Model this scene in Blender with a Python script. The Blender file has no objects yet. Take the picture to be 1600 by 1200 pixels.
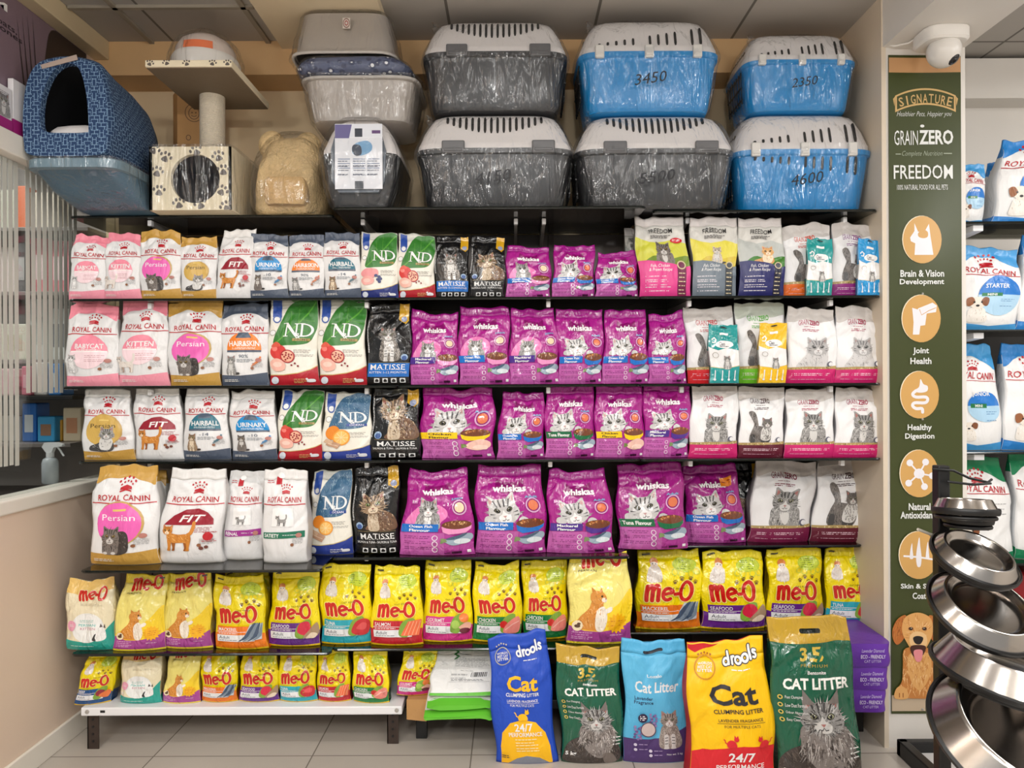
import bpy, bmesh, math, random
import numpy as np
from mathutils import Vector, noise, geometry

SC = bpy.context.scene
COL = SC.collection
F = 1163.0            # focal length in pixels of a 1600 x 1200 frame
CY = -2.86            # camera y; D (distance from the camera plane) = y - CY
CZ = 1.40             # camera height
ROLL = 0.0047

# ------------------------------------------------------------------ camera
cam = bpy.data.cameras.new('camera')
cam.sensor_fit = 'HORIZONTAL'
cam.sensor_width = 36.0
cam.lens = 36.0 * F / 1600.0
cam.clip_start = 0.05
cam_o = bpy.data.objects.new('camera', cam)
cam_o.location = (0, CY, CZ)
cam_o.rotation_euler = (math.pi / 2, ROLL, 0)
COL.objects.link(cam_o)
SC.camera = cam_o

# ------------------------------------------------------------------ view + world
SC.view_settings.view_transform = 'Standard'
SC.view_settings.look = 'None'
SC.view_settings.gamma = 1.0
SC.view_settings.use_curve_mapping = False
SC.view_settings.exposure = -0.06
world = bpy.data.worlds.new('world')
SC.world = world
world.use_nodes = True
wn = world.node_tree.nodes
wn['Background'].inputs[0].default_value = (1.0, 0.98, 0.955, 1)
wn['Background'].inputs[1].default_value = 0.50

# ------------------------------------------------------------------ ceiling lamps of the shop (behind the frame's upper edge), plus added fill lights
def ceiling_lamp(x, y, sx, sy, power, col=(1.0, 0.98, 0.95)):
    l = bpy.data.lights.new('ceiling_panel_light', 'AREA')
    l.shape = 'RECTANGLE'
    l.size = sx; l.size_y = sy
    l.energy = power
    l.color = col
    o = bpy.data.objects.new('ceiling_panel_light', l)
    o.location = (x, y, 2.80)
    COL.objects.link(o)
for lx in (-1.5, 0.0, 1.5):
    ceiling_lamp(lx, -1.55, 0.60, 0.14, 11)
    ceiling_lamp(lx, -2.9, 0.60, 0.22, 20)
    ceiling_lamp(lx, -4.6, 0.60, 0.40, 30)
    fill_lamp = bpy.data.lights.new('added_fill_light', 'POINT'); fill_lamp.energy = 40; fill_lamp.shadow_soft_size = 0.09; fill_lamp.color = (1.0, 0.98, 0.95)  # added point fills that brighten the goods near the ceiling
    bo = bpy.data.objects.new('added_fill_light', fill_lamp); bo.location = (lx * 0.9, -3.5, 2.45); COL.objects.link(bo)
ceiling_lamp(2.9, -0.9, 0.5, 0.5, 24)
fill_lamp = bpy.data.lights.new('added_fill_light', 'POINT'); fill_lamp.energy = 22; fill_lamp.shadow_soft_size = 0.09; fill_lamp.color = (1.0, 0.98, 0.96)  # added point fill for the right bay and the ceiling above it
bo = bpy.data.objects.new('added_fill_light', fill_lamp); bo.location = (2.7, -1.7, 2.35); COL.objects.link(bo)
ceiling_lamp(-2.7, -0.2, 0.4, 0.4, 30)  # added lamp that brightens the adjoining room behind the glass

# ------------------------------------------------------------------ helpers
def Y(D): return D + CY
def P(px, py, D):
    """a point of the picture at distance D, as a world point"""
    a = px - 800.0; b = py - 600.0
    x = a - ROLL * b
    y = b + ROLL * a
    return Vector((x * D / F, D + CY, CZ - y * D / F))
def X(px, D, py=600): return P(px, py, D).x
def Z(py, D, px=800): return P(px, py, D).z

def s2l(c):
    c = c / 255.0
    return c / 12.92 if c <= 0.04045 else ((c + 0.055) / 1.055) ** 2.4
def lin(c): return (s2l(c[0]), s2l(c[1]), s2l(c[2]), 1.0)

def wloc(o):
    v = Vector((0, 0, 0))
    while o is not None:
        v = v + o.location
        o = o.parent
    return v

def mesh_obj(name, verts, faces, mats, parent=None, cols=None, smooth=True, mi=None, normals=None, uvs=None):
    me = bpy.data.meshes.new(name)
    off = wloc(parent) if parent else Vector((0, 0, 0))
    if len(verts):
        va = np.array(verts, dtype=np.float64).reshape(-1, 3) - np.array(off)
    else:
        va = np.zeros((0, 3))
    me.from_pydata(va.tolist(), [], faces)
    for m in (mats if isinstance(mats, (list, tuple)) else [mats]):
        me.materials.append(m)
    if mi is not None:
        me.polygons.foreach_set('material_index', mi)
    if cols is not None:
        at = me.color_attributes.new('Col', 'FLOAT_COLOR', 'CORNER')
        cnt = np.array([len(f) for f in faces])
        ca = np.repeat(np.array(cols, dtype=np.float32), cnt, axis=0)
        at.data.foreach_set('color', ca.ravel())
    if uvs is not None:
        ul = me.uv_layers.new(name='UVMap')
        li = np.zeros(len(me.loops), dtype=np.int32)
        me.loops.foreach_get('vertex_index', li)
        ul.data.foreach_set('uv', np.array(uvs, dtype=np.float32)[li].ravel())
    me.polygons.foreach_set('use_smooth', [smooth] * len(me.polygons))
    me.update()
    if normals is not None:
        me.normals_split_custom_set_from_vertices([tuple(n) for n in normals])
    o = bpy.data.objects.new(name, me)
    COL.objects.link(o)
    if parent: o.parent = parent
    return o

def thing(name, label, cat, loc, group=None):
    o = bpy.data.objects.new(name, None)
    o.empty_display_size = 0.05
    o.location = loc
    COL.objects.link(o)
    o['label'] = label; o['category'] = cat
    if group: o['group'] = group
    return o
def tag(o, label, cat, group=None):
    o['label'] = label; o['category'] = cat
    if group: o['group'] = group
    return o
def struct(o):
    o['kind'] = 'structure'
    return o

class MB:
    """collects shapes into one mesh"""
    def __init__(s): s.v = []; s.f = []; s.c = []; s.m = []; s.cur = (1, 1, 1, 1); s.mat = 0
    def add(s, vs, fs):
        n = len(s.v)
        s.v += [tuple(p) for p in vs]
        for f in fs:
            s.f.append(tuple(i + n for i in f)); s.c.append(s.cur); s.m.append(s.mat)
    def col(s, c): s.cur = lin(c); return s
    def hexa(s, p):
        s.add(p, [(0, 3, 2, 1), (4, 5, 6, 7), (0, 1, 5, 4), (1, 2, 6, 5), (2, 3, 7, 6), (3, 0, 4, 7)])
    def box(s, x0, x1, y0, y1, z0, z1, b=0.0, seg=2):
        if b <= 0:
            s.hexa([(x0, y0, z0), (x1, y0, z0), (x1, y1, z0), (x0, y1, z0), (x0, y0, z1), (x1, y0, z1), (x1, y1, z1), (x0, y1, z1)])
            return
        bm = bmesh.new()
        bmesh.ops.create_cube(bm, size=1)
        for v in bm.verts:
            v.co = Vector(((x0 + x1) / 2 + v.co.x * (x1 - x0), (y0 + y1) / 2 + v.co.y * (y1 - y0), (z0 + z1) / 2 + v.co.z * (z1 - z0)))
        b = min(b, 0.49 * min(x1 - x0, y1 - y0, z1 - z0))
        bmesh.ops.bevel(bm, geom=bm.edges[:] , offset=b, segments=seg, affect='EDGES', profile=0.5)
        bm.verts.index_update()
        s.add([v.co[:] for v in bm.verts], [[v.index for v in f.verts] for f in bm.faces])
        bm.free()
    def tube(s, pts, r, n=8, cap=True):
        pts = [Vector(p) for p in pts]
        rs = r if isinstance(r, (list, tuple)) else [r] * len(pts)
        vs = []; fs = []
        up = Vector((0, 0, 1))
        for i, p in enumerate(pts):
            t = (pts[min(i + 1, len(pts) - 1)] - pts[max(i - 1, 0)]).normalized()
            a = t.cross(up)
            if a.length < 1e-3: a = t.cross(Vector((1, 0, 0)))
            a.normalize(); b = t.cross(a).normalized()
            for k in range(n):
                g = 2 * math.pi * k / n
                vs.append(p + (a * math.cos(g) + b * math.sin(g)) * rs[i])
        for i in range(len(pts) - 1):
            for k in range(n):
                fs.append((i * n + k, i * n + (k + 1) % n, (i + 1) * n + (k + 1) % n, (i + 1) * n + k))
        if cap:
            fs.append(tuple(range(n))[::-1]); fs.append(tuple((len(pts) - 1) * n + k for k in range(n)))
        s.add(vs, fs)
    def lathe(s, prof, c, n=40, ax=None):
        """profile of (radius, height) turned about the axis through c"""
        ax = Vector(ax).normalized() if ax else Vector((0, 0, 1))
        a = ax.orthogonal().normalized(); b = ax.cross(a)
        c = Vector(c); vs = []; fs = []
        for (r, h) in prof:
            for k in range(n):
                g = 2 * math.pi * k / n
                vs.append(c + ax * h + (a * math.cos(g) + b * math.sin(g)) * r)
        for i in range(len(prof) - 1):
            for k in range(n):
                fs.append((i * n + k, i * n + (k + 1) % n, (i + 1) * n + (k + 1) % n, (i + 1) * n + k))
        s.add(vs, fs)
    def rings(s, rings, cap0=True, cap1=True):
        n = len(rings[0]); vs = [p for r in rings for p in r]; fs = []
        for i in range(len(rings) - 1):
            for k in range(n):
                fs.append((i * n + k, i * n + (k + 1) % n, (i + 1) * n + (k + 1) % n, (i + 1) * n + k))
        if cap0: fs.append(tuple(range(n))[::-1])
        if cap1: fs.append(tuple((len(rings) - 1) * n + k for k in range(n)))
        s.add(vs, fs)
    def ball(s, c, r, sc=(1, 1, 1), n=16):
        prof = [(math.sin(math.pi * i / n) * r, -math.cos(math.pi * i / n) * r) for i in range(n + 1)]
        k0 = len(s.v)
        s.lathe([(max(a, 1e-5), b) for a, b in prof], (0, 0, 0), n=2 * n)
        for i in range(k0, len(s.v)):
            p = s.v[i]; s.v[i] = (c[0] + p[0] * sc[0], c[1] + p[1] * sc[1], c[2] + p[2] * sc[2])
    def prism(s, pts2, fn, t0, t1):
        """2-D outline given thickness; fn(x, z, t) makes the point"""
        n = len(pts2)
        tri = geometry.tessellate_polygon([[Vector((p[0], p[1], 0)) for p in pts2]])
        vs = [fn(p[0], p[1], t0) for p in pts2] + [fn(p[0], p[1], t1) for p in pts2]
        fs = [tuple(t) for t in tri] + [tuple(i + n for i in t[::-1]) for t in tri]
        fs += [(i, (i + 1) % n, n + (i + 1) % n, n + i) for i in range(n)]
        s.add(vs, fs)
    def build(s, name, mat, parent=None, smooth=False, cols=False):
        o = mesh_obj(name, s.v, s.f, mat, parent, cols=s.c if cols else None, smooth=False, mi=s.m if isinstance(mat, (list, tuple)) else None)
        bm = bmesh.new(); bm.from_mesh(o.data)
        bmesh.ops.recalc_face_normals(bm, faces=bm.faces[:])
        bm.to_mesh(o.data); bm.free()
        if smooth:
            o.data.polygons.foreach_set('use_smooth', [True] * len(o.data.polygons))
            try: o.data.set_sharp_from_angle(angle=math.radians(smooth if smooth is not True else 50))
            except Exception: pass
        return o

def ring(cx, cy, z, hw, hd, ex=5.0, n=48):
    out = []
    for k in range(n):
        g = 2 * math.pi * (k + 0.5) / n
        c, s_ = math.cos(g), math.sin(g)
        out.append((cx + hw * math.copysign(abs(c) ** (2 / ex), c), cy + hd * math.copysign(abs(s_) ** (2 / ex), s_), z))
    return out

# ------------------------------------------------------------------ materials
MATS = {}
def base_mat(name):
    m = bpy.data.materials.new(name); m.use_nodes = True
    nt = m.node_tree
    return m, nt, nt.nodes['Principled BSDF']
def add_bump(nt, b, scale, strength, dist=0.004, detail=3.0, stretch=None, kind='noise', rough=0.55):
    tc = nt.nodes.new('ShaderNodeTexCoord')
    src = tc.outputs['Object']
    if stretch:
        mp = nt.nodes.new('ShaderNodeMapping'); mp.inputs['Scale'].default_value = stretch
        nt.links.new(src, mp.inputs[0]); src = mp.outputs[0]
    if kind == 'voronoi':
        t = nt.nodes.new('ShaderNodeTexVoronoi'); t.feature = 'F1'; t.inputs['Scale'].default_value = scale
        nt.links.new(src, t.inputs['Vector']); h = t.outputs['Distance']
    else:
        t = nt.nodes.new('ShaderNodeTexNoise'); t.inputs['Scale'].default_value = scale
        t.inputs['Detail'].default_value = detail; t.inputs['Roughness'].default_value = rough
        if 'Distortion' in t.inputs: t.inputs['Distortion'].default_value = 0.6
        nt.links.new(src, t.inputs['Vector']); h = t.outputs[0]
    if kind == 'crumple':                                     # flat facets between sharp folds
        v1 = nt.nodes.new('ShaderNodeTexVoronoi'); v1.feature = 'F1'; v1.inputs['Scale'].default_value = scale * 0.55
        mxv = nt.nodes.new('ShaderNodeMixRGB'); mxv.inputs[0].default_value = 0.12
        nt.links.new(src, mxv.inputs[1]); nt.links.new(t.outputs['Color'], mxv.inputs[2]); nt.links.new(mxv.outputs[0], v1.inputs['Vector'])
        ad = nt.nodes.new('ShaderNodeMath'); ad.operation = 'MULTIPLY_ADD'; ad.inputs[1].default_value = 1.1
        nt.links.new(v1.outputs['Distance'], ad.inputs[0]); nt.links.new(h, ad.inputs[2]); h = ad.outputs[0]
    bp = nt.nodes.new('ShaderNodeBump'); bp.inputs['Strength'].default_value = strength; bp.inputs['Distance'].default_value = dist
    nt.links.new(h, bp.inputs['Height'])
    nt.links.new(bp.outputs[0], b.inputs['Normal'])
    return bp
def solid(name, rgb, rough=0.5, metal=0.0, bump=None, var=0.06, vscale=14.0, coat=0.0, spec=0.5):
    if name in MATS: return MATS[name]
    m, nt, b = base_mat(name)
    b.inputs['Roughness'].default_value = rough; b.inputs['Metallic'].default_value = metal
    b.inputs['Specular IOR Level'].default_value = spec
    if coat: b.inputs['Coat Weight'].default_value = coat; b.inputs['Coat Roughness'].default_value = 0.12
    tc = nt.nodes.new('ShaderNodeTexCoord'); n = nt.nodes.new('ShaderNodeTexNoise')
    n.inputs['Scale'].default_value = vscale; n.inputs['Detail'].default_value = 4
    nt.links.new(tc.outputs['Object'], n.inputs['Vector'])
    r = nt.nodes.new('ShaderNodeMixRGB'); c = lin(rgb)
    r.inputs[1].default_value = tuple(max(0, k * (1 - var)) for k in c[:3]) + (1,)
    r.inputs[2].default_value = tuple(min(1, k * (1 + var)) for k in c[:3]) + (1,)
    nt.links.new(n.outputs[0], r.inputs[0]); nt.links.new(r.outputs[0], b.inputs['Base Color'])
    if bump: add_bump(nt, b, *bump)
    MATS[name] = m
    return m
def printed(name, rough, bscale, bstr, coat=0.0, stretch=(1, 1, 0.45), spec=0.5, kind='crumple'):
    if name in MATS: return MATS[name]
    m, nt, b = base_mat(name)
    at = nt.nodes.new('ShaderNodeAttribute'); at.attribute_name = 'Col'
    nt.links.new(at.outputs['Color'], b.inputs['Base Color'])
    b.inputs['Roughness'].default_value = rough
    b.inputs['Specular IOR Level'].default_value = spec
    if coat: b.inputs['Coat Weight'].default_value = coat; b.inputs['Coat Roughness'].default_value = 0.08
    add_bump(nt, b, bscale, bstr, 0.009, 3.0, stretch, kind)
    MATS[name] = m
    return m
GLOSS = printed('printed_glossy_film', 0.20, 22, 1.0, 0.45)
SATIN = printed('printed_satin_film', 0.36, 17, 0.60)
MATTE = printed('printed_woven_sack', 0.46, 20, 0.5)
FLATP = printed('printed_board', 0.45, 60, 0.03, kind='noise')

def both_sides(nt, fr, ior=1.47):
    """a thin sheet mirrors alike from either side"""
    ge = nt.nodes.new('ShaderNodeNewGeometry'); ma = nt.nodes.new('ShaderNodeMath'); ma.operation = 'MULTIPLY_ADD'
    ma.inputs[1].default_value = 1 / ior - ior; ma.inputs[2].default_value = ior
    nt.links.new(ge.outputs['Backfacing'], ma.inputs[0]); nt.links.new(ma.outputs[0], fr.inputs['IOR'])
def film_mat(name='clear_wrap_film', tint=(0.97, 0.975, 0.98), scale=9, strength=1.0, stretch=(2.0, 2.0, 0.30), haze=0.012):
    m = bpy.data.materials.new(name); m.use_nodes = True
    nt = m.node_tree; nt.nodes.clear()
    out = nt.nodes.new('ShaderNodeOutputMaterial')
    tr = nt.nodes.new('ShaderNodeBsdfTransparent'); tr.inputs[0].default_value = tint + (1,)
    gl = nt.nodes.new('ShaderNodeBsdfGlossy'); gl.inputs['Roughness'].default_value = 0.13
    df = nt.nodes.new('ShaderNodeBsdfDiffuse'); df.inputs[0].default_value = (0.8, 0.8, 0.8, 1)
    fr = nt.nodes.new('ShaderNodeFresnel'); fr.inputs[0].default_value = 1.45
    mul = nt.nodes.new('ShaderNodeMath'); mul.operation = 'MULTIPLY_ADD'; mul.inputs[1].default_value = 1.15; mul.inputs[2].default_value = 0.012
    mx = nt.nodes.new('ShaderNodeMixShader'); mx2 = nt.nodes.new('ShaderNodeMixShader'); mx2.inputs[0].default_value = haze
    add = add_bump(nt, gl, scale, strength, 0.045, 3.0, stretch)
    nt.links.new(add.outputs[0], fr.inputs['Normal']); both_sides(nt, fr)
    nt.links.new(fr.outputs[0], mul.inputs[0]); mn = nt.nodes.new('ShaderNodeMath'); mn.operation = 'MINIMUM'; mn.inputs[1].default_value = 0.38
    nt.links.new(mul.outputs[0], mn.inputs[0]); nt.links.new(mn.outputs[0], mx.inputs[0])
    nt.links.new(tr.outputs[0], mx2.inputs[1]); nt.links.new(df.outputs[0], mx2.inputs[2])
    nt.links.new(mx2.outputs[0], mx.inputs[1]); nt.links.new(gl.outputs[0], mx.inputs[2])
    nt.links.new(mx.outputs[0], out.inputs[0])
    return m
FILM = film_mat()

def glass_mat(name, tint, refl=0.06, rough=0.02):
    m = bpy.data.materials.new(name); m.use_nodes = True
    nt = m.node_tree; nt.nodes.clear()
    out = nt.nodes.new('ShaderNodeOutputMaterial')
    tr = nt.nodes.new('ShaderNodeBsdfTransparent'); tr.inputs[0].default_value = tint + (1,)
    gl = nt.nodes.new('ShaderNodeBsdfGlossy'); gl.inputs['Roughness'].default_value = rough
    fr = nt.nodes.new('ShaderNodeFresnel'); fr.inputs[0].default_value = 1.5; both_sides(nt, fr)
    mul = nt.nodes.new('ShaderNodeMath'); mul.operation = 'ADD'; mul.inputs[1].default_value = refl
    n = nt.nodes.new('ShaderNodeTexNoise'); n.inputs['Scale'].default_value = 3
    mx = nt.nodes.new('ShaderNodeMixShader')
    nt.links.new(fr.outputs[0], mul.inputs[0]); nt.links.new(mul.outputs[0], mx.inputs[0])
    nt.links.new(tr.outputs[0], mx.inputs[1]); nt.links.new(gl.outputs[0], mx.inputs[2])
    nt.links.new(mx.outputs[0], out.inputs[0])
    return m

def tile_mat(name, c1, c2, mortar, sx, sy, rough, msize=0.003, off=(0, 0, 0), bump=0.1):
    m, nt, b = base_mat(name)
    tc = nt.nodes.new('ShaderNodeTexCoord'); mp = nt.nodes.new('ShaderNodeMapping')
    mp.inputs['Location'].default_value = off
    br = nt.nodes.new('ShaderNodeTexBrick')
    br.offset = 0.0; br.squash = 1.0
    br.inputs['Scale'].default_value = 1.0
    br.inputs['Brick Width'].default_value = sx; br.inputs['Row Height'].default_value = sy
    br.inputs['Mortar Size'].default_value = msize
    br.inputs['Color1'].default_value = lin(c1); br.inputs['Color2'].default_value = lin(c2); br.inputs['Mortar'].default_value = lin(mortar)
    nz = nt.nodes.new('ShaderNodeTexNoise'); nz.inputs['Scale'].default_value = 2.2; nz.inputs['Detail'].default_value = 6
    mx = nt.nodes.new('ShaderNodeMixRGB'); mx.blend_type = 'MULTIPLY'; mx.inputs[0].default_value = 0.16
    nt.links.new(tc.outputs['Object'], mp.inputs[0]); nt.links.new(mp.outputs[0], br.inputs['Vector'])
    nt.links.new(tc.outputs['Object'], nz.inputs['Vector'])
    nt.links.new(br.outputs['Color'], mx.inputs[1]); nt.links.new(nz.outputs[0], mx.inputs[2])
    nt.links.new(mx.outputs[0], b.inputs['Base Color'])
    b.inputs['Roughness'].default_value = rough
    return m

WALL_CREAM = solid('cream_wall_paint', (226, 204, 184), 0.55, bump=(90, 0.05), var=0.02, vscale=3)
WHITE_PAINT = solid('white_paint', (226, 221, 214), 0.5, bump=(80, 0.05), var=0.02, vscale=4)
TRIM_WHITE = solid('white_trim_gloss', (232, 226, 214), 0.35, var=0.02)
PANEL_SHADED = solid('shade_brown_back_panel', (84, 70, 60), 0.35, var=0.15, vscale=5)
TAN = solid('tan_veneer', (214, 174, 124), 0.5, var=0.08, vscale=8)
WHITE_METAL = solid('white_powder_coat', (236, 236, 238), 0.35, var=0.02)
GREY_METAL = solid('dull_bracket_metal', (176, 172, 166), 0.4, metal=0.3, var=0.06)
DARK_METAL = solid('dark_brown_slotted_steel', (66, 54, 48), 0.45, metal=0.35, var=0.2, vscale=40)
BLACK = solid('black_plastic', (18, 18, 19), 0.4, var=0.1)
STEEL = solid('polished_steel', (188, 182, 176), 0.19, metal=1.0, var=0.05, vscale=8, bump=(9, 0.10))
CARD = solid('brown_cardboard', (188, 142, 88), 0.7, var=0.08, vscale=20, bump=(120, 0.1))
SHELF_GLASS = glass_mat('smoked_shelf_glass', (0.42, 0.42, 0.36), 0.06)
EDGE = solid('dark_green_glass_edge', (14, 20, 18), 0.15, var=0.1)
CLEAR_GLASS = glass_mat('clear_partition_glass', (0.90, 0.92, 0.91), 0.03)

# ------------------------------------------------------------------ room shell
WX = -1.76                     # left wall plane
BACK = Y(3.38)
def setting():
    m = MB(); m.box(-3.6, 4.2, -6.0, 1.2, -0.06, 0.0)
    struct(m.build('floor', tile_mat('beige_floor_tile', (198, 189, 178), (192, 183, 172), (128, 120, 110), 0.6, 0.6, 0.16, 0.0025, (0.16, 0.05, 0))))
    m = MB(); m.box(-3.6, 4.2, -6.0, 1.2, 2.88, 2.94)
    struct(m.build('ceiling', tile_mat('grey_ceiling_tile', (186, 181, 174), (178, 173, 167), (112, 107, 100), 0.6, 0.6, 0.7, 0.006, (0.25, 0.22, 0))))
    m = MB(); m.box(WX - 0.08, 1.43, BACK, BACK + 0.06, 0, 2.88)
    struct(m.build('wall_back', solid('yellow_cream_wall_paint', (236, 212, 172), 0.55, bump=(90, 0.05), var=0.02, vscale=3)))
    m = MB(); m.box(WX - 0.03, 1.425, Y(3.20), BACK, 2.735, 2.88)
    struct(m.build('trim_1', TAN))                                   # veneered bulkhead at the back
    m = MB(); m.box(WX + 0.02, 1.42, Y(3.30), BACK, 0.02, 2.06)
    struct(m.build('trim_2', PANEL_SHADED))                            # panel behind the shelves, their shade put into its dark colour
    # left wall: low wall, sill, glass, rail, upper wall
    m = MB(); m.box(WX - 0.08, WX, -3.2, BACK, 0, 0.955)
    struct(m.build('wall_left', WALL_CREAM))
    m = MB(); m.box(WX - 0.10, WX + 0.015, -3.2, BACK, 0.955, 1.005, 0.006)
    struct(m.build('trim_3', TRIM_WHITE))
    m = MB(); m.box(WX - 0.08, WX + 0.012, -3.2, BACK, 2.215, 2.295, 0.005)
    struct(m.build('trim_4', TRIM_WHITE))
    m = MB(); m.box(WX - 0.08, WX - 0.03, -3.2, BACK, 2.295, 2.88)
    struct(m.build('wall_left_upper', WALL_CREAM))
    m = MB(); m.box(WX - 0.03, WX + 0.035, -3.2, Y(3.2), 2.80, 2.88, 0.004)
    struct(m.build('trim_5', solid('cream_trim', (214, 196, 160), 0.5, var=0.04)))
    m = MB(); m.box(WX, WX + 0.014, -3.2, BACK, 0, 0.085, 0.004)
    struct(m.build('baseboard_left', TRIM_WHITE))
    # glass with frosted stripes
    m = MB(); m.box(WX - 0.042, WX - 0.036, -3.2, BACK, 1.005, 2.215)
    w = struct(m.build('window_1', CLEAR_GLASS))
    rnd = random.Random(5)
    m = MB(); xs = WX - 0.034
    yp = lambda px: -xs * F / (800 - px) + CY                         # where the sight line of a picture column meets the glass
    px = -30.0
    while px < 122:
        if not 29 < px < 39:
            lo = 1.115 if px < 33 else (1.375 if px < 96 else 1.385)
            m.box(xs - 0.0006, xs, yp(px), yp(px + (6.3 if px < 80 else 5.2)), lo + rnd.uniform(-0.003, 0.003), 2.212)
        px += 8.9 if px < 80 else 7.6
    fr = m.build('frosted_stripes', solid('frosted_vinyl', (196, 197, 188), 0.6, var=0.02), w)
    # right side: partition, pillar, beam
    m = MB(); m.box(1.420, 1.437, Y(2.85), BACK, 0.0, 2.88)
    struct(m.build('wall_partition', solid('cream_laminate', (214, 200, 180), 0.45, var=0.03)))
    m = MB(); m.box(1.437, 1.742, Y(2.853), BACK, 0, 2.88)
    struct(m.build('wall_pillar', WHITE_PAINT))
    m = MB(); m.box(1.425, 1.742, -3.2, Y(2.853), 2.682, 2.88)
    struct(m.build('trim_6', WHITE_PAINT))                           # beam above the pillar
    m = MB(); m.box(1.742, 4.2, Y(3.48), Y(3.54), 0, 2.88)
    struct(m.build('wall_right_bay', WHITE_PAINT))
    m = MB(); m.box(1.742, 4.2, Y(3.36), Y(3.48), 2.68, 2.86)
    struct(m.build('trim_7', WHITE_PAINT))
    m = MB(); m.box(1.742, 4.2, Y(3.40), Y(3.48), 0, 1.98)
    struct(m.build('trim_8', solid('black_back_panel', (34, 32, 32), 0.45)))
    m = MB(); m.box(4.1, 4.2, -6.0, 1.2, 0, 2.88); struct(m.build('wall_right', WHITE_PAINT))
    # dropped ceiling box and grid frame
    m = MB(); m.box(-0.98, -0.50, -0.25, Y(3.2), 2.845, 2.88)
    struct(m.build('trim_9', solid('cream_ceiling_box', (222, 206, 176), 0.6, var=0.03)))
    m = MB()
    for x0 in (-1.55, -1.05): m.box(x0, x0 + 0.02, -0.4, Y(3.2), 2.868, 2.88)
    m.box(-1.72, -1.0, 0.03, 0.05, 2.868, 2.88)
    struct(m.build('trim_10', solid('grid_bar', (150, 142, 128), 0.5)))
    # adjoining room behind the glass
    m = MB(); m.box(-3.6, WX - 0.1, Y(3.75), Y(3.8), 0, 2.88); struct(m.build('wall_next_room', solid('grey_far_wall', (150, 144, 140), 0.6)))
    m = MB(); m.box(-3.6, WX - 0.1, -1.0, BACK, 0.90, 0.95); struct(m.build('trim_11', solid('dark_counter', (58, 54, 52), 0.2)))
setting()

# ------------------------------------------------------------------ printed artwork, as thin meshes that follow the surface they lie on
NU, NV = 25, 37
_text_cache = {}
def text_mesh(s, bold=0.0, shear=0.0, space=1.0):
    key = (s, bold, shear, space)
    if key in _text_cache: return _text_cache[key]
    cu = bpy.data.curves.new('txt', 'FONT')
    cu.body = s; cu.offset = bold; cu.shear = shear; cu.resolution_u = 2; cu.space_character = space
    cu.space_line = 0.85; cu.align_x = 'CENTER'
    ob = bpy.data.objects.new('txt', cu)
    me = bpy.data.meshes.new_from_object(ob)
    v = np.zeros(len(me.vertices) * 3); me.vertices.foreach_get('co', v)
    v = v.reshape(-1, 3)[:, :2]
    f = [tuple(p.vertices) for p in me.polygons]
    lo = v.min(0); hi = v.max(0)
    asp = (hi[0] - lo[0]) / max(hi[1] - lo[1], 1e-6)
    v = (v - lo) / np.maximum(hi - lo, 1e-6)
    bpy.data.objects.remove(ob); bpy.data.curves.remove(cu); bpy.data.meshes.remove(me)
    _text_cache[key] = (v, f, asp)
    return _text_cache[key]

def spline(pts, k=5):
    n = len(pts); out = []
    for i in range(n):
        p0, p1, p2, p3 = [np.array(pts[(i + j - 1) % n], float) for j in range(4)]
        for t in np.arange(k) / k:
            out.append(tuple(0.5 * (2 * p1 + (p2 - p0) * t + (2 * p0 - 5 * p1 + 4 * p2 - p3) * t * t + (3 * p1 - p0 - 3 * p2 + p3) * t ** 3)))
    return out
def inside(p, poly):
    x, y = p; r = False; n = len(poly)
    for i in range(n):
        x1, y1 = poly[i]; x2, y2 = poly[(i + 1) % n]
        if (y1 > y) != (y2 > y) and x < (x2 - x1) * (y - y1) / (y2 - y1) + x1: r = not r
    return r

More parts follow.
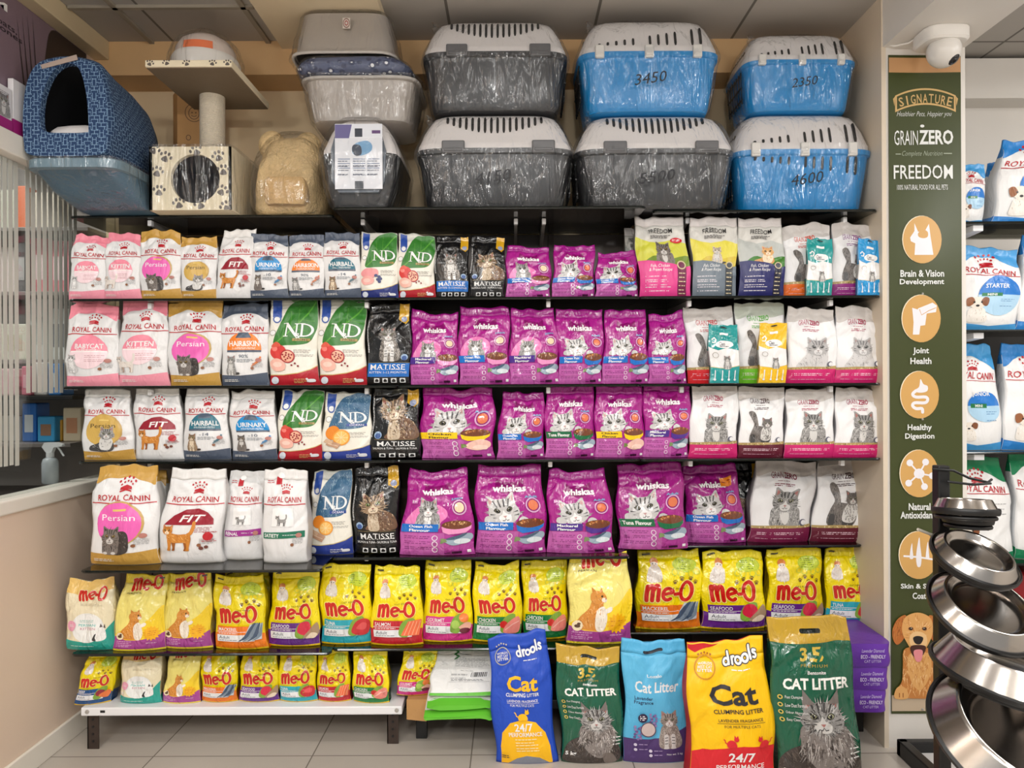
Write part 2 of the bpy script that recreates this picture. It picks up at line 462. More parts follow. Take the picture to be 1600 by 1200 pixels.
class Art:
    def __init__(s, asp=0.64):
        s.it = []; s.asp = asp; s.part = None; s.layer = 0; s.f = None; s.rnd = random.Random(3)
    def frame(s, cx, cy, sc, rot=0.0, flip=False):
        s.f = (cx, cy, sc, math.cos(rot), math.sin(rot), -1 if flip else 1); return s
    def noframe(s): s.f = None; return s
    def xf(s, pts):
        if s.f is None: return [tuple(p) for p in pts]
        cx, cy, sc, c, n, fl = s.f
        return [(cx + sc * fl * (p[0] * c - p[1] * n), cy + sc * (p[0] * n + p[1] * c) * s.asp) for p in pts]
    def put(s, V, tris, col, sub=True):
        s.layer += 1
        V = np.clip(np.array(V, float), 0.004, 0.996)
        s.it.append((s.part, s.layer, V, tris, lin(col) if not isinstance(col, list) else [lin(c) for c in col], sub))
    def poly(s, pts, col, holes=()):
        lo = [s.xf(pts)] + [s.xf(h) for h in holes]
        tri = geometry.tessellate_polygon([[Vector((p[0], p[1], 0)) for p in l] for l in lo])
        s.put([p for l in lo for p in l], [tuple(t) for t in tri], col)
    def smooth(s, pts, col, k=5):
        q = spline(pts, k); s.poly(q, col); return q
    def rect(s, x0, y0, x1, y1, col): s.poly([(x0, y0), (x1, y0), (x1, y1), (x0, y1)], col)
    def quad(s, a, b, c, d, col): s.poly([a, b, c, d], col)
    def ell(s, cx, cy, rx, ry, col, n=22, rot=0.0, hole=0.0):
        """in a frame: plain; without a frame ry=None keeps it round"""
        if ry is None: ry = rx * (s.asp if s.f is None else 1)
        c, n_ = math.cos(rot), math.sin(rot)
        def e(k): return [(cx + k * (rx * math.cos(g) * c - ry * math.sin(g) * n_), cy + k * (rx * math.cos(g) * n_ + ry * math.sin(g) * c)) for g in [2 * math.pi * i / n for i in range(n)]]
        s.poly(e(1), col, [e(hole)] if hole else ())
    def line(s, pts, w, col):
        """thin stroke along points"""
        pts = [np.array(p, float) for p in pts]; L = []; R = []
        ky = 1.0 if s.f is not None else s.asp
        for i, p in enumerate(pts):
            t = pts[min(i + 1, len(pts) - 1)] - pts[max(i - 1, 0)]
            t = np.array((t[0], t[1] / ky)); t = t / (np.linalg.norm(t) + 1e-9)
            nn = np.array((-t[1], t[0] * ky)) * w / 2
            L.append(tuple(p + nn)); R.append(tuple(p - nn))
        V = s.xf(L + R); n = len(L)
        s.put(V, [(i, i + 1, n + i + 1, n + i) for i in range(n - 1)], col)
    def text(s, t, x0, y0, x1, y1, col, bold=0.0, shear=0.0, rot=0.0, space=1.0, wave=0.0):
        v, f, a = text_mesh(t, bold, shear, space)
        V = np.column_stack((x0 + v[:, 0] * (x1 - x0), y0 + v[:, 1] * (y1 - y0) + wave * np.sin(np.pi * v[:, 0])))
        if rot:
            c, n = math.cos(rot), math.sin(rot); m = V.mean(0); d = V - m; k = s.asp if s.f is None else 1
            V = m + np.column_stack((d[:, 0] * c - d[:, 1] / k * n, d[:, 0] * n * k + d[:, 1] * c))
        s.put(s.xf([tuple(p) for p in V]), f, col)
    def fine(s, x0, x1, ys, col, h=0.006, seed=1, ragged=0.25):
        r = random.Random(seed); V = []; T = []
        for y in ys:
            x = x0
            end = x1 - ragged * (x1 - x0) * r.random()
            while x < end:
                w = min(r.uniform(0.03, 0.09), end - x)
                n = len(V); V += [(x, y), (x + w, y), (x + w, y + h), (x, y + h)]; T.append((n, n + 1, n + 2, n + 3))
                x += w + 0.012
        if V: s.put(s.xf(V), T, col, sub=False)
    def fur(s, poly, n, l, w, cols, ang=-1.57, spread=0.5, out=0.0):
        """short hair strokes within an outline, printed in several tones"""
        xs = [p[0] for p in poly]; ys = [p[1] for p in poly]; V = []; T = []; C_ = []
        k = 0
        while k < n:
            p = (s.rnd.uniform(min(xs), max(xs)), s.rnd.uniform(min(ys), max(ys)))
            k += 1
            if not inside(p, poly): continue
            a = (ang(p) if callable(ang) else ang) + s.rnd.uniform(-spread, spread)
            ll = l * s.rnd.uniform(0.6, 1.3)
            q = (p[0] + ll * math.cos(a), p[1] + ll * math.sin(a))
            if not out and not inside(q, poly): continue
            dx, dy = -math.sin(a) * w / 2, math.cos(a) * w / 2
            i = len(V); V += [(p[0] + dx, p[1] + dy), (p[0] - dx, p[1] - dy), q]; T.append((i, i + 1, i + 2)); C_.append(s.rnd.choice(cols))
        if V: s.put(s.xf(V), T, C_, sub=False)

    # ---- cut everything along the lattice of the surface so that it follows the folds
    def bake(s):
        out = []
        for part, layer, V, tris, col, sub in s.it:
            ori = []
            for t in tris:                                        # every face looks out of the pack
                q = V[list(t)]; x, y = q[:, 0], q[:, 1]
                ar = float(np.dot(x, np.roll(y, -1)) - np.dot(y, np.roll(x, -1)))
                ori.append(tuple(t) if ar > 0 else tuple(t)[::-1])
            tris = ori
            if not sub:
                out.append((part, layer, V, tris, col)); continue
            bm = bmesh.new()
            vs = [bm.verts.new((p[0], p[1], 0)) for p in V]
            for t in tris:
                try: bm.faces.new([vs[i] for i in t])
                except ValueError: pass
            lo = V.min(0); hi = V.max(0)
            for ax, n in ((0, NU - 1), (1, NV - 1)):
                for k in range(int(math.ceil(lo[ax] * n + 1e-6)), int(math.floor(hi[ax] * n - 1e-6)) + 1):
                    co = [0, 0, 0]; no = [0, 0, 0]; co[ax] = k / n; no[ax] = 1
                    bmesh.ops.bisect_plane(bm, geom=bm.verts[:] + bm.edges[:] + bm.faces[:], plane_co=co, plane_no=no, dist=1e-7)
            dg = V[:, 0] * (NU - 1) - V[:, 1] * (NV - 1)
            for k in range(int(math.ceil(dg.min() + 1e-6)), int(math.floor(dg.max() - 1e-6)) + 1):
                bmesh.ops.bisect_plane(bm, geom=bm.verts[:] + bm.edges[:] + bm.faces[:], plane_co=(k / (NU - 1), 0, 0), plane_no=(NU - 1, -(NV - 1), 0), dist=1e-7)
            bm.verts.index_update()
            V2 = np.array([v.co[:2] for v in bm.verts]) if len(bm.verts) else V
            F2 = [tuple(v.index for v in f.verts) for f in bm.faces]
            bm.free()
            out.append((part, layer, V2, F2, col))
        s.baked = out
        return s

# ------------------------------------------------------------------ animals drawn on the packs (local unit frame)
GREY = dict(m=(150, 148, 146), d=(70, 68, 68), l=(215, 213, 210), e=(150, 150, 120), n=(170, 110, 105), f=[(190, 188, 186), (95, 93, 92), (60, 58, 58), (205, 203, 200)])
SILV = dict(m=(206, 204, 204), d=(88, 86, 88), l=(244, 242, 242), e=(96, 92, 72), n=(206, 160, 158), f=[(232, 230, 230), (150, 148, 150), (184, 182, 182), (222, 220, 220)])
BROWN = dict(m=(150, 124, 98), d=(66, 50, 40), l=(226, 208, 182), e=(150, 160, 90), n=(150, 92, 80), f=[(190, 160, 128), (90, 68, 52), (122, 98, 76), (214, 192, 160)])
ORANGE = dict(m=(206, 132, 52), d=(150, 84, 26), l=(246, 228, 200), e=(150, 120, 40), n=(200, 120, 100), f=[(226, 160, 84), (176, 104, 38), (236, 184, 112)])
WHITEC = dict(m=(232, 222, 214), d=(186, 164, 150), l=(250, 246, 240), e=(80, 90, 80), n=(214, 150, 140), f=[(248, 244, 240), (206, 192, 182), (226, 214, 204)])
DARKC = dict(m=(122, 113, 107), d=(62, 56, 54), l=(206, 202, 198), e=(160, 130, 50), n=(90, 70, 66), f=[(60, 56, 54), (126, 118, 114), (40, 38, 38)])
PALE = dict(m=(178, 176, 176), d=(116, 114, 116), l=(222, 220, 220), e=(120, 120, 120), n=(160, 140, 138), f=[(204, 202, 202), (150, 148, 150), (190, 188, 188)])

def cat_head(A, x, y, r, pal, hair=60, ruff=0.0, tilt=0.0):
    """head of a cat seen from the front, at local x, y with half width r"""
    c, n = math.cos(tilt), math.sin(tilt)
    def t(pts): return [(x + r * (p[0] * c - p[1] * n), y + r * (p[0] * n + p[1] * c)) for p in pts]
    for sg in (-1, 1):
        A.poly(t([(sg * 0.92, 0.25), (sg * 0.95, 1.12), (sg * 0.82, 1.16), (sg * 0.22, 0.72)]), pal['m'])
        A.poly(t([(sg * 0.80, 0.45), (sg * 0.84, 0.98), (sg * 0.42, 0.68)]), pal['n'] if pal is not DARKC else pal['d'])
    h = spline(t([(0, 0.82), (0.55, 0.72), (0.92, 0.32), (1.0 + ruff, -0.15), (0.78 + ruff, -0.55), (0.4, -0.80), (0, -0.88), (-0.4, -0.80), (-0.78 - ruff, -0.55), (-1.0 - ruff, -0.15), (-0.92, 0.32), (-0.55, 0.72)]))
    A.poly(h, pal['m'])
    if hair: A.fur(h, hair, r * 0.34, r * 0.07, pal['f'], lambda p: math.atan2(p[1] - y + r * 0.3, p[0] - x), 0.4, out=1)
    for k in (-0.36, -0.12, 0.12, 0.36):
        A.poly(t([(k - 0.05, 0.30), (k + 0.05, 0.30), (k * 1.5 + 0.06, 0.78), (k * 1.5 - 0.06, 0.78)]), pal['d'])
    for sg in (-1, 1):
        for j in (0, 1):
            A.poly(t([(sg * 0.56, -0.14 - 0.2 * j), (sg * 0.94, -0.02 - 0.24 * j), (sg * 0.94, -0.12 - 0.24 * j)]), pal['d'])
    A.smooth(t([(0, 0.10), (0.14, -0.15), (0.42, -0.34), (0.34, -0.66), (0, -0.76), (-0.34, -0.66), (-0.42, -0.34), (-0.14, -0.15)]), pal['l'], 4)
    for sg in (-1, 1):
        A.smooth(t([(sg * 0.64, 0.14), (sg * 0.44, 0.28), (sg * 0.22, 0.10), (sg * 0.26, -0.04), (sg * 0.46, -0.05)]), (24, 22, 22), 4)
        A.smooth(t([(sg * 0.60, 0.12), (sg * 0.44, 0.24), (sg * 0.26, 0.09), (sg * 0.44, -0.02)]), pal['e'], 4)
        A.ell(*t([(sg * 0.43, 0.10)])[0], r * 0.075, r * 0.11, (14, 12, 12), 10)
        A.ell(*t([(sg * 0.39, 0.16)])[0], r * 0.03, r * 0.03, (250, 250, 250), 6)
    A.poly(t([(-0.13, -0.28), (0.13, -0.28), (0.0, -0.44)]), pal['n'])
    A.line(t([(-0.22, -0.56), (-0.08, -0.60), (0, -0.46), (0.08, -0.60), (0.22, -0.56)]), r * 0.05, pal['d'])

def cat_sit(A, pal, hair=120, tail=True, white=True):
    """a sitting cat, feet at (0,0), about 1 tall"""
    if tail: A.smooth([(0.22, 0.02), (0.46, 0.03), (0.50, 0.12), (0.36, 0.14), (0.20, 0.12)], pal['d'], 4)
    b = A.smooth([(-0.20, 0.0), (0.22, 0.0), (0.32, 0.16), (0.26, 0.42), (0.17, 0.64), (-0.15, 0.64), (-0.24, 0.42), (-0.28, 0.16)], pal['m'])
    A.fur(b, hair, 0.10, 0.02, pal['f'], -1.5, 0.5)
    if white: A.smooth([(-0.10, 0.62), (0.10, 0.62), (0.12, 0.42), (0.04, 0.26), (-0.06, 0.28), (-0.13, 0.44)], pal['l'], 4)
    for sg in (-1, 1):
        A.smooth([(sg * 0.03, 0.36), (sg * 0.14, 0.36), (sg * 0.14, 0.06), (sg * 0.16, -0.01), (sg * 0.03, -0.01), (sg * 0.04, 0.08)], pal['l'] if pal is not DARKC else pal['m'], 4)
        for j in range(3): A.line([(sg * 0.05, 0.30 - 0.08 * j), (sg * 0.13, 0.29 - 0.08 * j)], 0.02, pal['d'])
    cat_head(A, 0, 0.78, 0.22, pal, hair // 3)

def cat_walk(A, pal, tail_up=False, hair=70):
    """a cat side on, walking left, feet at y=0"""
    if tail_up: A.smooth([(0.34, 0.52), (0.46, 0.60), (0.52, 0.86), (0.48, 1.02), (0.40, 1.0), (0.40, 0.82), (0.36, 0.66), (0.28, 0.6)], pal['m'], 4)
    else: A.smooth([(0.36, 0.56), (0.50, 0.50), (0.60, 0.62), (0.66, 0.60), (0.58, 0.44), (0.42, 0.42)], pal['m'], 4)
    for x in (-0.20, 0.20): A.smooth([(x - 0.03, 0.36), (x + 0.1, 0.36), (x + 0.08, 0.1), (x + 0.06, 0), (x - 0.03, 0), (x + 0.0, 0.1)], pal['d'], 4)
    b = A.smooth([(-0.34, 0.34), (-0.1, 0.27), (0.14, 0.28), (0.36, 0.26), (0.42, 0.44), (0.34, 0.58), (0.0, 0.57), (-0.26, 0.62), (-0.38, 0.56)], pal['m'])
    for x in (-0.33, 0.30): A.smooth([(x - 0.03, 0.40), (x + 0.11, 0.40), (x + 0.06, 0.12), (x + 0.05, 0), (x - 0.06, 0), (x - 0.03, 0.12)], pal['m'], 4)
    A.fur(b, hair, 0.09, 0.022, pal['f'], -0.6, 0.5)
    cat_head(A, -0.36, 0.70, 0.17, pal, hair // 3)

def cat_persian(A, pal, hair=120):
    """fluffy flat faced cat standing, body behind to the right"""
    b = A.smooth([(0.02, 0.0), (0.44, 0.02), (0.56, 0.2), (0.56, 0.6), (0.44, 0.82), (0.1, 0.78), (-0.1, 0.5)], pal['d'])
    A.fur(b, hair, 0.12, 0.03, pal['f'][:3], -1.2, 0.5)
    b = A.smooth([(-0.36, 0.0), (0.14, 0.0), (0.2, 0.24), (0.2, 0.5), (-0.38, 0.5), (-0.44, 0.22)], pal['m'])
    A.fur(b, hair, 0.12, 0.03, pal['f'], -1.57, 0.4)
    for x in (-0.30, 0.02): A.ell(x, 0.03, 0.09, 0.05, pal['l'], 12)
    cat_head(A, -0.12, 0.62, 0.33, pal, hair // 2, 0.12)

def cat_lie(A, pal, hair=120):
    """fluffy cat with the head raised to the right"""
    b = A.smooth([(-0.56, 0.06), (-0.2, 0.0), (0.3, 0.0), (0.5, 0.16), (0.42, 0.46), (0.1, 0.52), (-0.2, 0.34), (-0.5, 0.24)], pal['d'])
    A.fur(b, hair, 0.13, 0.03, pal['f'], -0.5, 0.6)
    b = A.smooth([(-0.05, 0.1), (0.3, 0.08), (0.46, 0.4), (0.36, 0.6), (0.0, 0.6), (-0.1, 0.35)], pal['l'])
    A.fur(b, hair // 2, 0.12, 0.03, [pal['m'], pal['l']], -1.5, 0.4)
    cat_head(A, 0.22, 0.76, 0.28, pal, hair // 2, 0.12)

def cat_tailup(A, pal, hair=200):
    """cat standing, tail raised straight up at the left, head to the right"""
    b = A.smooth([(-0.34, 0.5), (-0.30, 0.74), (-0.42, 0.98), (-0.46, 1.18), (-0.34, 1.24), (-0.22, 1.12), (-0.16, 0.86), (-0.14, 0.5)], pal['m'])
    A.fur(b, hair, 0.10, 0.02, pal['f'], 1.6, 0.5)
    b = A.smooth([(-0.38, 0.0), (0.26, 0.0), (0.36, 0.3), (0.34, 0.54), (0.1, 0.62), (-0.2, 0.66), (-0.36, 0.5)], pal['m'])
    A.fur(b, hair, 0.12, 0.022, pal['f'], -1.4, 0.5)
    for x in (-0.3, 0.06, 0.22): A.smooth([(x - 0.07, 0.3), (x + 0.07, 0.3), (x + 0.06, 0.0), (x - 0.06, 0.0)], pal['d'], 4)
    b = A.smooth([(0.0, 0.12), (0.28, 0.1), (0.36, 0.42), (0.26, 0.62), (0.04, 0.6), (-0.04, 0.36)], pal['l'])
    A.fur(b, hair // 2, 0.10, 0.022, pal['f'], -1.5, 0.4)
    cat_head(A, 0.20, 0.76, 0.20, pal, hair // 3)

def cat_bust(A, pal, hair=220):
    """kitten from the chest up"""
    b = A.smooth([(-0.34, 0.0), (0.36, 0.0), (0.42, 0.26), (0.32, 0.56), (-0.26, 0.56), (-0.38, 0.28)], pal['m'])
    A.fur(b, hair, 0.13, 0.024, pal['f'], -1.57, 0.45, out=0)
    A.smooth([(-0.1, 0.46), (0.1, 0.46), (0.12, 0.22), (0.02, 0.06), (-0.1, 0.22)], pal['l'], 4)
    cat_head(A, 0.0, 0.70, 0.33, pal, hair // 2)

def cat_big(A, pal, hair=500):
    """long haired cat with a deep ruff, lying with front paws ahead; about 1.4 tall"""
    b = A.smooth([(-0.62, 0.0), (0.5, 0.0), (0.56, 0.4), (0.2, 0.62), (-0.3, 0.66), (-0.6, 0.5), (-0.7, 0.24)], (58, 50, 46))
    A.fur(b, hair, 0.16, 0.02, [(78, 68, 62), (44, 38, 36), (96, 86, 80)], -0.9, 0.5)
    b = A.smooth([(-0.26, 0.96), (0.30, 0.96), (0.46, 0.66), (0.40, 0.36), (0.18, 0.14), (-0.04, 0.2), (-0.28, 0.44), (-0.36, 0.7)], (136, 128, 124))
    A.fur(b, hair, 0.18, 0.02, [(206, 200, 196), (110, 102, 98), (172, 164, 160), (84, 76, 74)], lambda p: -1.57 + (p[0]) * 1.2, 0.35, out=1)
    A.smooth([(0.2, 0.24), (0.4, 0.24), (0.5, 0.06), (0.44, -0.01), (0.24, -0.01), (0.2, 0.1)], (120, 110, 104), 4)
    cat_head(A, 0.02, 1.06, 0.30, GREY, 260, 0.10)
    for sg in (-1, 1):
        A.poly([(0.02 + sg * 0.28, 1.28), (0.02 + sg * 0.27, 1.50), (0.02 + sg * 0.10, 1.28)], (120, 112, 108))

def cat_meo(A):
    """white long haired cat in an orange hat, sitting"""
    b = A.smooth([(-0.24, 0.0), (0.24, 0.0), (0.32, 0.24), (0.22, 0.62), (0.0, 0.7), (-0.22, 0.62), (-0.34, 0.24)], (238, 230, 222))
    A.fur(b, 70, 0.14, 0.035, [(250, 246, 242), (208, 190, 178), (228, 214, 204)], -1.5, 0.4, out=1)
    A.ell(0, 0.74, 0.17, 0.16, (240, 224, 210), 16)
    A.ell(-0.06, 0.75, 0.025, 0.03, (60, 50, 40), 8); A.ell(0.07, 0.75, 0.025, 0.03, (60, 50, 40), 8)
    A.poly([(-0.02, 0.69), (0.03, 0.69), (0.005, 0.66)], (206, 140, 130))
    A.smooth([(-0.18, 0.80), (-0.14, 0.96), (0.0, 1.02), (0.15, 0.96), (0.18, 0.80), (0.0, 0.84)], (224, 138, 72), 4)

def cat_orange(A, hair=160):
    """orange and white cat in profile, sitting, looking up to the right"""
    b = A.smooth([(-0.42, 0.02), (0.2, 0.0), (0.26, 0.2), (0.18, 0.5), (0.16, 0.74), (-0.08, 0.78), (-0.2, 0.56), (-0.42, 0.34), (-0.5, 0.14)], (216, 140, 52))
    A.fur(b, hair, 0.12, 0.025, ORANGE['f'], -1.2, 0.5)
    b = A.smooth([(0.04, 0.0), (0.22, 0.0), (0.30, 0.3), (0.20, 0.62), (0.02, 0.52), (-0.02, 0.26)], (248, 238, 222))
    A.fur(b, hair // 2, 0.1, 0.02, [(255, 250, 240), (226, 208, 186)], -1.5, 0.4)
    A.poly([(-0.08, 0.94), (-0.08, 1.10), (0.04, 1.0)], (206, 130, 48)); A.poly([(0.10, 0.98), (0.17, 1.10), (0.20, 0.96)], (206, 130, 48))
    h = A.smooth([(-0.14, 0.82), (-0.1, 0.96), (0.06, 1.02), (0.22, 0.96), (0.27, 0.84), (0.20, 0.72), (0.02, 0.68), (-0.1, 0.72)], (224, 150, 62))
    A.fur(h, 40, 0.07, 0.02, ORANGE['f'], -1.0, 0.6)
    A.ell(0.21, 0.79, 0.07, 0.06, (248, 234, 214), 12); A.ell(0.16, 0.88, 0.026, 0.03, (60, 50, 20), 10); A.ell(0.25, 0.82, 0.02, 0.016, (190, 110, 90), 8)
    A.smooth([(0.18, 0.44), (0.36, 0.48), (0.42, 0.56), (0.36, 0.62), (0.2, 0.52)], (250, 240, 226), 4)

def stroke(A, pts, w, col, k=6):
    if len(pts) > 2:
        q = []
        for i in range(len(pts) - 1):
            p0, p1, p2, p3 = [np.array(pts[min(max(i + j - 1, 0), len(pts) - 1)], float) for j in range(4)]
            for t in np.arange(k) / k: q.append(tuple(0.5 * (2 * p1 + (p2 - p0) * t + (2 * p0 - 5 * p1 + 4 * p2 - p3) * t * t + (3 * p1 - p0 - 3 * p2 + p3) * t ** 3)))
        pts = q + [pts[-1]]
    A.line(pts, w, col); ly = A.layer
    for p in (pts[0], pts[-1]):
        A.ell(p[0], p[1], w / 2, w / 2, col, 10)
    A.layer = ly
def arc(cx, cy, rx, ry, a0, a1, n=14): return [(cx + rx * math.cos(math.radians(a)), cy + ry * math.sin(math.radians(a))) for a in np.linspace(a0, a1, n)]
def logo_meo(A, x, y, s, col, edge, rot=0.0):
    for w, c in ((0.36, edge), (0.25, col)):
        A.frame(x, y, s, rot)
        stroke(A, [(0.12, 0.05), (0.12, 0.92)], w, c); stroke(A, [(0.12, 0.62), (0.27, 0.93), (0.43, 0.78), (0.44, 0.05)], w, c); stroke(A, [(0.44, 0.62), (0.60, 0.93), (0.77, 0.78), (0.78, 0.05)], w, c)
        stroke(A, [(1.06, 0.40)] + arc(1.33, 0.42, 0.28, 0.36, 20, 310, 12), w * 0.86, c); stroke(A, [(1.06, 0.38), (1.57, 0.50)], w * 0.7, c)
        stroke(A, [(1.76, 0.42), (1.94, 0.42)], w * 0.9, c)
        stroke(A, arc(2.42, 0.56, 0.34, 0.56, 90, 451, 24), w * 0.9, c, 1)
    A.noframe()
def logo_drools(A, x, y, s, col, edge, rot=0.0):
    for w, c in ((0.34, edge), (0.19, col)):
        A.frame(x, y, s, rot)
        stroke(A, arc(0.28, 0.28, 0.22, 0.25, 0, 361, 18), w, c, 1); stroke(A, [(0.52, 0.04), (0.52, 1.0)], w, c)
        stroke(A, [(0.82, 0.04), (0.82, 0.56)], w, c); stroke(A, [(0.82, 0.36), (0.92, 0.54), (1.06, 0.56)], w, c)
        stroke(A, arc(1.38, 0.24, 0.24, 0.26, 0, 361, 18), w, c, 1); stroke(A, arc(2.0, 0.28, 0.24, 0.26, 0, 361, 18), w, c, 1)
        stroke(A, [(2.46, 0.08), (2.46, 1.06)], w, c)
        stroke(A, [(3.0, 0.56), (2.80, 0.62), (2.74, 0.48), (2.90, 0.36), (2.98, 0.22), (2.86, 0.10), (2.70, 0.16)], w * 0.9, c)
    A.noframe()

def paw(A, x, y, r, col):
    A.ell(x, y, r, r * 0.8 * (1 if A.f else A.asp), col, 10)
    k = 1 if A.f else A.asp
    for dx, dy in ((-1.1, 0.9), (-0.4, 1.5), (0.4, 1.5), (1.1, 0.9)): A.ell(x + dx * r, y + dy * r * k, r * 0.34, r * 0.45 * k, col, 7)

def crown(A, x, y, s, col):
    k = A.asp
    for i in range(5):
        a = math.radians(150 - 30 * i)
        A.ell(x + s * 0.52 * math.cos(a) * 1.1, y + s * k * (0.42 + 0.36 * math.sin(a)), s * 0.075, None, col, 8)
        A.ell(x + s * 0.40 * math.cos(a) * 1.0, y + s * k * (0.26 + 0.30 * math.sin(a)), s * 0.06, None, col, 8)
    A.poly([(x - s * 0.36, y + s * k * 0.12), (x + s * 0.36, y + s * k * 0.12), (x + s * 0.34, y + s * k * 0.26), (x, y + s * k * 0.36), (x - s * 0.34, y + s * k * 0.26)], col)
    A.line([(x - s * 0.36, y + 0.02 * s), (x, y + s * k * 0.10), (x + s * 0.36, y + 0.02 * s)], s * 0.08, col)

# ------------------------------------------------------------------ pack designs
RED = (186, 26, 40)
W_ = (240, 239, 238)
class Design: pass
def D_(A, front, side, seal, skin=None):
    d = Design(); d.art = A.bake(); d.front = front; d.side = side; d.seal = seal; d.skin = skin; return d

def d_rc(asp, top, bottom, blob, blobcol, title, tcol, pose, pal, topsplit=0.86, second=None):
    A = Art(asp)
    if top: A.smooth([(0.004, topsplit - 0.03), (0.2, topsplit + 0.01), (0.5, topsplit + 0.02), (0.8, topsplit + 0.0), (0.996, topsplit - 0.05), (0.996, 0.99), (0.5, 0.99), (0.004, 0.99)], top, 4)
    if bottom: A.poly([(0.004, 0.004), (0.996, 0.004), (0.996, 0.16), (0.7, 0.135), (0.4, 0.12), (0.004, 0.13)], bottom)
    A.part = 'brand_lettering'
    crown(A, 0.56, 0.742, 0.25, RED)
    A.text('ROYAL CANIN', 0.12, 0.655, 0.90, 0.715, RED, 0.012, 0.1)
    A.poly([(0.02, 0.632), (0.5, 0.622), (0.98, 0.632), (0.98, 0.642), (0.5, 0.632), (0.02, 0.642)], RED)
    A.part = 'flavour_label'
    if blob == 'disc':
        A.ell(0.47, 0.42, 0.34, None, blobcol); A.poly([(0.14, 0.41), (0.80, 0.41), (0.80, 0.43), (0.14, 0.43)], (250, 240, 240))
        A.poly([(0.47 + 0.34 * math.cos(g), 0.415 + 0.34 * asp * math.sin(g)) for g in np.linspace(math.pi, 2 * math.pi, 16)], (246, 218, 224) if second is None else second)
        A.text(title, 0.22, 0.455, 0.74, 0.515, tcol, 0.02)
        A.fine(0.25, 0.72, (0.435, 0.44), tcol, 0.005)
        A.fine(0.42, 0.78, (0.37, 0.35, 0.32, 0.30), (190, 130, 140), 0.005, 4)
    elif blob == 'heart':
        A.ell(0.47, 0.43, 0.355, 0.355 * asp * 0.9, (196, 160, 90)); A.ell(0.45, 0.425, 0.34, 0.34 * asp * 0.9, blobcol)
        A.text(title, 0.20, 0.46, 0.70, 0.52, tcol, 0.0, 0.0); A.rect(0.38, 0.555, 0.58, 0.575, (226, 196, 110))
    elif blob == 'cap':
        A.poly([(0.10, 0.42), (0.88, 0.42), (0.86, 0.48), (0.76, 0.55), (0.62, 0.59), (0.42, 0.58), (0.24, 0.52)], blobcol)
        A.text(title, 0.34, 0.45, 0.74, 0.525, tcol, 0.02, 0.25)
        A.fine(0.56, 0.92, (0.39, 0.375, 0.36, 0.345), (160, 60, 70), 0.005, 5)
    elif blob == 'dome':
        A.poly([(0.50 + 0.36 * math.cos(g), 0.43 + 0.36 * asp * math.sin(g)) for g in np.linspace(0, math.pi, 16)], blobcol)
        A.poly([(0.34, 0.575), (0.66, 0.575), (0.60, 0.43 + 0.35 * asp), (0.5, 0.43 + 0.355 * asp), (0.40, 0.43 + 0.35 * asp)], (74, 90, 110))
        A.poly([(0.14, 0.405), (0.86, 0.405), (0.86, 0.43), (0.14, 0.43)], (84, 94, 112))
        A.text(title, 0.20, 0.475, 0.82, 0.54, tcol, 0.02)
        A.fine(0.26, 0.76, (0.455, 0.442), tcol, 0.005)
        A.text({'HAIRBALL': '-14', 'HAIR&SKIN': '90%'}.get(title, '-10'), 0.40, 0.335, 0.60, 0.375, (70, 84, 104), 0.0)
        A.fine(0.36, 0.72, (0.315, 0.30, 0.285), (110, 120, 130), 0.005, 3)
        A.line([(0.70, 0.25), (0.80, 0.29), (0.86, 0.35)], 0.035, blobcol); A.line([(0.68, 0.235), (0.78, 0.265), (0.85, 0.31)], 0.02, blobcol)
    elif blob == 'vet':
        A.rect(0.24, 0.40, 0.72, 0.60, (214, 216, 218)); A.rect(0.245, 0.403, 0.715, 0.597, W_)
        A.poly([(0.06, 0.27), (0.94, 0.285), (0.94, 0.355), (0.06, 0.335)], blobcol)
        A.text(title, 0.09, 0.285, 0.42, 0.325, tcol, 0.02); A.fine(0.5, 0.9, (0.31,), W_, 0.006, 8)
        A.part = 'corner_mark'; A.rect(0.30, 0.83, 0.44, 0.91, RED); A.ell(0.41, 0.92, 0.08, 0.03, W_); A.fine(0.10, 0.26, (0.86, 0.88), RED, 0.006)
    A.part = 'cat_picture'
    h = 90
    if pose == 'kit': A.frame(0.17, 0.17, 0.36); cat_sit(A, pal, h, False)
    elif pose == 'kit2': A.frame(0.20, 0.16, 0.42); cat_walk(A, pal, True, 60)
    elif pose == 'persian': A.frame(0.40, 0.125, 0.40); cat_persian(A, pal, h)
    elif pose == 'lie': A.frame(0.44, 0.13, 0.46); cat_lie(A, pal, h)
    elif pose == 'walk': A.frame(0.36, 0.15, 0.50, 0, False); cat_walk(A, pal, True, 80)
    elif pose == 'sit': A.frame(0.24, 0.13, 0.38); cat_sit(A, pal, h)
    elif pose == 'vet': A.frame(0.46, 0.41, 0.24); cat_walk(A, GREY, True, 40)
    A.noframe(); A.part = None
    A.ell(0.82, 0.31, 0.06, 0.025, (180, 120, 110), 12); A.ell(0.70, 0.21, 0.035, 0.018, (140, 90, 60), 10)
    A.fine(0.70, 0.94, (0.27, 0.255, 0.24, 0.225), (150, 150, 152), 0.005, 9)
    if pose == 'walk':
        A.ell(0.82, 0.30, 0.07, None, RED); A.fine(0.74, 0.95, (0.34, 0.26, 0.245), RED, 0.005, 3)
        A.ell(0.73, 0.18, 0.035, 0.02, (110, 60, 50), 8); A.ell(0.80, 0.19, 0.03, 0.018, (110, 60, 50), 8)
    if bottom: A.fine(0.10, 0.45, (0.07, 0.055), (230, 226, 220), 0.006, 6)
    sc = top or (214, 212, 210)
    return D_(A, (228, 227, 227), [(0, 0.13, bottom or (228, 227, 227)), (0.13, 0.84, (226, 224, 222)), (0.84, 1, sc)], sc if top else (224, 222, 220), 'satin')

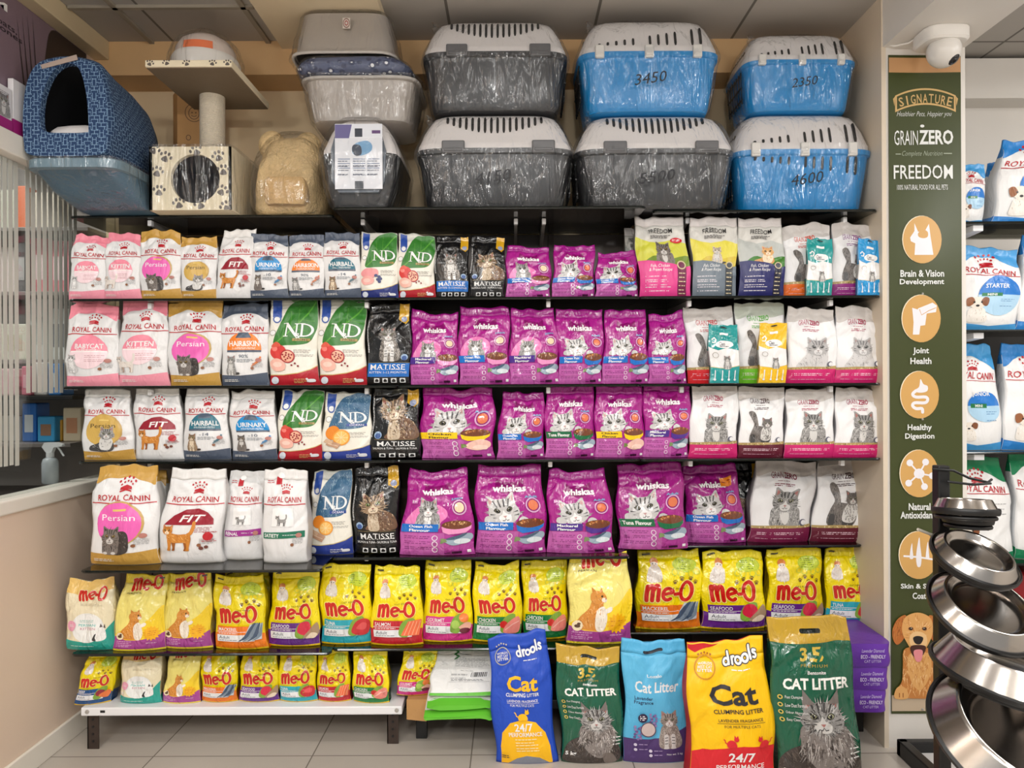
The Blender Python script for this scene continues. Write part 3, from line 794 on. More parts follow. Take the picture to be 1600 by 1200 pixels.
def d_nd(asp, kind):
    A = Art(asp)
    leaf = (52, 122, 44) if kind != 'ocean' else (62, 104, 138)
    base = {'red': (176, 24, 40), 'blue': (34, 48, 120), 'ocean': (40, 62, 150)}[kind]
    A.part = 'leaf_picture' if kind != 'ocean' else 'weave_picture'
    q = A.smooth([(0.98, 0.985), (0.62, 0.985), (0.40, 0.90), (0.24, 0.74), (0.14, 0.54), (0.16, 0.46), (0.40, 0.455), (0.80, 0.48), (0.94, 0.60), (0.99, 0.80)], leaf, 6)
    if kind != 'ocean':
        A.line([(0.16, 0.47), (0.45, 0.62), (0.75, 0.80), (0.97, 0.96)], 0.03, (92, 164, 58))
        for a, b in (((0.32, 0.55), (0.30, 0.72)), ((0.45, 0.63), (0.44, 0.84)), ((0.6, 0.72), (0.62, 0.93)), ((0.5, 0.65), (0.78, 0.62)), ((0.66, 0.75), (0.92, 0.74))): A.line([a, b], 0.014, (84, 152, 56))
        A.fur(q, 120, 0.03, 0.012, [(40, 104, 36), (74, 146, 56), (60, 132, 48)], 0.6, 1.2)
    else:
        A.fur(q, 500, 0.05, 0.012, [(110, 146, 170), (44, 82, 118), (86, 124, 152), (150, 176, 192)], lambda p: (0.6 if int(p[0] * 30) % 2 else 2.4), 0.1)
    A.part = None
    A.poly([(0.004, 0.004), (0.996, 0.004), (0.996, 0.22), (0.85, 0.175), (0.6, 0.135), (0.3, 0.115), (0.004, 0.115)], base)
    A.poly([(0.004, 0.115), (0.3, 0.115), (0.6, 0.135), (0.85, 0.175), (0.996, 0.22), (0.996, 0.23), (0.85, 0.185), (0.6, 0.145), (0.3, 0.124), (0.004, 0.124)], (206, 186, 120))
    A.poly([(0.05, 0.78), (0.24, 0.78), (0.24, 0.985), (0.05, 0.985)], (36, 74, 160)); A.ell(0.145, 0.76, 0.09, None, (70, 100, 170), 14); A.ell(0.145, 0.76, 0.06, None, W_, 14)
    A.ell(0.10, 0.60, 0.07, None, (170, 164, 150), 12); A.ell(0.10, 0.60, 0.055, None, W_, 12)
    A.fine(0.55, 0.93, (0.40, 0.385, 0.37, 0.345, 0.33), (140, 136, 130), 0.005, 5)
    A.part = 'brand_lettering'
    y0, y1 = 0.555, 0.705
    A.poly([(0.36, y0), (0.36, y1), (0.40, y1), (0.56, y0 + 0.04), (0.56, y1), (0.59, y1), (0.59, y0), (0.56, y0), (0.385, y1 - 0.045), (0.385, y0)], W_)
    for x in (0.372, 0.575): A.rect(x - 0.045, y0 - 0.002 if x < 0.5 else y1 - 0.006, x + 0.045, y0 + 0.006 if x < 0.5 else y1 + 0.002, W_)
    A.rect(0.30, y1 - 0.006, 0.40, y1 + 0.002, W_)
    A.text('&', 0.575, y0 - 0.02, 0.66, y0 + 0.04, W_, 0.01)
    dm = (y0 + y1) / 2; dh = (y1 - y0) / 2
    outer = [(0.66, y0)] + [(0.74 + 0.17 * math.cos(g), dm + dh * math.sin(g)) for g in np.linspace(-math.pi / 2, math.pi / 2, 14)] + [(0.66, y1)]
    inner = [(0.70, y0 + 0.012)] + [(0.735 + 0.125 * math.cos(g), dm + (dh - 0.012) * math.sin(g)) for g in np.linspace(-math.pi / 2, math.pi / 2, 14)] + [(0.70, y1 - 0.012)]
    A.poly(outer, W_, [inner])
    A.rect(0.63, y0 - 0.003, 0.74, y0 + 0.005, W_); A.rect(0.63, y1 - 0.005, 0.74, y1 + 0.003, W_)
    A.part = 'flavour_label'
    if kind == 'ocean': A.rect(0.50, 0.50, 0.90, 0.535, (40, 70, 150)); A.text('OCEAN', 0.56, 0.505, 0.84, 0.53, W_, 0.01)
    else: A.rect(0.52, 0.505, 0.86, 0.535, (168, 148, 80)); A.text('PRIME' if kind == 'blue' else 'PRIME', 0.56, 0.51, 0.82, 0.53, (90, 76, 34), 0.01)
    A.part = 'food_picture'
    if kind == 'ocean':
        A.ell(0.24, 0.40, 0.15, None, (236, 140, 44)); A.ell(0.42, 0.33, 0.17, None, (240, 160, 60)); A.ell(0.42, 0.33, 0.14, None, (250, 196, 110))
        for k in range(8):
            g = k * math.pi / 4; A.line([(0.42, 0.33), (0.42 + 0.13 * math.cos(g), 0.33 + 0.13 * asp * math.sin(g))], 0.012, (248, 224, 170))
        A.poly([(0.10, 0.22), (0.34, 0.16), (0.42, 0.23), (0.20, 0.29)], (198, 156, 128)); A.poly([(0.06, 0.26), (0.22, 0.22), (0.26, 0.28), (0.12, 0.31)], (214, 180, 150))
        A.line([(0.16, 0.24), (0.36, 0.20)], 0.012, (236, 214, 190))
    elif kind == 'blue':
        A.smooth([(0.06, 0.38), (0.2, 0.44), (0.46, 0.42), (0.48, 0.33), (0.3, 0.30), (0.1, 0.32)], (232, 150, 152)); A.smooth([(0.06, 0.28), (0.2, 0.33), (0.38, 0.29), (0.36, 0.22), (0.16, 0.19), (0.07, 0.22)], (236, 168, 160))
        A.ell(0.2, 0.26, 0.1, 0.03, (246, 196, 186))
        for x, y in ((0.44, 0.33), (0.52, 0.31), (0.49, 0.27), (0.56, 0.28), (0.53, 0.24)): A.ell(x, y, 0.045, None, (46, 58, 112), 10)
    else:
        A.ell(0.24, 0.38, 0.17, None, (214, 60, 56)); A.ell(0.17, 0.42, 0.06, 0.03, (240, 130, 120)); A.smooth([(0.10, 0.44), (0.2, 0.50), (0.3, 0.45)], (220, 90, 70), 3)
        A.ell(0.43, 0.33, 0.15, None, (176, 34, 46)); A.ell(0.43, 0.33, 0.125, None, (236, 180, 150))
        for k in range(10):
            g = k * 2.4; rr = 0.03 + 0.008 * k; A.ell(0.43 + rr * math.cos(g), 0.33 + rr * asp * math.sin(g), 0.022, None, (150, 22, 40), 7)
        A.smooth([(0.05, 0.27), (0.2, 0.31), (0.36, 0.26), (0.34, 0.18), (0.16, 0.16), (0.06, 0.2)], (242, 186, 170)); A.ell(0.2, 0.24, 0.1, 0.03, (250, 212, 198))
        for x, y in ((0.5, 0.23), (0.57, 0.25), (0.62, 0.22)): A.ell(x, y, 0.022, None, (140, 30, 40), 7)
    A.part = None; A.layer += 1
    A.ell(0.13, 0.06, 0.08, None, (220, 226, 236), 14); A.fine(0.52, 0.76, (0.07, 0.05, 0.035), (220, 190, 120) if kind == 'red' else W_, 0.006, 3)
    A.frame(0.85, 0.035, 0.16); A.smooth([(-0.5, 0.1), (0.4, 0.1), (0.46, 0.4), (0.2, 0.5), (-0.4, 0.45)], (226, 226, 230), 3); A.ell(-0.5, 0.5, 0.15, 0.14, (226, 226, 230), 8); A.noframe()
    return D_(A, (238, 234, 222), [(0, 0.115, base), (0.115, 1, (228, 224, 212))], (206, 206, 198), 'satin')

def d_matisse(asp, kit):
    A = Art(asp)
    K = (20, 20, 22)
    A.poly([(0.74, 0.985), (0.97, 0.985), (0.97, 0.78), (0.90, 0.74), (0.74, 0.79)], (206, 158, 34))
    A.ell(0.86, 0.80, 0.07, None, (150, 160, 190), 12)
    A.part = 'cat_picture'
    if kit: A.frame(0.50, 0.29, 0.80); cat_sit(A, dict(GREY, m=(120, 114, 108), f=[(170, 162, 154), (80, 74, 70), (56, 52, 50), (190, 182, 174)]), 420, False)
    else:
        A.frame(0.54, 0.29, 0.76)
        b = A.smooth([(-0.30, 0.0), (0.50, 0.0), (0.52, 0.34), (0.36, 0.52), (0.1, 0.62), (-0.2, 0.5), (-0.22, 0.2)], (112, 82, 62))
        A.fur(b, 420, 0.14, 0.026, BROWN['f'] + [(40, 30, 26)], -0.8, 0.6)
        b = A.smooth([(-0.24, 0.0), (0.06, 0.0), (0.06, 0.3), (0.0, 0.56), (-0.2, 0.5)], (206, 188, 164))
        A.fur(b, 120, 0.12, 0.026, [(226, 212, 190), (170, 146, 120)], -1.5, 0.4)
        cat_head(A, -0.10, 0.74, 0.32, BROWN, 200, 0.04, 0.12)
    A.noframe(); A.part = 'brand_lettering'
    if kit:
        A.rect(0.03, 0.10, 0.97, 0.265, (28, 110, 196))
        A.line([(0.03, 0.27), (0.97, 0.27)], 0.012, (120, 110, 80))
    else: A.line([(0.10, 0.275), (0.92, 0.275)], 0.008, (140, 120, 80))
    A.text('MATISSE', 0.09 if kit else 0.16, 0.185, 0.88, 0.25, W_, 0.004, 0, 0, 1.05)
    for x in np.linspace(0.12 if kit else 0.19, 0.86, 9): A.rect(x - 0.012, 0.183, x + 0.022, 0.188, W_)
    A.text('KITTEN 1-12 MONTHS' if kit else 'SALMON & TUNA - SALMON & TUNA', 0.08, 0.14, 0.92, 0.165, W_, 0.0)
    A.part = 'pictogram_row'
    for k in range(4):
        x = 0.20 + 0.19 * k; A.rect(x, 0.035, x + 0.12, 0.085, (232, 232, 232)); A.smooth([(x + 0.02, 0.045), (x + 0.1, 0.045), (x + 0.09, 0.07), (x + 0.04, 0.075)], K, 3)
    A.part = None; A.layer += 1
    A.ell(0.17 if not kit else 0.84, 0.335, 0.075, None, (150, 176, 206), 14); A.ell(0.17 if not kit else 0.84, 0.325, 0.055, None, (60, 90, 150), 12)
    A.frame(0.06, 0.60, 1.0, math.pi / 2); A.fine(-0.42, 0.42, (0.0, 0.016), (190, 190, 190), 0.012, 4); A.noframe()
    return D_(A, K, [(0, 1, (22, 22, 24))], (24, 24, 26), 'gloss')

PURP = (170, 30, 138)
def d_whis(asp, title, lcol, tcol, pose, food='fish', adult=True, tag_=False):
    A = Art(asp)
    A.rect(0.004, 0.004, 0.60, 0.27, (190, 92, 170)); A.poly([(0.60, 0.004), (0.996, 0.004), (0.996, 0.15), (0.60, 0.27)], (176, 62, 152))
    A.fine(0.06, 0.46, (0.225, 0.205, 0.165, 0.145, 0.10, 0.08), (110, 20, 96), 0.007, 7, 0.35)
    A.part = 'brand_lettering'
    A.poly([(0.30, 0.855), (0.40, 0.815), (0.62, 0.815), (0.72, 0.855)] + [(0.51 + 0.215 * math.cos(g), 0.765 - 0.075 * math.sin(g)) for g in np.linspace(0, math.pi, 12)], (136, 16, 104))
    A.text('whiskas', 0.26, 0.71, 0.76, 0.785, (246, 244, 246), 0.035)
    A.part = 'cat_picture'
    if pose == 'kit':
        A.smooth([(0.06, 0.36), (0.12, 0.50), (0.28, 0.60), (0.48, 0.60), (0.62, 0.54), (0.64, 0.46), (0.56, 0.40), (0.5, 0.34), (0.3, 0.32)], (236, 130, 190))
        A.frame(0.36, 0.31, 0.42); cat_bust(A, dict(SILV, m=(160, 158, 158), f=[(190, 188, 188), (100, 98, 98), (70, 68, 70), (206, 204, 204)]), 200); A.noframe()
    else:
        A.frame(0.40, 0.49, 0.26); cat_head(A, 0, 0, 0.82, SILV, 90, 0.05, 0.16)
        for x in (-0.82, 1.05): A.smooth([(x - 0.26, -0.62), (x + 0.2, -0.7), (x + 0.26, -0.42), (x + 0.0, -0.26), (x - 0.24, -0.36)], (206, 204, 204), 4)
        A.noframe()
    A.part = 'flavour_label'
    A.poly([(0.02, 0.275), (0.52, 0.285), (0.52, 0.37), (0.02, 0.365)], lcol)
    w = title.split('|')
    if len(w) == 1: A.text(w[0], 0.06, 0.30, 0.48, 0.345, tcol, 0.03)
    else: A.text(w[0], 0.12, 0.328, 0.44, 0.358, tcol, 0.03); A.text(w[1], 0.13, 0.285, 0.41, 0.315, tcol, 0.03)
    A.part = 'food_picture'
    bowl = lcol if pose != 'kit' else (236, 150, 200)
    A.poly([(0.56, 0.34), (0.96, 0.37), (0.95, 0.31), (0.88, 0.265), (0.66, 0.25), (0.58, 0.28)], bowl)
    A.ell(0.76, 0.36, 0.20, 0.05, (112, 58, 30))
    A.fur([(0.58, 0.34), (0.95, 0.36), (0.9, 0.40), (0.76, 0.415), (0.62, 0.39)], 46, 0.035, 0.03, [(190, 110, 50), (150, 74, 36), (210, 150, 84), (120, 60, 30)] if pose != 'kit' else [(226, 190, 130), (190, 140, 90), (150, 96, 60)], 0.3, 2.0)
    if food == 'fish':
        A.smooth([(0.58, 0.19), (0.7, 0.20), (0.84, 0.255), (0.96, 0.25), (0.97, 0.19), (0.84, 0.14), (0.70, 0.13)], (150, 168, 184)); A.smooth([(0.62, 0.20), (0.76, 0.235), (0.9, 0.262), (0.84, 0.22), (0.72, 0.19)], (70, 92, 116), 4)
        A.ell(0.84, 0.17, 0.11, 0.03, (214, 222, 228)); A.poly([(0.55, 0.15), (0.64, 0.17), (0.62, 0.205), (0.56, 0.21)], (120, 140, 90))
    else:
        A.smooth([(0.62, 0.16), (0.68, 0.23), (0.84, 0.27), (0.96, 0.23), (0.95, 0.16), (0.78, 0.12)], (236, 190, 176)); A.smooth([(0.72, 0.15), (0.78, 0.19), (0.92, 0.18), (0.90, 0.13)], (246, 212, 198), 4); A.poly([(0.56, 0.15), (0.64, 0.17), (0.62, 0.205), (0.56, 0.21)], (110, 130, 60))
    A.part = 'round_badge'
    A.ell(0.82, 0.555, 0.105, None, (222, 170, 214), 18, 0, 0.82); A.ell(0.82, 0.555, 0.07, None, (226, 120, 80) if adult else (236, 214, 180), 14)
    A.text('Adult' if adult else 'JUNIOR', 0.72, 0.635, 0.90, 0.662, (120, 190, 230), 0.02)
    A.part = None; A.layer += 1
    for k in range(3): A.ell(0.48, 0.215 - 0.065 * k, 0.04, None, (236, 214, 232), 12, 0, 0.7)
    A.rect(0.10, 0.60, 0.19, 0.64, (206, 120, 190)); A.text('1+', 0.115, 0.606, 0.175, 0.634, W_, 0.02)
    A.rect(0.70, 0.035, 0.83, 0.06, (60, 10, 50)); A.rect(0.90, 0.04, 0.95, 0.07, (240, 236, 240)); A.fine(0.60, 0.68, (0.04,), (90, 16, 76), 0.008)
    if tag_: A.poly([(0.66, 0.82), (0.88, 0.845), (0.87, 0.73), (0.65, 0.715)], (236, 134, 30)); A.fine(0.68, 0.85, (0.79, 0.765), (150, 40, 30), 0.012)
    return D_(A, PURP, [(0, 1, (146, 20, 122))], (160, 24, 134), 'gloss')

YEL = (250, 226, 6)
def d_meo(asp, col, title, food, dy=0.0):
    A = Art(asp)
    A.poly([(0.004, 0.004), (0.996, 0.004), (0.996, 0.22), (0.8, 0.23), (0.4, 0.205), (0.2, 0.205), (0.004, 0.235)], col)
    A.poly([(0.004, 0.004), (0.996, 0.004), (0.996, 0.03), (0.5, 0.022), (0.004, 0.03)], (236, 196, 20))
    A.part = 'speech_bubble_print'
    A.ell(0.74, 0.82, 0.20, 0.085, (190, 212, 60)); A.ell(0.74, 0.82, 0.185, 0.075, (206, 222, 70))
    A.fine(0.60, 0.88, (0.865, 0.845, 0.82, 0.795, 0.77), (110, 136, 40), 0.008, 5)
    for x, y in ((0.56, 0.735), (0.66, 0.715), (0.82, 0.715), (0.92, 0.735)): A.ell(x, y, 0.055, None, (214, 216, 60), 12, 0, 0.7)
    A.part = 'cat_picture'; A.frame(0.25, 0.615, 0.36); cat_meo(A); A.noframe()
    A.part = None; A.layer += 1
    for x, y in ((0.56, 0.61), (0.66, 0.65), (0.72, 0.60), (0.80, 0.65), (0.88, 0.60)): paw(A, x, y, 0.024, (120, 84, 30))
    A.part = 'brand_lettering'
    logo_meo(A, 0.14, 0.38, 0.25, (206, 28, 20), (252, 238, 130), 0.03)
    A.text('CAT FOOD', 0.46, 0.535, 0.72, 0.553, (40, 36, 10), 0.01, 0, 0, 1.2)
    A.part = 'flavour_label'
    A.rect(0.08, 0.22, 0.74, 0.335, col if title != 'MACKEREL' else (238, 120, 30)); A.rect(0.08, 0.13, 0.80, 0.22, (232, 234, 236)); A.rect(0.08, 0.255, 0.66, 0.262, (236, 226, 226))
    A.text(title, 0.11, 0.27, 0.11 + 0.048 * len(title), 0.315, W_, 0.01); A.fine(0.11, 0.52, (0.235,), W_, 0.008, 4)
    A.text('Adult', 0.12, 0.165, 0.34, 0.205, (50, 60, 80), 0.0); A.fine(0.12, 0.50, (0.145,), (120, 124, 130), 0.007, 4)
    A.part = 'food_picture'
    G = (128, 168, 60)
    if food == 'mackerel':
        A.poly([(0.58, 0.13), (0.93, 0.15), (0.96, 0.36), (0.74, 0.36)], (196, 202, 206))
        for k in range(4): A.smooth([(0.50 + 0.08 * k, 0.135), (0.62 + 0.08 * k, 0.20), (0.78 + 0.05 * k, 0.36), (0.84 + 0.035 * k, 0.35), (0.70 + 0.075 * k, 0.19)], ((66, 84, 108) if k % 2 == 0 else (120, 136, 152)), 3)
    else:
        A.smooth([(0.56, 0.16), (0.60, 0.30), (0.72, 0.36), (0.84, 0.35), (0.80, 0.2), (0.7, 0.13)], G, 4)
        if food == 'tuna': A.smooth([(0.62, 0.18), (0.68, 0.30), (0.84, 0.34), (0.95, 0.30), (0.94, 0.16), (0.78, 0.13)], (200, 44, 50)); A.smooth([(0.70, 0.22), (0.8, 0.29), (0.9, 0.27), (0.86, 0.2)], (222, 84, 84), 4)
        elif food == 'seafood': A.smooth([(0.60, 0.22), (0.64, 0.33), (0.78, 0.34), (0.84, 0.25), (0.74, 0.17)], (216, 40, 70)); A.smooth([(0.70, 0.14), (0.84, 0.26), (0.95, 0.33), (0.96, 0.16)], (170, 140, 110), 4); A.smooth([(0.74, 0.13), (0.86, 0.2), (0.95, 0.18), (0.9, 0.125)], (236, 214, 190), 4)
        elif food == 'salmon':
            A.poly([(0.60, 0.15), (0.72, 0.33), (0.96, 0.35), (0.93, 0.14)], (238, 112, 70))
            for k in range(4): A.line([(0.66 + 0.07 * k, 0.15), (0.76 + 0.06 * k, 0.33)], 0.012, (250, 180, 140))
        elif food == 'gourmet': A.ell(0.82, 0.32, 0.09, None, (240, 130, 60), 12); A.ell(0.66, 0.24, 0.08, None, (170, 204, 90), 12); A.smooth([(0.72, 0.2), (0.86, 0.27), (0.95, 0.24), (0.92, 0.17)], (240, 180, 160), 4); A.ell(0.84, 0.16, 0.10, 0.035, (110, 40, 56), 12)
        elif food == 'chicken': A.ell(0.62, 0.24, 0.08, None, (214, 50, 44), 12); A.smooth([(0.62, 0.15), (0.70, 0.26), (0.88, 0.33), (0.95, 0.26), (0.93, 0.14), (0.76, 0.125)], (236, 140, 128)); A.line([(0.66, 0.17), (0.80, 0.24), (0.92, 0.27)], 0.02, (248, 190, 178))
        elif food == 'mix': A.ell(0.70, 0.25, 0.11, None, (150, 40, 56), 14); A.smooth([(0.68, 0.2), (0.86, 0.29), (0.95, 0.25), (0.9, 0.14)], (240, 124, 60), 4)
    A.part = None; A.layer += 1
    A.rect(0.07, 0.945, 0.20, 0.965, (60, 56, 20))
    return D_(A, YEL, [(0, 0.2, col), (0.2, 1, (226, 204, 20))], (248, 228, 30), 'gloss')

def d_meo_persian(asp, ty=0.80):
    A = Art(asp)
    A.smooth([(0.004, 0.20), (0.2, 0.3), (0.5, 0.35), (0.75, 0.45), (0.996, 0.60), (0.996, 0.2), (0.5, 0.1)], (250, 214, 40), 4)
    A.poly([(0.004, 0.004), (0.996, 0.004), (0.996, 0.25), (0.8, 0.19), (0.5, 0.155), (0.25, 0.16), (0.004, 0.21)], (168, 70, 150))
    A.poly([(0.004, 0.004), (0.996, 0.004), (0.996, 0.03), (0.004, 0.03)], (248, 226, 60))
    A.fine(0.06, 0.40, (0.135, 0.11, 0.085, 0.065), (226, 180, 216), 0.007, 4); A.fine(0.66, 0.92, (0.11,), (236, 200, 226), 0.007, 2)
    A.part = 'cat_picture'; A.frame(0.42, 0.17, 0.60); cat_orange(A, 150); A.noframe()
    A.part = 'sunburst_badge'
    pts = []
    for k in range(28):
        g = k * math.pi / 14; r = 0.17 if k % 2 else 0.125
        pts.append((0.76 + r * math.cos(g), 0.245 + r * asp * math.sin(g)))
    A.poly(pts, (244, 180, 20)); A.fine(0.66, 0.86, (0.27, 0.245, 0.22), (206, 110, 20), 0.008, 4)
    A.part = 'brand_lettering'
    logo_meo(A, 0.22, ty - 0.01, 0.245, (206, 34, 20), (250, 238, 160), 0.10)
    A.text('PERSIAN', 0.16, ty - 0.045, 0.46, ty - 0.027, (70, 60, 30), 0.01, 0, 0, 1.2)
    A.part = None; A.layer += 1
    A.ell(0.14, 0.215, 0.085, None, (244, 226, 190), 14); A.ell(0.14, 0.21, 0.05, 0.02, (90, 60, 40), 8); A.ell(0.16, 0.235, 0.03, 0.015, (90, 60, 40), 8)
    A.rect(0.80, 0.945, 0.92, 0.962, (60, 60, 90))
    return D_(A, (246, 232, 130), [(0, 0.18, (168, 70, 150)), (0.18, 1, (240, 220, 90))], (248, 226, 60), 'gloss')

def d_meo_kitten(asp, ty=0.74):
    A = Art(asp)
    A.poly([(0.004, 0.80), (0.5, 0.78), (0.996, 0.84), (0.996, 0.99), (0.004, 0.99)], (242, 204, 120))
    A.poly([(0.004, 0.004), (0.996, 0.004), (0.996, 0.42), (0.86, 0.30), (0.7, 0.17), (0.4, 0.13), (0.004, 0.15)], (34, 162, 148))
    A.part = 'flavour_label'
    A.ell(0.48, 0.33, 0.34, 0.21, (246, 248, 246)); A.text('PERSIAN', 0.30, 0.35, 0.66, 0.385, (100, 200, 196), 0.01); A.text('KITTEN', 0.34, 0.30, 0.66, 0.335, (206, 150, 170), 0.01); A.fine(0.32, 0.62, (0.41, 0.43), (150, 200, 196), 0.008, 3)
    A.part = 'cat_picture'
    A.frame(0.74, 0.15, 0.28); b = A.smooth([(-0.3, 0), (0.34, 0.06), (0.42, 0.5), (0.3, 0.9), (0.0, 1.0), (-0.2, 0.6)], (244, 244, 242)); A.fur(b, 60, 0.2, 0.04, [(255, 255, 255), (214, 214, 212)], -1.5, 0.4)
    A.poly([(0.0, 0.95), (0.06, 1.24), (0.22, 0.98)], (96, 84, 84)); A.poly([(0.26, 0.95), (0.34, 1.2), (0.42, 0.86)], (96, 84, 84)); A.smooth([(-0.5, 0.04), (-0.36, 0.4), (-0.22, 0.5), (-0.3, 0.2), (-0.24, 0.0)], (60, 60, 64), 4); A.noframe()
    A.part = 'brand_lettering'
    logo_meo(A, 0.31, ty - 0.01, 0.20, (206, 34, 20), (250, 240, 200), 0.05)
    A.part = None; A.layer += 1
    A.smooth([(0.05, 0.36), (0.10, 0.42), (0.2, 0.41), (0.24, 0.36), (0.18, 0.28), (0.08, 0.29)], (242, 170, 196), 4); A.fine(0.10, 0.20, (0.36, 0.34), W_, 0.008)
    A.ell(0.10, 0.21, 0.04, None, (244, 240, 230), 10); A.fine(0.14, 0.7, (0.07,), (190, 230, 224), 0.008, 5)
    A.fine(0.34, 0.8, (0.66, 0.64), (200, 190, 160), 0.006, 5)
    return D_(A, (242, 232, 200), [(0, 0.15, (34, 162, 148)), (0.15, 1, (236, 222, 184))], (240, 200, 110), 'gloss')

def d_freedom(asp, col, mid, fold, pose, title):
    A = Art(asp)
    A.poly([(0.004, 0.30), (0.996, 0.30), (0.996, 0.66), (0.7, 0.70), (0.4, 0.66), (0.004, 0.74)], mid)
    A.smooth([(0.004, 0.36), (0.3, 0.50), (0.6, 0.46), (0.996, 0.50), (0.996, 0.3), (0.5, 0.28), (0.004, 0.3)], fold, 4)
    A.part = 'cat_picture'; A.frame(0.52, 0.40, 0.42)
    {'a': lambda: cat_bust(A, DARKC, 120), 'b': lambda: cat_sit(A, dict(GREY, m=(214, 200, 180), f=[(240, 232, 220), (90, 74, 60), (170, 150, 130)]), 120), 'c': lambda: cat_lie(A, dict(ORANGE, d=(206, 150, 90), m=(226, 178, 120)), 120)}[pose](); A.noframe()
    A.part = 'lower_panel_print'
    A.poly([(0.004, 0.004), (0.996, 0.004), (0.996, 0.38), (0.86, 0.36), (0.66, 0.40), (0.4, 0.43), (0.2, 0.45), (0.004, 0.44)], col)
    A.text(title, 0.18, 0.30, 0.62, 0.40, W_, 0.0, 0.35); A.fine(0.10, 0.60, (0.245, 0.20, 0.18, 0.14, 0.115, 0.07), (226, 220, 226), 0.008, 6)
    dk = tuple(int(k * 0.5) for k in col); A.rect(0.72, 0.02, 0.90, 0.38, dk); A.ell(0.81, 0.385, 0.09, None, (206, 190, 150), 14); A.ell(0.81, 0.385, 0.065, None, dk, 12); A.fine(0.745, 0.88, (0.28, 0.23, 0.18, 0.13, 0.08, 0.04), (226, 210, 170), 0.01, 3)
    A.part = 'brand_lettering'
    A.text('FREEDOM', 0.26, 0.785, 0.74, 0.845, (30, 28, 28), 0.006); A.fine(0.28, 0.72, (0.75, 0.735, 0.72), (70, 66, 66), 0.007, 4)
    A.part = None; A.layer += 1
    if pose == 'a': A.ell(0.80, 0.69, 0.12, 0.035, (206, 30, 50)); A.fine(0.72, 0.88, (0.695, 0.68), W_, 0.008)
    return D_(A, (214, 212, 206), [(0, 0.42, col), (0.42, 1, (206, 204, 198))], (206, 200, 198), 'satin')

def d_gz(asp, col, bcol, pose, topc=(206, 200, 196)):
    A = Art(asp)
    A.smooth([(0.004, 0.80), (0.3, 0.84), (0.6, 0.80), (0.996, 0.86), (0.996, 0.99), (0.5, 0.99), (0.004, 0.99)], topc, 4)
    A.part = 'brand_lettering'
    A.text('GRAIN', 0.24, 0.765, 0.44, 0.835, bcol, 0.0); A.text('ZERO', 0.455, 0.765, 0.66, 0.835, bcol, 0.03)
    A.fine(0.34, 0.62, (0.735,), bcol, 0.006, 2); A.fine(0.30, 0.70, (0.70, 0.68), bcol, 0.009, 5)
    A.part = 'cat_picture'
    if pose == 'tail': A.frame(0.46, 0.21, 0.60); cat_tailup(A, dict(GREY, m=(120, 114, 110), f=[(80, 74, 72), (150, 144, 140), (60, 56, 54)]), 200)
    elif pose == 'kit': A.frame(0.53, 0.195, 0.62); cat_bust(A, GREY, 240)
    else:
        A.frame(0.52, 0.2, 0.66); b = A.smooth([(-0.5, 0.0), (0.36, 0.0), (0.4, 0.3), (0.3, 0.6), (-0.1, 0.6), (-0.42, 0.26)], (214, 212, 212)); A.fur(b, 140, 0.16, 0.03, PALE['f'], -1.2, 0.5); cat_head(A, 0.06, 0.66, 0.30, PALE, 120, 0.1)
    A.noframe(); A.part = None
    A.poly([(0.004, 0.17), (0.996, 0.17), (0.996, 0.225), (0.72, 0.21), (0.4, 0.215), (0.004, 0.205)], (176, 152, 96)); A.fur([(0.01, 0.17), (0.99, 0.17), (0.99, 0.22), (0.01, 0.2)], 60, 0.03, 0.02, [(206, 186, 130), (120, 110, 60), (226, 210, 170)], 0.3, 2.0)
    A.part = 'lower_band_print'
    A.poly([(0.004, 0.004), (0.996, 0.004), (0.996, 0.185), (0.004, 0.175)], col)
    A.fine(0.10, 0.92, (0.12, 0.10), (240, 214, 226), 0.008, 3); A.fine(0.10, 0.9, (0.05,), (226, 190, 206), 0.005, 5)
    A.part = None; A.layer += 1
    A.ell(0.84, 0.25, 0.06, None, (90, 90, 110), 14); A.ell(0.855, 0.25, 0.045, None, (236, 236, 238), 12)
    return D_(A, (240, 239, 240), [(0, 0.18, col), (0.18, 1, (226, 224, 226))], topc, 'satin')

def d_pouch(asp, col):
    A = Art(asp)
    A.poly([(0.004, 0.62), (0.3, 0.56), (0.6, 0.60), (0.996, 0.56), (0.996, 0.99), (0.004, 0.99)], col)
    A.poly([(0.004, 0.004), (0.996, 0.004), (0.996, 0.30), (0.5, 0.25), (0.004, 0.28)], col)
    A.line([(0.004, 0.28), (0.5, 0.25), (0.996, 0.30)], 0.02, (214, 190, 120))
    A.part = 'brand_lettering'
    A.ell(0.52, 0.66, 0.30, 0.065, (240, 240, 240)); A.text('Ciao', 0.34, 0.64, 0.54, 0.70, (60, 60, 70), 0.02); A.fine(0.36, 0.76, (0.62,), (80, 80, 90), 0.012, 2); A.rect(0.36, 0.82, 0.66, 0.86, (240, 240, 240))
    A.line([(0.10, 0.74), (0.18, 0.78), (0.24, 0.74), (0.20, 0.69), (0.12, 0.70)], 0.05, (240, 240, 240))
    A.part = 'cat_picture'; A.frame(0.56, 0.24, 0.44); cat_sit(A, GREY, 90, False); A.noframe()
    A.part = None; A.layer += 1
    for x in (0.16, 0.40, 0.62, 0.82): A.line([(x, 0.07), (x, 0.22)], 0.035, (226, 232, 236)); A.ell(x, 0.065, 0.04, None, (226, 232, 236), 8)
    A.ell(0.20, 0.48, 0.10, None, (150, 140, 130), 14, 0, 0.85)
    A.ell(0.5, 0.955, 0.12, 0.012, (30, 34, 34), 10)
    return D_(A, (240, 240, 240), [(0, 0.3, col), (0.3, 0.56, (230, 230, 230)), (0.56, 1, col)], col, 'gloss')

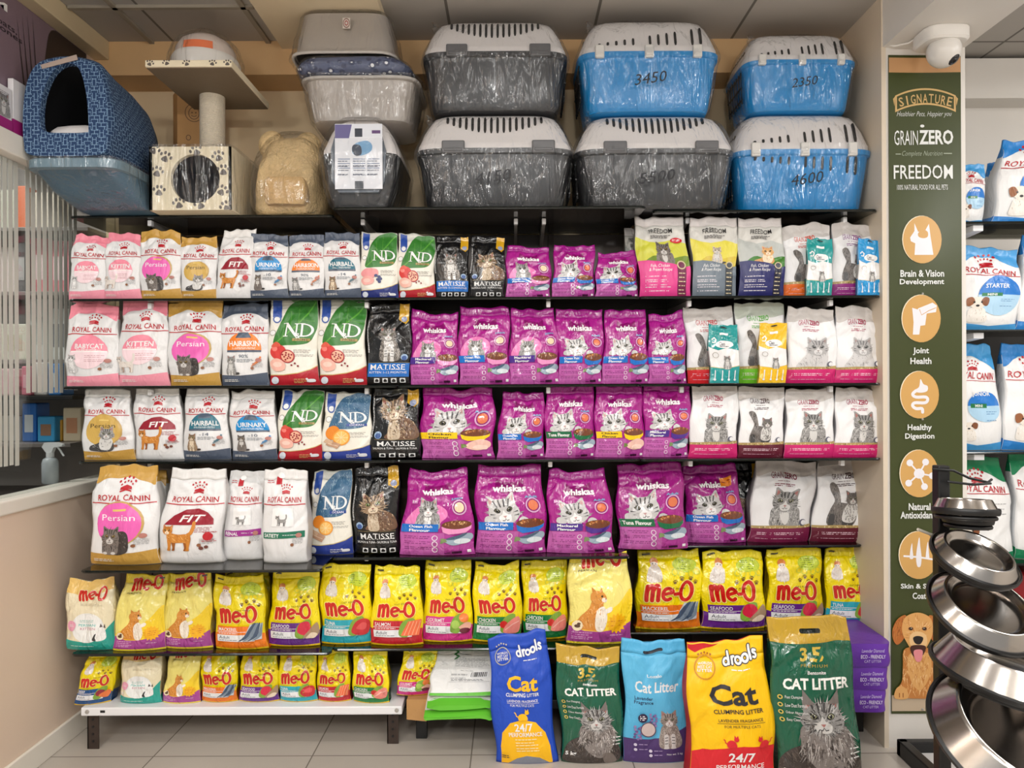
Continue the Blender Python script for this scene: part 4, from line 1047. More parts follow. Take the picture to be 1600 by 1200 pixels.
def d_drools(asp, yellow):
    A = Art(asp)
    c = (30, 76, 190) if not yellow else (252, 198, 4)
    low = (250, 190, 20) if not yellow else (214, 34, 44)
    k1 = (250, 190, 20) if not yellow else (44, 42, 46)
    wh = W_ if not yellow else (50, 46, 44)
    if yellow:
        A.poly([(0.004, 0.004), (0.996, 0.004), (0.996, 0.285), (0.6, 0.30), (0.12, 0.27), (0.004, 0.24)], low)
        A.poly([(0.004, 0.99), (0.42, 0.99), (0.10, 0.93), (0.004, 0.96)], (206, 30, 44))
    else:
        A.poly([(0.09, 0.004), (0.90, 0.004), (0.91, 0.14), (0.86, 0.25), (0.72, 0.33), (0.5, 0.355), (0.30, 0.33), (0.14, 0.25), (0.08, 0.14)], low)
        A.poly([(0.2, 0.004), (0.85, 0.004), (0.7, 0.055), (0.5, 0.07), (0.34, 0.05)], (130, 136, 150))
    A.part = 'brand_lettering'
    x0, y0 = (0.46, 0.83)
    logo_drools(A, 0.46, 0.83, 0.145, W_, (40, 36, 44) if yellow else (24, 56, 150), 0.12)
    A.fine(0.56, 0.80, (0.80,), W_, 0.006, 3)
    A.part = 'product_lettering'
    if yellow:
        A.text('Cat', 0.26, 0.575, 0.82, 0.715, k1, 0.03); A.text('CLUMPING LITTER', 0.28, 0.52, 0.86, 0.55, k1, 0.02)
        A.text('LAVENDER FRAGRANCE', 0.32, 0.465, 0.84, 0.485, wh, 0.01); A.line([(0.30, 0.455), (0.86, 0.455)], 0.005, wh); A.text('FOR MULTIPLE CATS', 0.38, 0.425, 0.80, 0.443, wh, 0.0)
        A.part = 'claim_lettering'; A.text('24/7', 0.42, 0.19, 0.74, 0.255, W_, 0.02); A.text('PERFORMANCE', 0.28, 0.14, 0.86, 0.175, W_, 0.01)
    else:
        A.text('Cat', 0.26, 0.57, 0.76, 0.69, k1, 0.03); A.text('CLUMPING LITTER', 0.25, 0.53, 0.78, 0.558, W_, 0.02)
        A.text('LAVENDER FRAGRANCE', 0.27, 0.488, 0.76, 0.508, W_, 0.01); A.line([(0.27, 0.48), (0.78, 0.48)], 0.005, W_); A.text('FOR MULTIPLE CATS', 0.32, 0.455, 0.70, 0.473, W_, 0.0)
        A.part = 'claim_lettering'; A.text('24/7', 0.36, 0.265, 0.66, 0.325, W_, 0.02); A.text('PERFORMANCE', 0.25, 0.225, 0.80, 0.258, W_, 0.01); A.fine(0.34, 0.72, (0.20, 0.175, 0.155, 0.13, 0.11), (250, 232, 170), 0.008, 4)
    A.part = 'round_badge'
    A.ell(0.22, 0.83, 0.135, None, (170, 168, 160) if not yellow else (206, 140, 20), 26, 0, 0.88)
    for t, y in (("WORLD'S", 0.845), ('BEST CAT', 0.822), ('LITTER', 0.80)): A.text(t, 0.13, y, 0.31, y + 0.018, W_, 0.02)
    for k in range(5): A.ell(0.14 + 0.04 * k, 0.925 - 0.006 * abs(k - 2), 0.014, None, (200, 190, 160) if not yellow else (170, 100, 20), 6)
    A.part = 'cat_silhouette'
    cs = low
    for x, y, s, fl in (((0.52, 0.352, 0.22, True),) if not yellow else ((0.46, 0.295, 0.17, True), (0.84, 0.29, 0.17, False))):
        if x > 0.8: A.part = 'walking_cat_silhouette'
        A.frame(x, y, s, 0, fl)
        A.smooth([(-0.3, 0.0), (0.3, 0.0), (0.36, 0.3), (0.1, 0.46), (-0.2, 0.36)], cs, 4); A.ell(-0.28, 0.52, 0.17, 0.15, cs, 12); A.poly([(-0.42, 0.6), (-0.38, 0.8), (-0.28, 0.66)], cs); A.poly([(-0.26, 0.66), (-0.16, 0.8), (-0.14, 0.58)], cs)
        A.line([(0.3, 0.2), (0.48, 0.3), (0.55, 0.5), (0.64, 0.56)], 0.07, cs); A.noframe()
    A.part = None; A.layer += 1
    A.fine(0.10, 0.22, (0.055, 0.07), (40, 40, 60), 0.006, 3)
    return D_(A, c, [(0, 0.12, c if not yellow else (206, 30, 40)), (0.12, 1, c if not yellow else (206, 34, 44))], c, 'matte')

def d_green(asp, big):
    A = Art(asp)
    g1, gold = (16, 92, 66), (196, 158, 52)
    A.poly([(0.004, 0.855), (0.5, 0.845), (0.996, 0.86), (0.996, 0.99), (0.004, 0.99)], gold)
    A.poly([(0.38 + 0.0, 0.905)] + [(0.62 + 0.02 * math.cos(t), 0.915 + 0.014 * math.sin(t)) for t in np.linspace(-1.57, 1.57, 6)] + [(0.40 + 0.02 * math.cos(t), 0.915 + 0.014 * math.sin(t)) for t in np.linspace(1.57, 4.7, 6)], (18, 26, 22))
    A.part = 'brand_lettering'
    A.text('3.', 0.34, 0.745, 0.50, 0.825, (214, 184, 74), 0.03); A.text('5', 0.49, 0.745, 0.62, 0.825, (214, 184, 74), 0.03); A.line([(0.54, 0.745), (0.60, 0.79), (0.63, 0.825)], 0.03, (30, 106, 76))
    A.text('PREMIUM', 0.34, 0.715, 0.66, 0.732, (190, 160, 62), 0.0, 0, 0, 1.3)
    A.part = 'product_lettering'; A.text('Bentonite', 0.42, 0.675, 0.64, 0.695, W_, 0.02); A.text('CAT LITTER', 0.13, 0.59, 0.93, 0.655, (250, 250, 244), 0.035)
    A.part = 'cat_picture'
    A.frame(0.54, 0.01, 0.78 if big else 0.72); A.rnd = random.Random(9); cat_big(A, GREY, 520); A.noframe()
    A.part = None; A.layer += 1
    for k in range(4):
        y = 0.545 - 0.045 * k; A.ell(0.10, y, 0.028, None, (214, 190, 90), 12, 0, 0.55)
        A.text(('Fast Clumping', 'Low Dust Formula', 'Odour Absorption', 'Easy Clean')[k], 0.15, y - 0.009, 0.15 + 0.02 * (13, 16, 16, 10)[k] * 0.75, y + 0.012, W_, 0.0)
    A.text('10 kg' if big else '5 kg', 0.06, 0.07, 0.28 if big else 0.24, 0.115, W_, 0.035)
    for k in range(3): A.ell(0.84, 0.24 - 0.03 * k, 0.014, None, W_, 8); A.fine(0.87, 0.97, (0.235 - 0.03 * k,), W_, 0.008, k)
    return D_(A, g1, [(0, 0.87, (14, 76, 56)), (0.87, 1, gold)], gold, 'gloss')

def d_lav(asp):
    A = Art(asp)
    pu = (78, 54, 110)
    A.poly([(0.004, 0.004), (0.996, 0.004), (0.996, 0.30), (0.9, 0.28), (0.6, 0.22), (0.4, 0.205), (0.004, 0.205)], pu)
    A.poly([(0.62 + 0.025 * math.cos(t), 0.92 + 0.013 * math.sin(t)) for t in np.linspace(-1.57, 1.57, 6)] + [(0.36 + 0.025 * math.cos(t), 0.912 + 0.013 * math.sin(t)) for t in np.linspace(1.57, 4.7, 6)], (24, 30, 44))
    A.part = 'brand_lettering'
    A.text('Lozalo', 0.38, 0.71, 0.60, 0.735, (226, 232, 236), 0.02); A.part = 'product_lettering'; A.text('Cat Litter', 0.17, 0.585, 0.88, 0.675, (236, 238, 240), 0.02, 0.1)
    A.part = 'fragrance_lettering'; A.text('Lavender\nFragrance', 0.14, 0.485, 0.45, 0.555, (34, 40, 80), 0.01)
    A.part = 'cat_picture'; A.frame(0.70, 0.13, 0.60); cat_sit(A, dict(GREY, m=(152, 142, 134), f=[(176, 166, 158), (120, 110, 104), (196, 188, 180)]), 420, False, False); A.noframe()
    A.part = 'lavender_picture'
    for x, y in ((0.45, 0.36), (0.22, 0.26)):
        for k in range(14): A.ell(x + 0.05 * math.sin(k * 2.3), y - 0.05 + 0.008 * k, 0.022, None, ((126, 104, 160), (150, 130, 180), (104, 84, 140))[k % 3], 7)
    A.ell(0.37, 0.29, 0.12, None, (90, 70, 90)); A.ell(0.37, 0.29, 0.105, None, (206, 190, 186)); A.ell(0.28, 0.385, 0.075, None, (44, 34, 70)); A.fine(0.235, 0.33, (0.395, 0.38, 0.365), W_, 0.008, 2)
    A.part = None; A.layer += 1
    for x, y in ((0.18, 0.165), (0.18, 0.125), (0.40, 0.115), (0.40, 0.08)): A.ell(x, y, 0.025, None, (214, 206, 226), 10); A.fine(x + 0.05, x + 0.18, (y,), (170, 150, 196), 0.006, 3)
    A.text('Net wt: 5 kg', 0.64, 0.075, 0.88, 0.095, W_, 0.0)
    return D_(A, (92, 184, 226), [(0, 0.2, pu), (0.2, 1, (70, 156, 206))], (86, 180, 226), 'matte')

def d_back(asp):
    A = Art(asp)
    A.poly([(0.004, 0.004), (0.996, 0.004), (0.996, 0.09), (0.004, 0.06)], (96, 190, 50))
    A.part = 'leaf_logo'
    for k in range(5): A.ell(0.36 + 0.02 * (k % 2), 0.96 - 0.045 * k, 0.05, 0.016, (40, 120, 50), 10, 0.5 * (-1) ** k)
    A.part = 'fine_print'
    A.fine(0.34, 0.94, [0.80 - 0.022 * k for k in range(9)], (130, 130, 132), 0.006, 4); A.text('Net Wt: 5kg', 0.46, 0.53, 0.66, 0.55, (70, 70, 74), 0.0)
    A.rect(0.30, 0.30, 0.95, 0.31, (200, 200, 200)); A.fine(0.33, 0.6, (0.46, 0.44, 0.38), (130, 130, 134), 0.008, 8); A.fine(0.34, 0.92, (0.33, 0.35), (120, 120, 124), 0.009, 9)
    A.part = 'barcode'
    A.rect(0.62, 0.40, 0.92, 0.52, (244, 244, 244)); r = random.Random(2); x = 0.64
    while x < 0.90: w = r.choice((0.006, 0.01, 0.016)); A.rect(x, 0.41, x + w, 0.51, (24, 24, 26)); x += w + r.choice((0.006, 0.011))
    return D_(A, (238, 238, 236), [(0, 0.09, (96, 190, 50)), (0.09, 1, (228, 228, 226))], (232, 232, 230), 'satin')

def d_dog(asp, top, title='JUNIOR', big=False):
    A = Art(asp)
    A.smooth([(0.004, 0.78), (0.25, 0.88), (0.6, 0.86), (0.996, 0.76), (0.996, 0.99), (0.5, 0.99), (0.004, 0.99)], top, 4)
    A.poly([(0.004, 0.004), (0.996, 0.004), (0.996, 0.08), (0.5, 0.05), (0.004, 0.10)], top)
    A.part = 'brand_lettering'
    crown(A, 0.42, 0.745, 0.30, RED); A.text('ROYAL CANIN', 0.06, 0.67, 0.90, 0.735, RED, 0.012, 0.1, -0.06); A.line([(0.02, 0.66), (0.98, 0.645)], 0.012, RED)
    A.part = 'flavour_label'
    if not big:
        A.ell(0.62, 0.40, 0.33, None, (176, 214, 240)); A.poly([(0.62 + 0.33 * math.cos(g), 0.42 + 0.33 * asp * math.sin(g)) for g in np.linspace(0, math.pi, 14)], (28, 120, 206))
        A.text(title, 0.38, 0.50, 0.74, 0.55, W_, 0.02); A.rect(0.34, 0.40, 0.64, 0.44, (30, 120, 70)); A.text('MINI', 0.42, 0.407, 0.56, 0.433, W_, 0.02); A.fine(0.62, 0.86, (0.36, 0.34, 0.28), (90, 140, 190), 0.006, 4)
    else: A.fine(0.6, 0.9, (0.55, 0.5, 0.45), (150, 150, 150), 0.006, 4)
    A.part = 'dog_picture'
    A.frame(0.30, 0.10, 0.42); b = A.smooth([(-0.3, 0.0), (0.3, 0.0), (0.3, 0.3), (0.2, 0.55), (-0.2, 0.55), (-0.32, 0.3)], (238, 232, 224)); A.fur(b, 40, 0.1, 0.03, [(250, 246, 240), (206, 194, 180)], -1.5, 0.5)
    A.smooth([(-0.28, 0.86), (-0.1, 0.98), (0.1, 0.98), (0.28, 0.86), (0.24, 0.64), (0.0, 0.5), (-0.24, 0.64)], (236, 226, 214)); A.smooth([(-0.36, 0.92), (-0.2, 0.98), (-0.1, 0.8), (-0.22, 0.64), (-0.34, 0.66)], (150, 92, 54), 4); A.smooth([(0.36, 0.92), (0.2, 0.98), (0.1, 0.8), (0.22, 0.64), (0.34, 0.66)], (130, 76, 44), 4)
    for x in (-0.12, 0.12): A.ell(x, 0.78, 0.035, 0.04, (24, 18, 16), 8)
    A.ell(0, 0.64, 0.06, 0.045, (24, 20, 20), 10); A.noframe()
    return D_(A, (240, 240, 240), [(0, 0.1, top), (0.1, 0.8, (222, 224, 226)), (0.8, 1, top)], top, 'satin')

def d_eco(asp):
    A = Art(asp); A.part = 'brand_lettering'
    A.text('Lavender Diamond', 0.30, 0.66, 0.84, 0.80, (206, 190, 230), 0.0, 0.3); A.text('ECO - FRIENDLY', 0.28, 0.40, 0.86, 0.56, (226, 214, 240), 0.01); A.text('CAT LITTER', 0.36, 0.22, 0.76, 0.34, (200, 184, 226), 0.0)
    return D_(A, (98, 44, 158), [(0, 1, (92, 40, 150))], (98, 44, 158), 'satin')

# ------------------------------------------------------------------ filled packs
PROF_V = [0, .05, .14, .32, .55, .74, .86, .92, 1.0]
PROF_T = [.74, .90, .99, 1.0, .88, .62, .30, .10, .045]
_dc = {}
def design(fn, asp, *a):
    k = (fn.__name__, round(asp, 1), a if not any(isinstance(q, dict) for q in a) else str(a))
    if k not in _dc: _dc[k] = fn(round(asp, 1), *a)
    return _dc[k]

def bag(dz, xtl, ytl, xtr, ytr, xbl, xbr, z, D, T, label, group, seed, dip=0.0, lean=0.0, skin=None,
        name='cat_food_bag', cat='cat food bag', amp=1.0, bulge=0.02, creases=14, turn=0.0, base=None, sealv=0.90):
    """a filled, folded pack standing on z: two lower corners and two upper corners of its face, base depth T"""
    rnd = random.Random(seed)
    Dt = D + T * 0.5 + lean
    bl, br = X(xbl, D, 900), X(xbr, D, 900)
    yb = 600 + (CZ - z) * F / D
    bl, br = X(xbl, D, yb), X(xbr, D, yb)
    tl, tr = P(xtl, ytl, Dt), P(xtr, ytr, Dt)
    W = 0.5 * (br - bl + tr.x - tl.x); H = 0.5 * (tl.z + tr.z) - z
    if callable(dz[0]) if isinstance(dz, tuple) else False: dz = design(dz[0], W / H, *dz[1:])
    us = np.linspace(-1, 1, NU); vs = np.linspace(0, 1, NV)
    U, V = np.meshgrid(us, vs)
    bu = bulge * W * np.sin(np.pi * np.clip(V, 0, 1)) * 0.9 + 0.022 * W * np.exp(-(V / 0.07) ** 2)
    L = bl + (tl.x - bl) * V - bu; R = br + (tr.x - br) * V + bu
    ph = rnd.uniform(0, 6)
    wob = 0.034 * W * np.sin(V * 8 + ph) * V * (1 - V) * 4
    L = L + wob; R = R + 0.034 * W * np.sin(V * 7 + ph * 2) * V * (1 - V) * 4
    S = (U + 1) / 2
    XX = L + (R - L) * S
    jag = np.array([noise.noise(Vector((u * 2.2, seed * 1.7, 3.1))) for u in us])
    ztop = tl.z + (tr.z - tl.z) * (us + 1) / 2 + dip * (1 - np.abs(us) ** 1.6) + jag * 0.016 * min(1, W / 0.2)
    ZZ = z + 0.0008 + ((tl.z * 0.5 + tr.z * 0.5) - z) * V + (ztop - 0.5 * (tl.z + tr.z))[None, :] * V ** 3
    t = np.interp(V, PROF_V, PROF_T) * T
    c = 0.56 + 0.44 * (1 - np.abs(U) ** 2.4)
    ymid = Y(D) + T / 2 + lean * V + turn * (XX - 0.5 * (bl + br))
    # folds: soft noise plus straight creases running in from the corners
    NZ = np.zeros_like(XX)
    for j in range(NV):
        for i in range(NU):
            p = Vector((XX[j, i] * 9, ZZ[j, i] * 7, seed * 2.37))
            NZ[j, i] = noise.noise(p) * 0.6 + noise.noise(p * 2.3) * 0.35 + (0.5 - abs(noise.noise(p * 1.4 + Vector((7, 7, 7))))) * 0.25
    env = np.clip(V / 0.12, 0, 1) * (0.6 + 0.7 * V)
    DS = -NZ * 0.0115 * amp * env * (0.5 + 0.5 * min(1, W / 0.2))
    for k in range(creases):
        a = rnd.uniform(-1, 1); b = rnd.choice((rnd.uniform(0.62, 0.95), rnd.uniform(0.05, 0.9), rnd.uniform(0.7, 0.92)))
        g = rnd.uniform(-0.9, 0.9) + (math.pi / 2 if rnd.random() < 0.6 else 0)
        ln = rnd.uniform(0.12, 0.38)
        dx = (U - a) * W / 2; dzv = (V - b) * H
        al = dx * math.cos(g) + dzv * math.sin(g); pe = -dx * math.sin(g) + dzv * math.cos(g)
        wd = rnd.uniform(0.006, 0.010) * min(1.2, max(0.7, W / 0.18))
        sgn = rnd.choice((1, 1, -1))
        DS += sgn * 0.0052 * amp * np.exp(-(pe / wd) ** 2) * np.exp(-(al / (ln * W * 1.3)) ** 2) * env
    thin = np.clip(t / (T * 0.5), 0.12, 1)
    YF = ymid - t / 2 * c + DS * (0.35 + 0.65 * thin)
    YB = ymid + t / 2 * c
    G = np.stack([XX, YF, ZZ], axis=2)
    du = np.gradient(G, axis=1); dv = np.gradient(G, axis=0)
    N = np.cross(du, dv); N /= np.linalg.norm(N, axis=2, keepdims=True) + 1e-12   # outward (towards -y)
    if N[NV // 2, NU // 2, 1] > 0: N = -N
    loc = Vector(((bl + br) / 2, Y(D) + T / 2, z))
    root = thing(name, label, cat, loc, group)
    mat = {'gloss': GLOSS, 'satin': SATIN, 'matte': MATTE}[skin or dz.skin]
    ks = int(round(sealv * (NV - 1)))
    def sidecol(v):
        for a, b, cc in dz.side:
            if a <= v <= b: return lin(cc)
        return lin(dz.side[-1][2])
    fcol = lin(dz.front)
    def shell(j0, j1, front, cap):
        nr = j1 - j0 + 1
        BI = [0, 4, 8, 12, 16, 20, 24]; nb = len(BI)
        v = []; f = []; cs = []; nn = []
        for j in range(j0, j1 + 1):
            for i in range(NU): v.append(G[j, i]); nn.append(N[j, i])
        o1 = len(v)
        for j in range(j0, j1 + 1):
            for i in BI: v.append((XX[j, i], YB[j, i], ZZ[j, i])); nn.append((0, 1, 0.1))
        o2 = len(v)
        for j in range(j0, j1 + 1):
            for sgn, i in ((-1, 0), (1, NU - 1)):
                w = YB[j, i] - YF[j, i]
                v.append((XX[j, i] - sgn * w * 0.16, (YF[j, i] + YB[j, i]) / 2, ZZ[j, i])); nn.append((sgn, 0, 0))
        for r in range(nr - 1):
            vm = (j0 + r + 0.5) / (NV - 1); sc = sidecol(vm)
            for i in range(NU - 1):
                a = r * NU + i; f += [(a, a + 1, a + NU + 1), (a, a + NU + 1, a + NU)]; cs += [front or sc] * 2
            for i in range(nb - 1):
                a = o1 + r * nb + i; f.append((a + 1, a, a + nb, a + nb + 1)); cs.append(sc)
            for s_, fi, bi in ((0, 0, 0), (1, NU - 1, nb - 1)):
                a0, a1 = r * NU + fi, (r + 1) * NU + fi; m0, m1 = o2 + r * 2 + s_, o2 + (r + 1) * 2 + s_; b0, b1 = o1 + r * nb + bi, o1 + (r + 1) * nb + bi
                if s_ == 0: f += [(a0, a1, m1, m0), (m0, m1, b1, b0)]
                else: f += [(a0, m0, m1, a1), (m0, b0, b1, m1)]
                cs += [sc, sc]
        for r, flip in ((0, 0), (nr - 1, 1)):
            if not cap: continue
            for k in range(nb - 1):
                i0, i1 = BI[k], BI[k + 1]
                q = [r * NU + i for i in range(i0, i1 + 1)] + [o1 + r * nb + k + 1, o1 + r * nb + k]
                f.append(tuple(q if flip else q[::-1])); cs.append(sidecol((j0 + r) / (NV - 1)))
        return v, f, cs
    # decals on the lattice
    def place(V2, layer):
        gi = np.clip(V2[:, 0], 0, 1) * (NU - 1); gj = np.clip(V2[:, 1], 0, 1) * (NV - 1)
        i = np.minimum(gi.astype(int), NU - 2); j = np.minimum(gj.astype(int), NV - 2)
        a = (gi - i)[:, None]; b = (gj - j)[:, None]
        lo_ = a >= b
        bl_ = lambda A_: np.where(lo_, A_[j, i] + a * (A_[j, i + 1] - A_[j, i]) + b * (A_[j + 1, i + 1] - A_[j, i + 1]), A_[j, i] + b * (A_[j + 1, i] - A_[j, i]) + a * (A_[j + 1, i + 1] - A_[j + 1, i]))
        p = bl_(G); n = bl_(N); n /= np.linalg.norm(n, axis=1, keepdims=True) + 1e-12
        return p + n * (0.0005 + 0.00010 * layer), n
    groups = {}
    for part, layer, V2, F2, col in dz.art.baked:
        if len(V2) == 0: continue
        p, n = place(V2, layer)
        g = groups.setdefault(part, ([], [], [], []))
        o = len(g[0])
        g[0].extend(p.tolist()); g[3].extend(n.tolist())
        g[1].extend([tuple(i + o for i in f) for f in F2])
        g[2].extend(col if isinstance(col, list) else [col] * len(F2))
    v, f, cs = shell(0, ks, fcol, True)
    bm = bmesh.new()
    bv = [bm.verts.new(tuple(q)) for q in v]
    for q in f: bm.faces.new([bv[i] for i in q])
    bmesh.ops.recalc_face_normals(bm, faces=bm.faces[:])
    bm.verts.index_update(); bm.faces.ensure_lookup_table()
    f = [tuple(w.index for w in bm.faces[k].verts) for k in range(len(f))]
    bm.free()
    v = [tuple(q) for q in v]
    if None in groups:
        pv, pf, pc, pn = groups.pop(None); o = len(v)
        v = v + [tuple(q) for q in pv]; f = f + [tuple(i + o for i in q) for q in pf]; cs = cs + pc
    body = mesh_obj('bag_body', v, f, mat, root, cols=cs)
    v, f, cs = shell(ks, NV - 1, lin(dz.seal), True)
    seal = mesh_obj('top_seal', [tuple(q) for q in v], f, mat, root, cols=cs)
    for part, (pv, pf, pc, pn) in groups.items():
        a = np.array(pv)
        mesh_obj(part, pv, pf, mat, root, cols=pc, normals=pn)
    return root

# ------------------------------------------------------------------ shelves
Z1, Z2, Z3, Z4, Z5, Z6, Z7 = 2.070, 1.735, 1.398, 1.110, 0.741, 0.397, 0.172
def shelf(label, x0, x1, D, z, th=0.010, Dl=3.27, wx=None):
    """one pane of smoked glass; x0, x1 in metres"""
    r = thing('glass_shelf', label, 'shelf', ((x0 + x1) / 2, Y(D), z - th), 'smoked glass shelf panes of the wall unit')
    m = MB()
    rr = 0.018
    pts = [(x0, Y(Dl)), (x0, Y(D) + rr)] + [(x0 + rr - rr * math.cos(a), Y(D) + rr - rr * math.sin(a)) for a in (0.4, 0.8, 1.2)] + [(x0 + rr, Y(D)), (x1 - rr, Y(D))] + [(x1 - rr + rr * math.sin(a), Y(D) + rr - rr * math.cos(a)) for a in (0.4, 0.8, 1.2)] + [(x1, Y(D) + rr), (x1, Y(Dl))]
    m.prism(pts, lambda a, b, t: (a, b + 0.002, t), z - th, z)
    m.build('glass_pane', SHELF_GLASS, r)
    m = MB()
    m.tube([(p[0], p[1], z - th / 2) for p in pts[1:-1]], th * 0.56, 6)
    m.build('polished_edge', EDGE, r)

def bracket(px, z, D, label):
    x = X(px, D, 600 - (z - CZ) * F / D)
    r = thing('shelf_bracket', label, 'shelf bracket', (x, Y(3.29), z - 0.05), 'metal brackets under the glass shelves')
    m = MB(); z1 = z - 0.0115
    w = 0.006
    prof = [(Y(D) + 0.02, z1 - 0.020), (Y(D) + 0.02, z1), (Y(3.295), z1), (Y(3.295), z1 - 0.075)]
    m.prism(prof, lambda a, b, t: (x + t, a, b), -w, w)
    m.build('arm', GREY_METAL, r)
    m = MB(); m.box(x - w - 0.002, x + w + 0.002, Y(D) + 0.006, Y(D) + 0.03, z1 - 0.024, z1 - 0.0005, 0.003); m.build('end_cap', WHITE_METAL, r)

XL, XR = -1.735, 1.415
def shelving():
    A = lambda px, D, z: P(px, 600 - (z - CZ) * F / D, D).x
    shelf('smoked glass shelf pane under the cat tree and the wrapped beige house', XL, A(519, 2.93, Z1), 2.93, Z1)
    shelf('smoked glass shelf pane under the dark grey pet carriers', A(521, 2.81, Z1), A(1008, 2.81, Z1), 2.81, Z1)
    shelf('smoked glass shelf pane under the lower blue pet carrier', A(1010, 2.88, Z1) + 0.03, XR, 2.88, Z1)
    for z, D, tx in ((Z2, 2.86, 'top row of small cat food bags'), (Z3, 2.86, 'second row of cat food bags'), (Z4, 2.86, 'third row of cat food bags')):
        xa = A({Z2: 108, Z3: 98, Z4: 122}[z], D, z)
        x1 = A(620, D, z); x2 = A(1000, D, z)
        shelf('left smoked glass shelf pane under the ' + tx, xa, x1, D, z)
        shelf('middle smoked glass shelf pane under the ' + tx, x1 + 0.002, x2, D, z)
        shelf('right smoked glass shelf pane under the ' + tx, x2 + 0.002, XR, D, z)
    shelf('left glass pane under the row of big white and purple bags', A(126, 2.66, Z5), A(500, 2.66, Z5), 2.66, Z5)
    shelf('middle glass pane under the big purple bags', A(500, 2.66, Z5) + 0.003 , A(985, 2.80, Z5), 2.84, Z5)
    shelf('right glass pane under the big white bags with grey cats', A(985, 2.80, Z5) + 0.003, XR, 3.02, Z5)
    shelf('left glass pane under the upper row of yellow cat food bags', A(112, 2.79, Z6), A(515, 2.79, Z6), 2.79, Z6)
    shelf('middle glass pane under the upper row of yellow cat food bags', A(515, 2.79, Z6) + 0.003, A(990, 2.83, Z6), 2.83, Z6)
    shelf('right glass pane under the upper row of yellow bags, beside the cream partition', A(990, 2.83, Z6) + 0.003, XR, 3.00, Z6)
    names = {Z1: 'the carrier shelf', Z2: 'the first food shelf', Z3: 'the second food shelf', Z4: 'the third food shelf', Z5: 'the fourth food shelf', Z6: 'the fifth food shelf'}
    for z, D, pxs in ((Z1, 2.95, (232, 566, 806, 850, 1075, 1322)), (Z2, 2.90, (232, 572, 857, 1078, 1300)), (Z3, 2.90, (232, 572, 857, 1066, 1300)), (Z4, 2.90, (232, 572, 860, 1080, 1318)), (Z5, 2.92, (372, 572, 852)), (Z6, 2.92, (372, 572, 852))):
        for k, px in enumerate(pxs):
            bracket(px, z, D, 'metal bracket under %s, number %s of its shelf from the left' % (names[z], ('one', 'two', 'three', 'four', 'five', 'six')[k]))
    # uprights on the back panel
    for k, px in enumerate((232, 572, 862, 1075, 1310)):
        x = X(px, 3.29); m = MB(); m.box(x - 0.012, x + 0.012, Y(3.287), Y(3.30), 0.2, 2.06)
        for q in range(30): pass
        o = m.build('upright_rail', DARK_METAL); tag(o, 'slotted dark upright rail on the back panel, %s from the left' % ('first', 'second', 'third', 'fourth', 'fifth')[k], 'upright rail', 'slotted uprights on the dark back panel')
    # bottom stand: white deck on dark slotted legs
    xa, xb = A(126, 2.84, Z7), A(628, 2.84, Z7)
    r = thing('low_white_shelf', 'low white metal shelf on dark slotted legs under the smallest yellow bags', 'shelf', ((xa + xb) / 2, Y(2.84), 0))
    m = MB(); m.box(xa, xb, Y(2.84), Y(3.28), Z7 - 0.032, Z7, 0.004); m.build('deck', WHITE_METAL, r)
    for x, y in ((xa + 0.03, 2.87), (xb - 0.045, 2.90), (xa + 0.03, 3.22), (xb - 0.045, 3.22)):
        m = MB(); m.box(x - 0.022, x + 0.022, Y(y), Y(y) + 0.004, 0, Z7 - 0.032); m.box(x - 0.022, x - 0.018, Y(y), Y(y) + 0.03, 0, Z7 - 0.032)
        lg = m.build('leg', DARK_METAL, r)
        m = MB()
        for k in range(4):
            m.lathe([(0.0001, 0.0), (0.005, 0.0), (0.005, 0.0015), (0.0001, 0.0015)], (x, Y(y) - 0.0012, 0.03 + 0.028 * k), 10, (0, 1, 0))
        m.build('bolt_holes', BLACK, lg)
    m = MB()
    for x in (xa + 0.025, xb - 0.02):
        m = MB(); m.lathe([(0.0001, -0.004), (0.007, -0.003), (0.008, 0.0), (0.008, 0.002)], (x, Y(2.84) - 0.001, Z7 - 0.015), 12, (0, 1, 0)); m.build('bolt', GREY_METAL, r)
    m = MB(); m.box(xa + 0.075, xa + 0.093, Y(2.84) - 0.001, Y(2.84) + 0.003, Z7 - 0.019, Z7 - 0.010); m.build('slot', BLACK, r)
    xa, xb = A(636, 2.86, Z7), 1.41
    r = thing('low_black_stand', 'low dark stand behind the cat litter sacks, carrying the white and purple sacks', 'stand', ((xa + xb) / 2, Y(2.86), 0))
    m = MB(); m.box(xa, xb, Y(2.90), Y(3.28), Z7 - 0.04, Z7 - 0.004, 0.003); m.build('deck', BLACK, r)
    for x, y in ((xa + 0.045, 2.94), (xb - 0.03, 2.98), (xa + 0.045, 3.22), (xb - 0.03, 3.22)):
        m = MB(); m.box(x - 0.022, x + 0.022, Y(y), Y(y) + 0.03, 0, Z7 - 0.04, 0.003); m.build('leg', BLACK, r)
shelving()

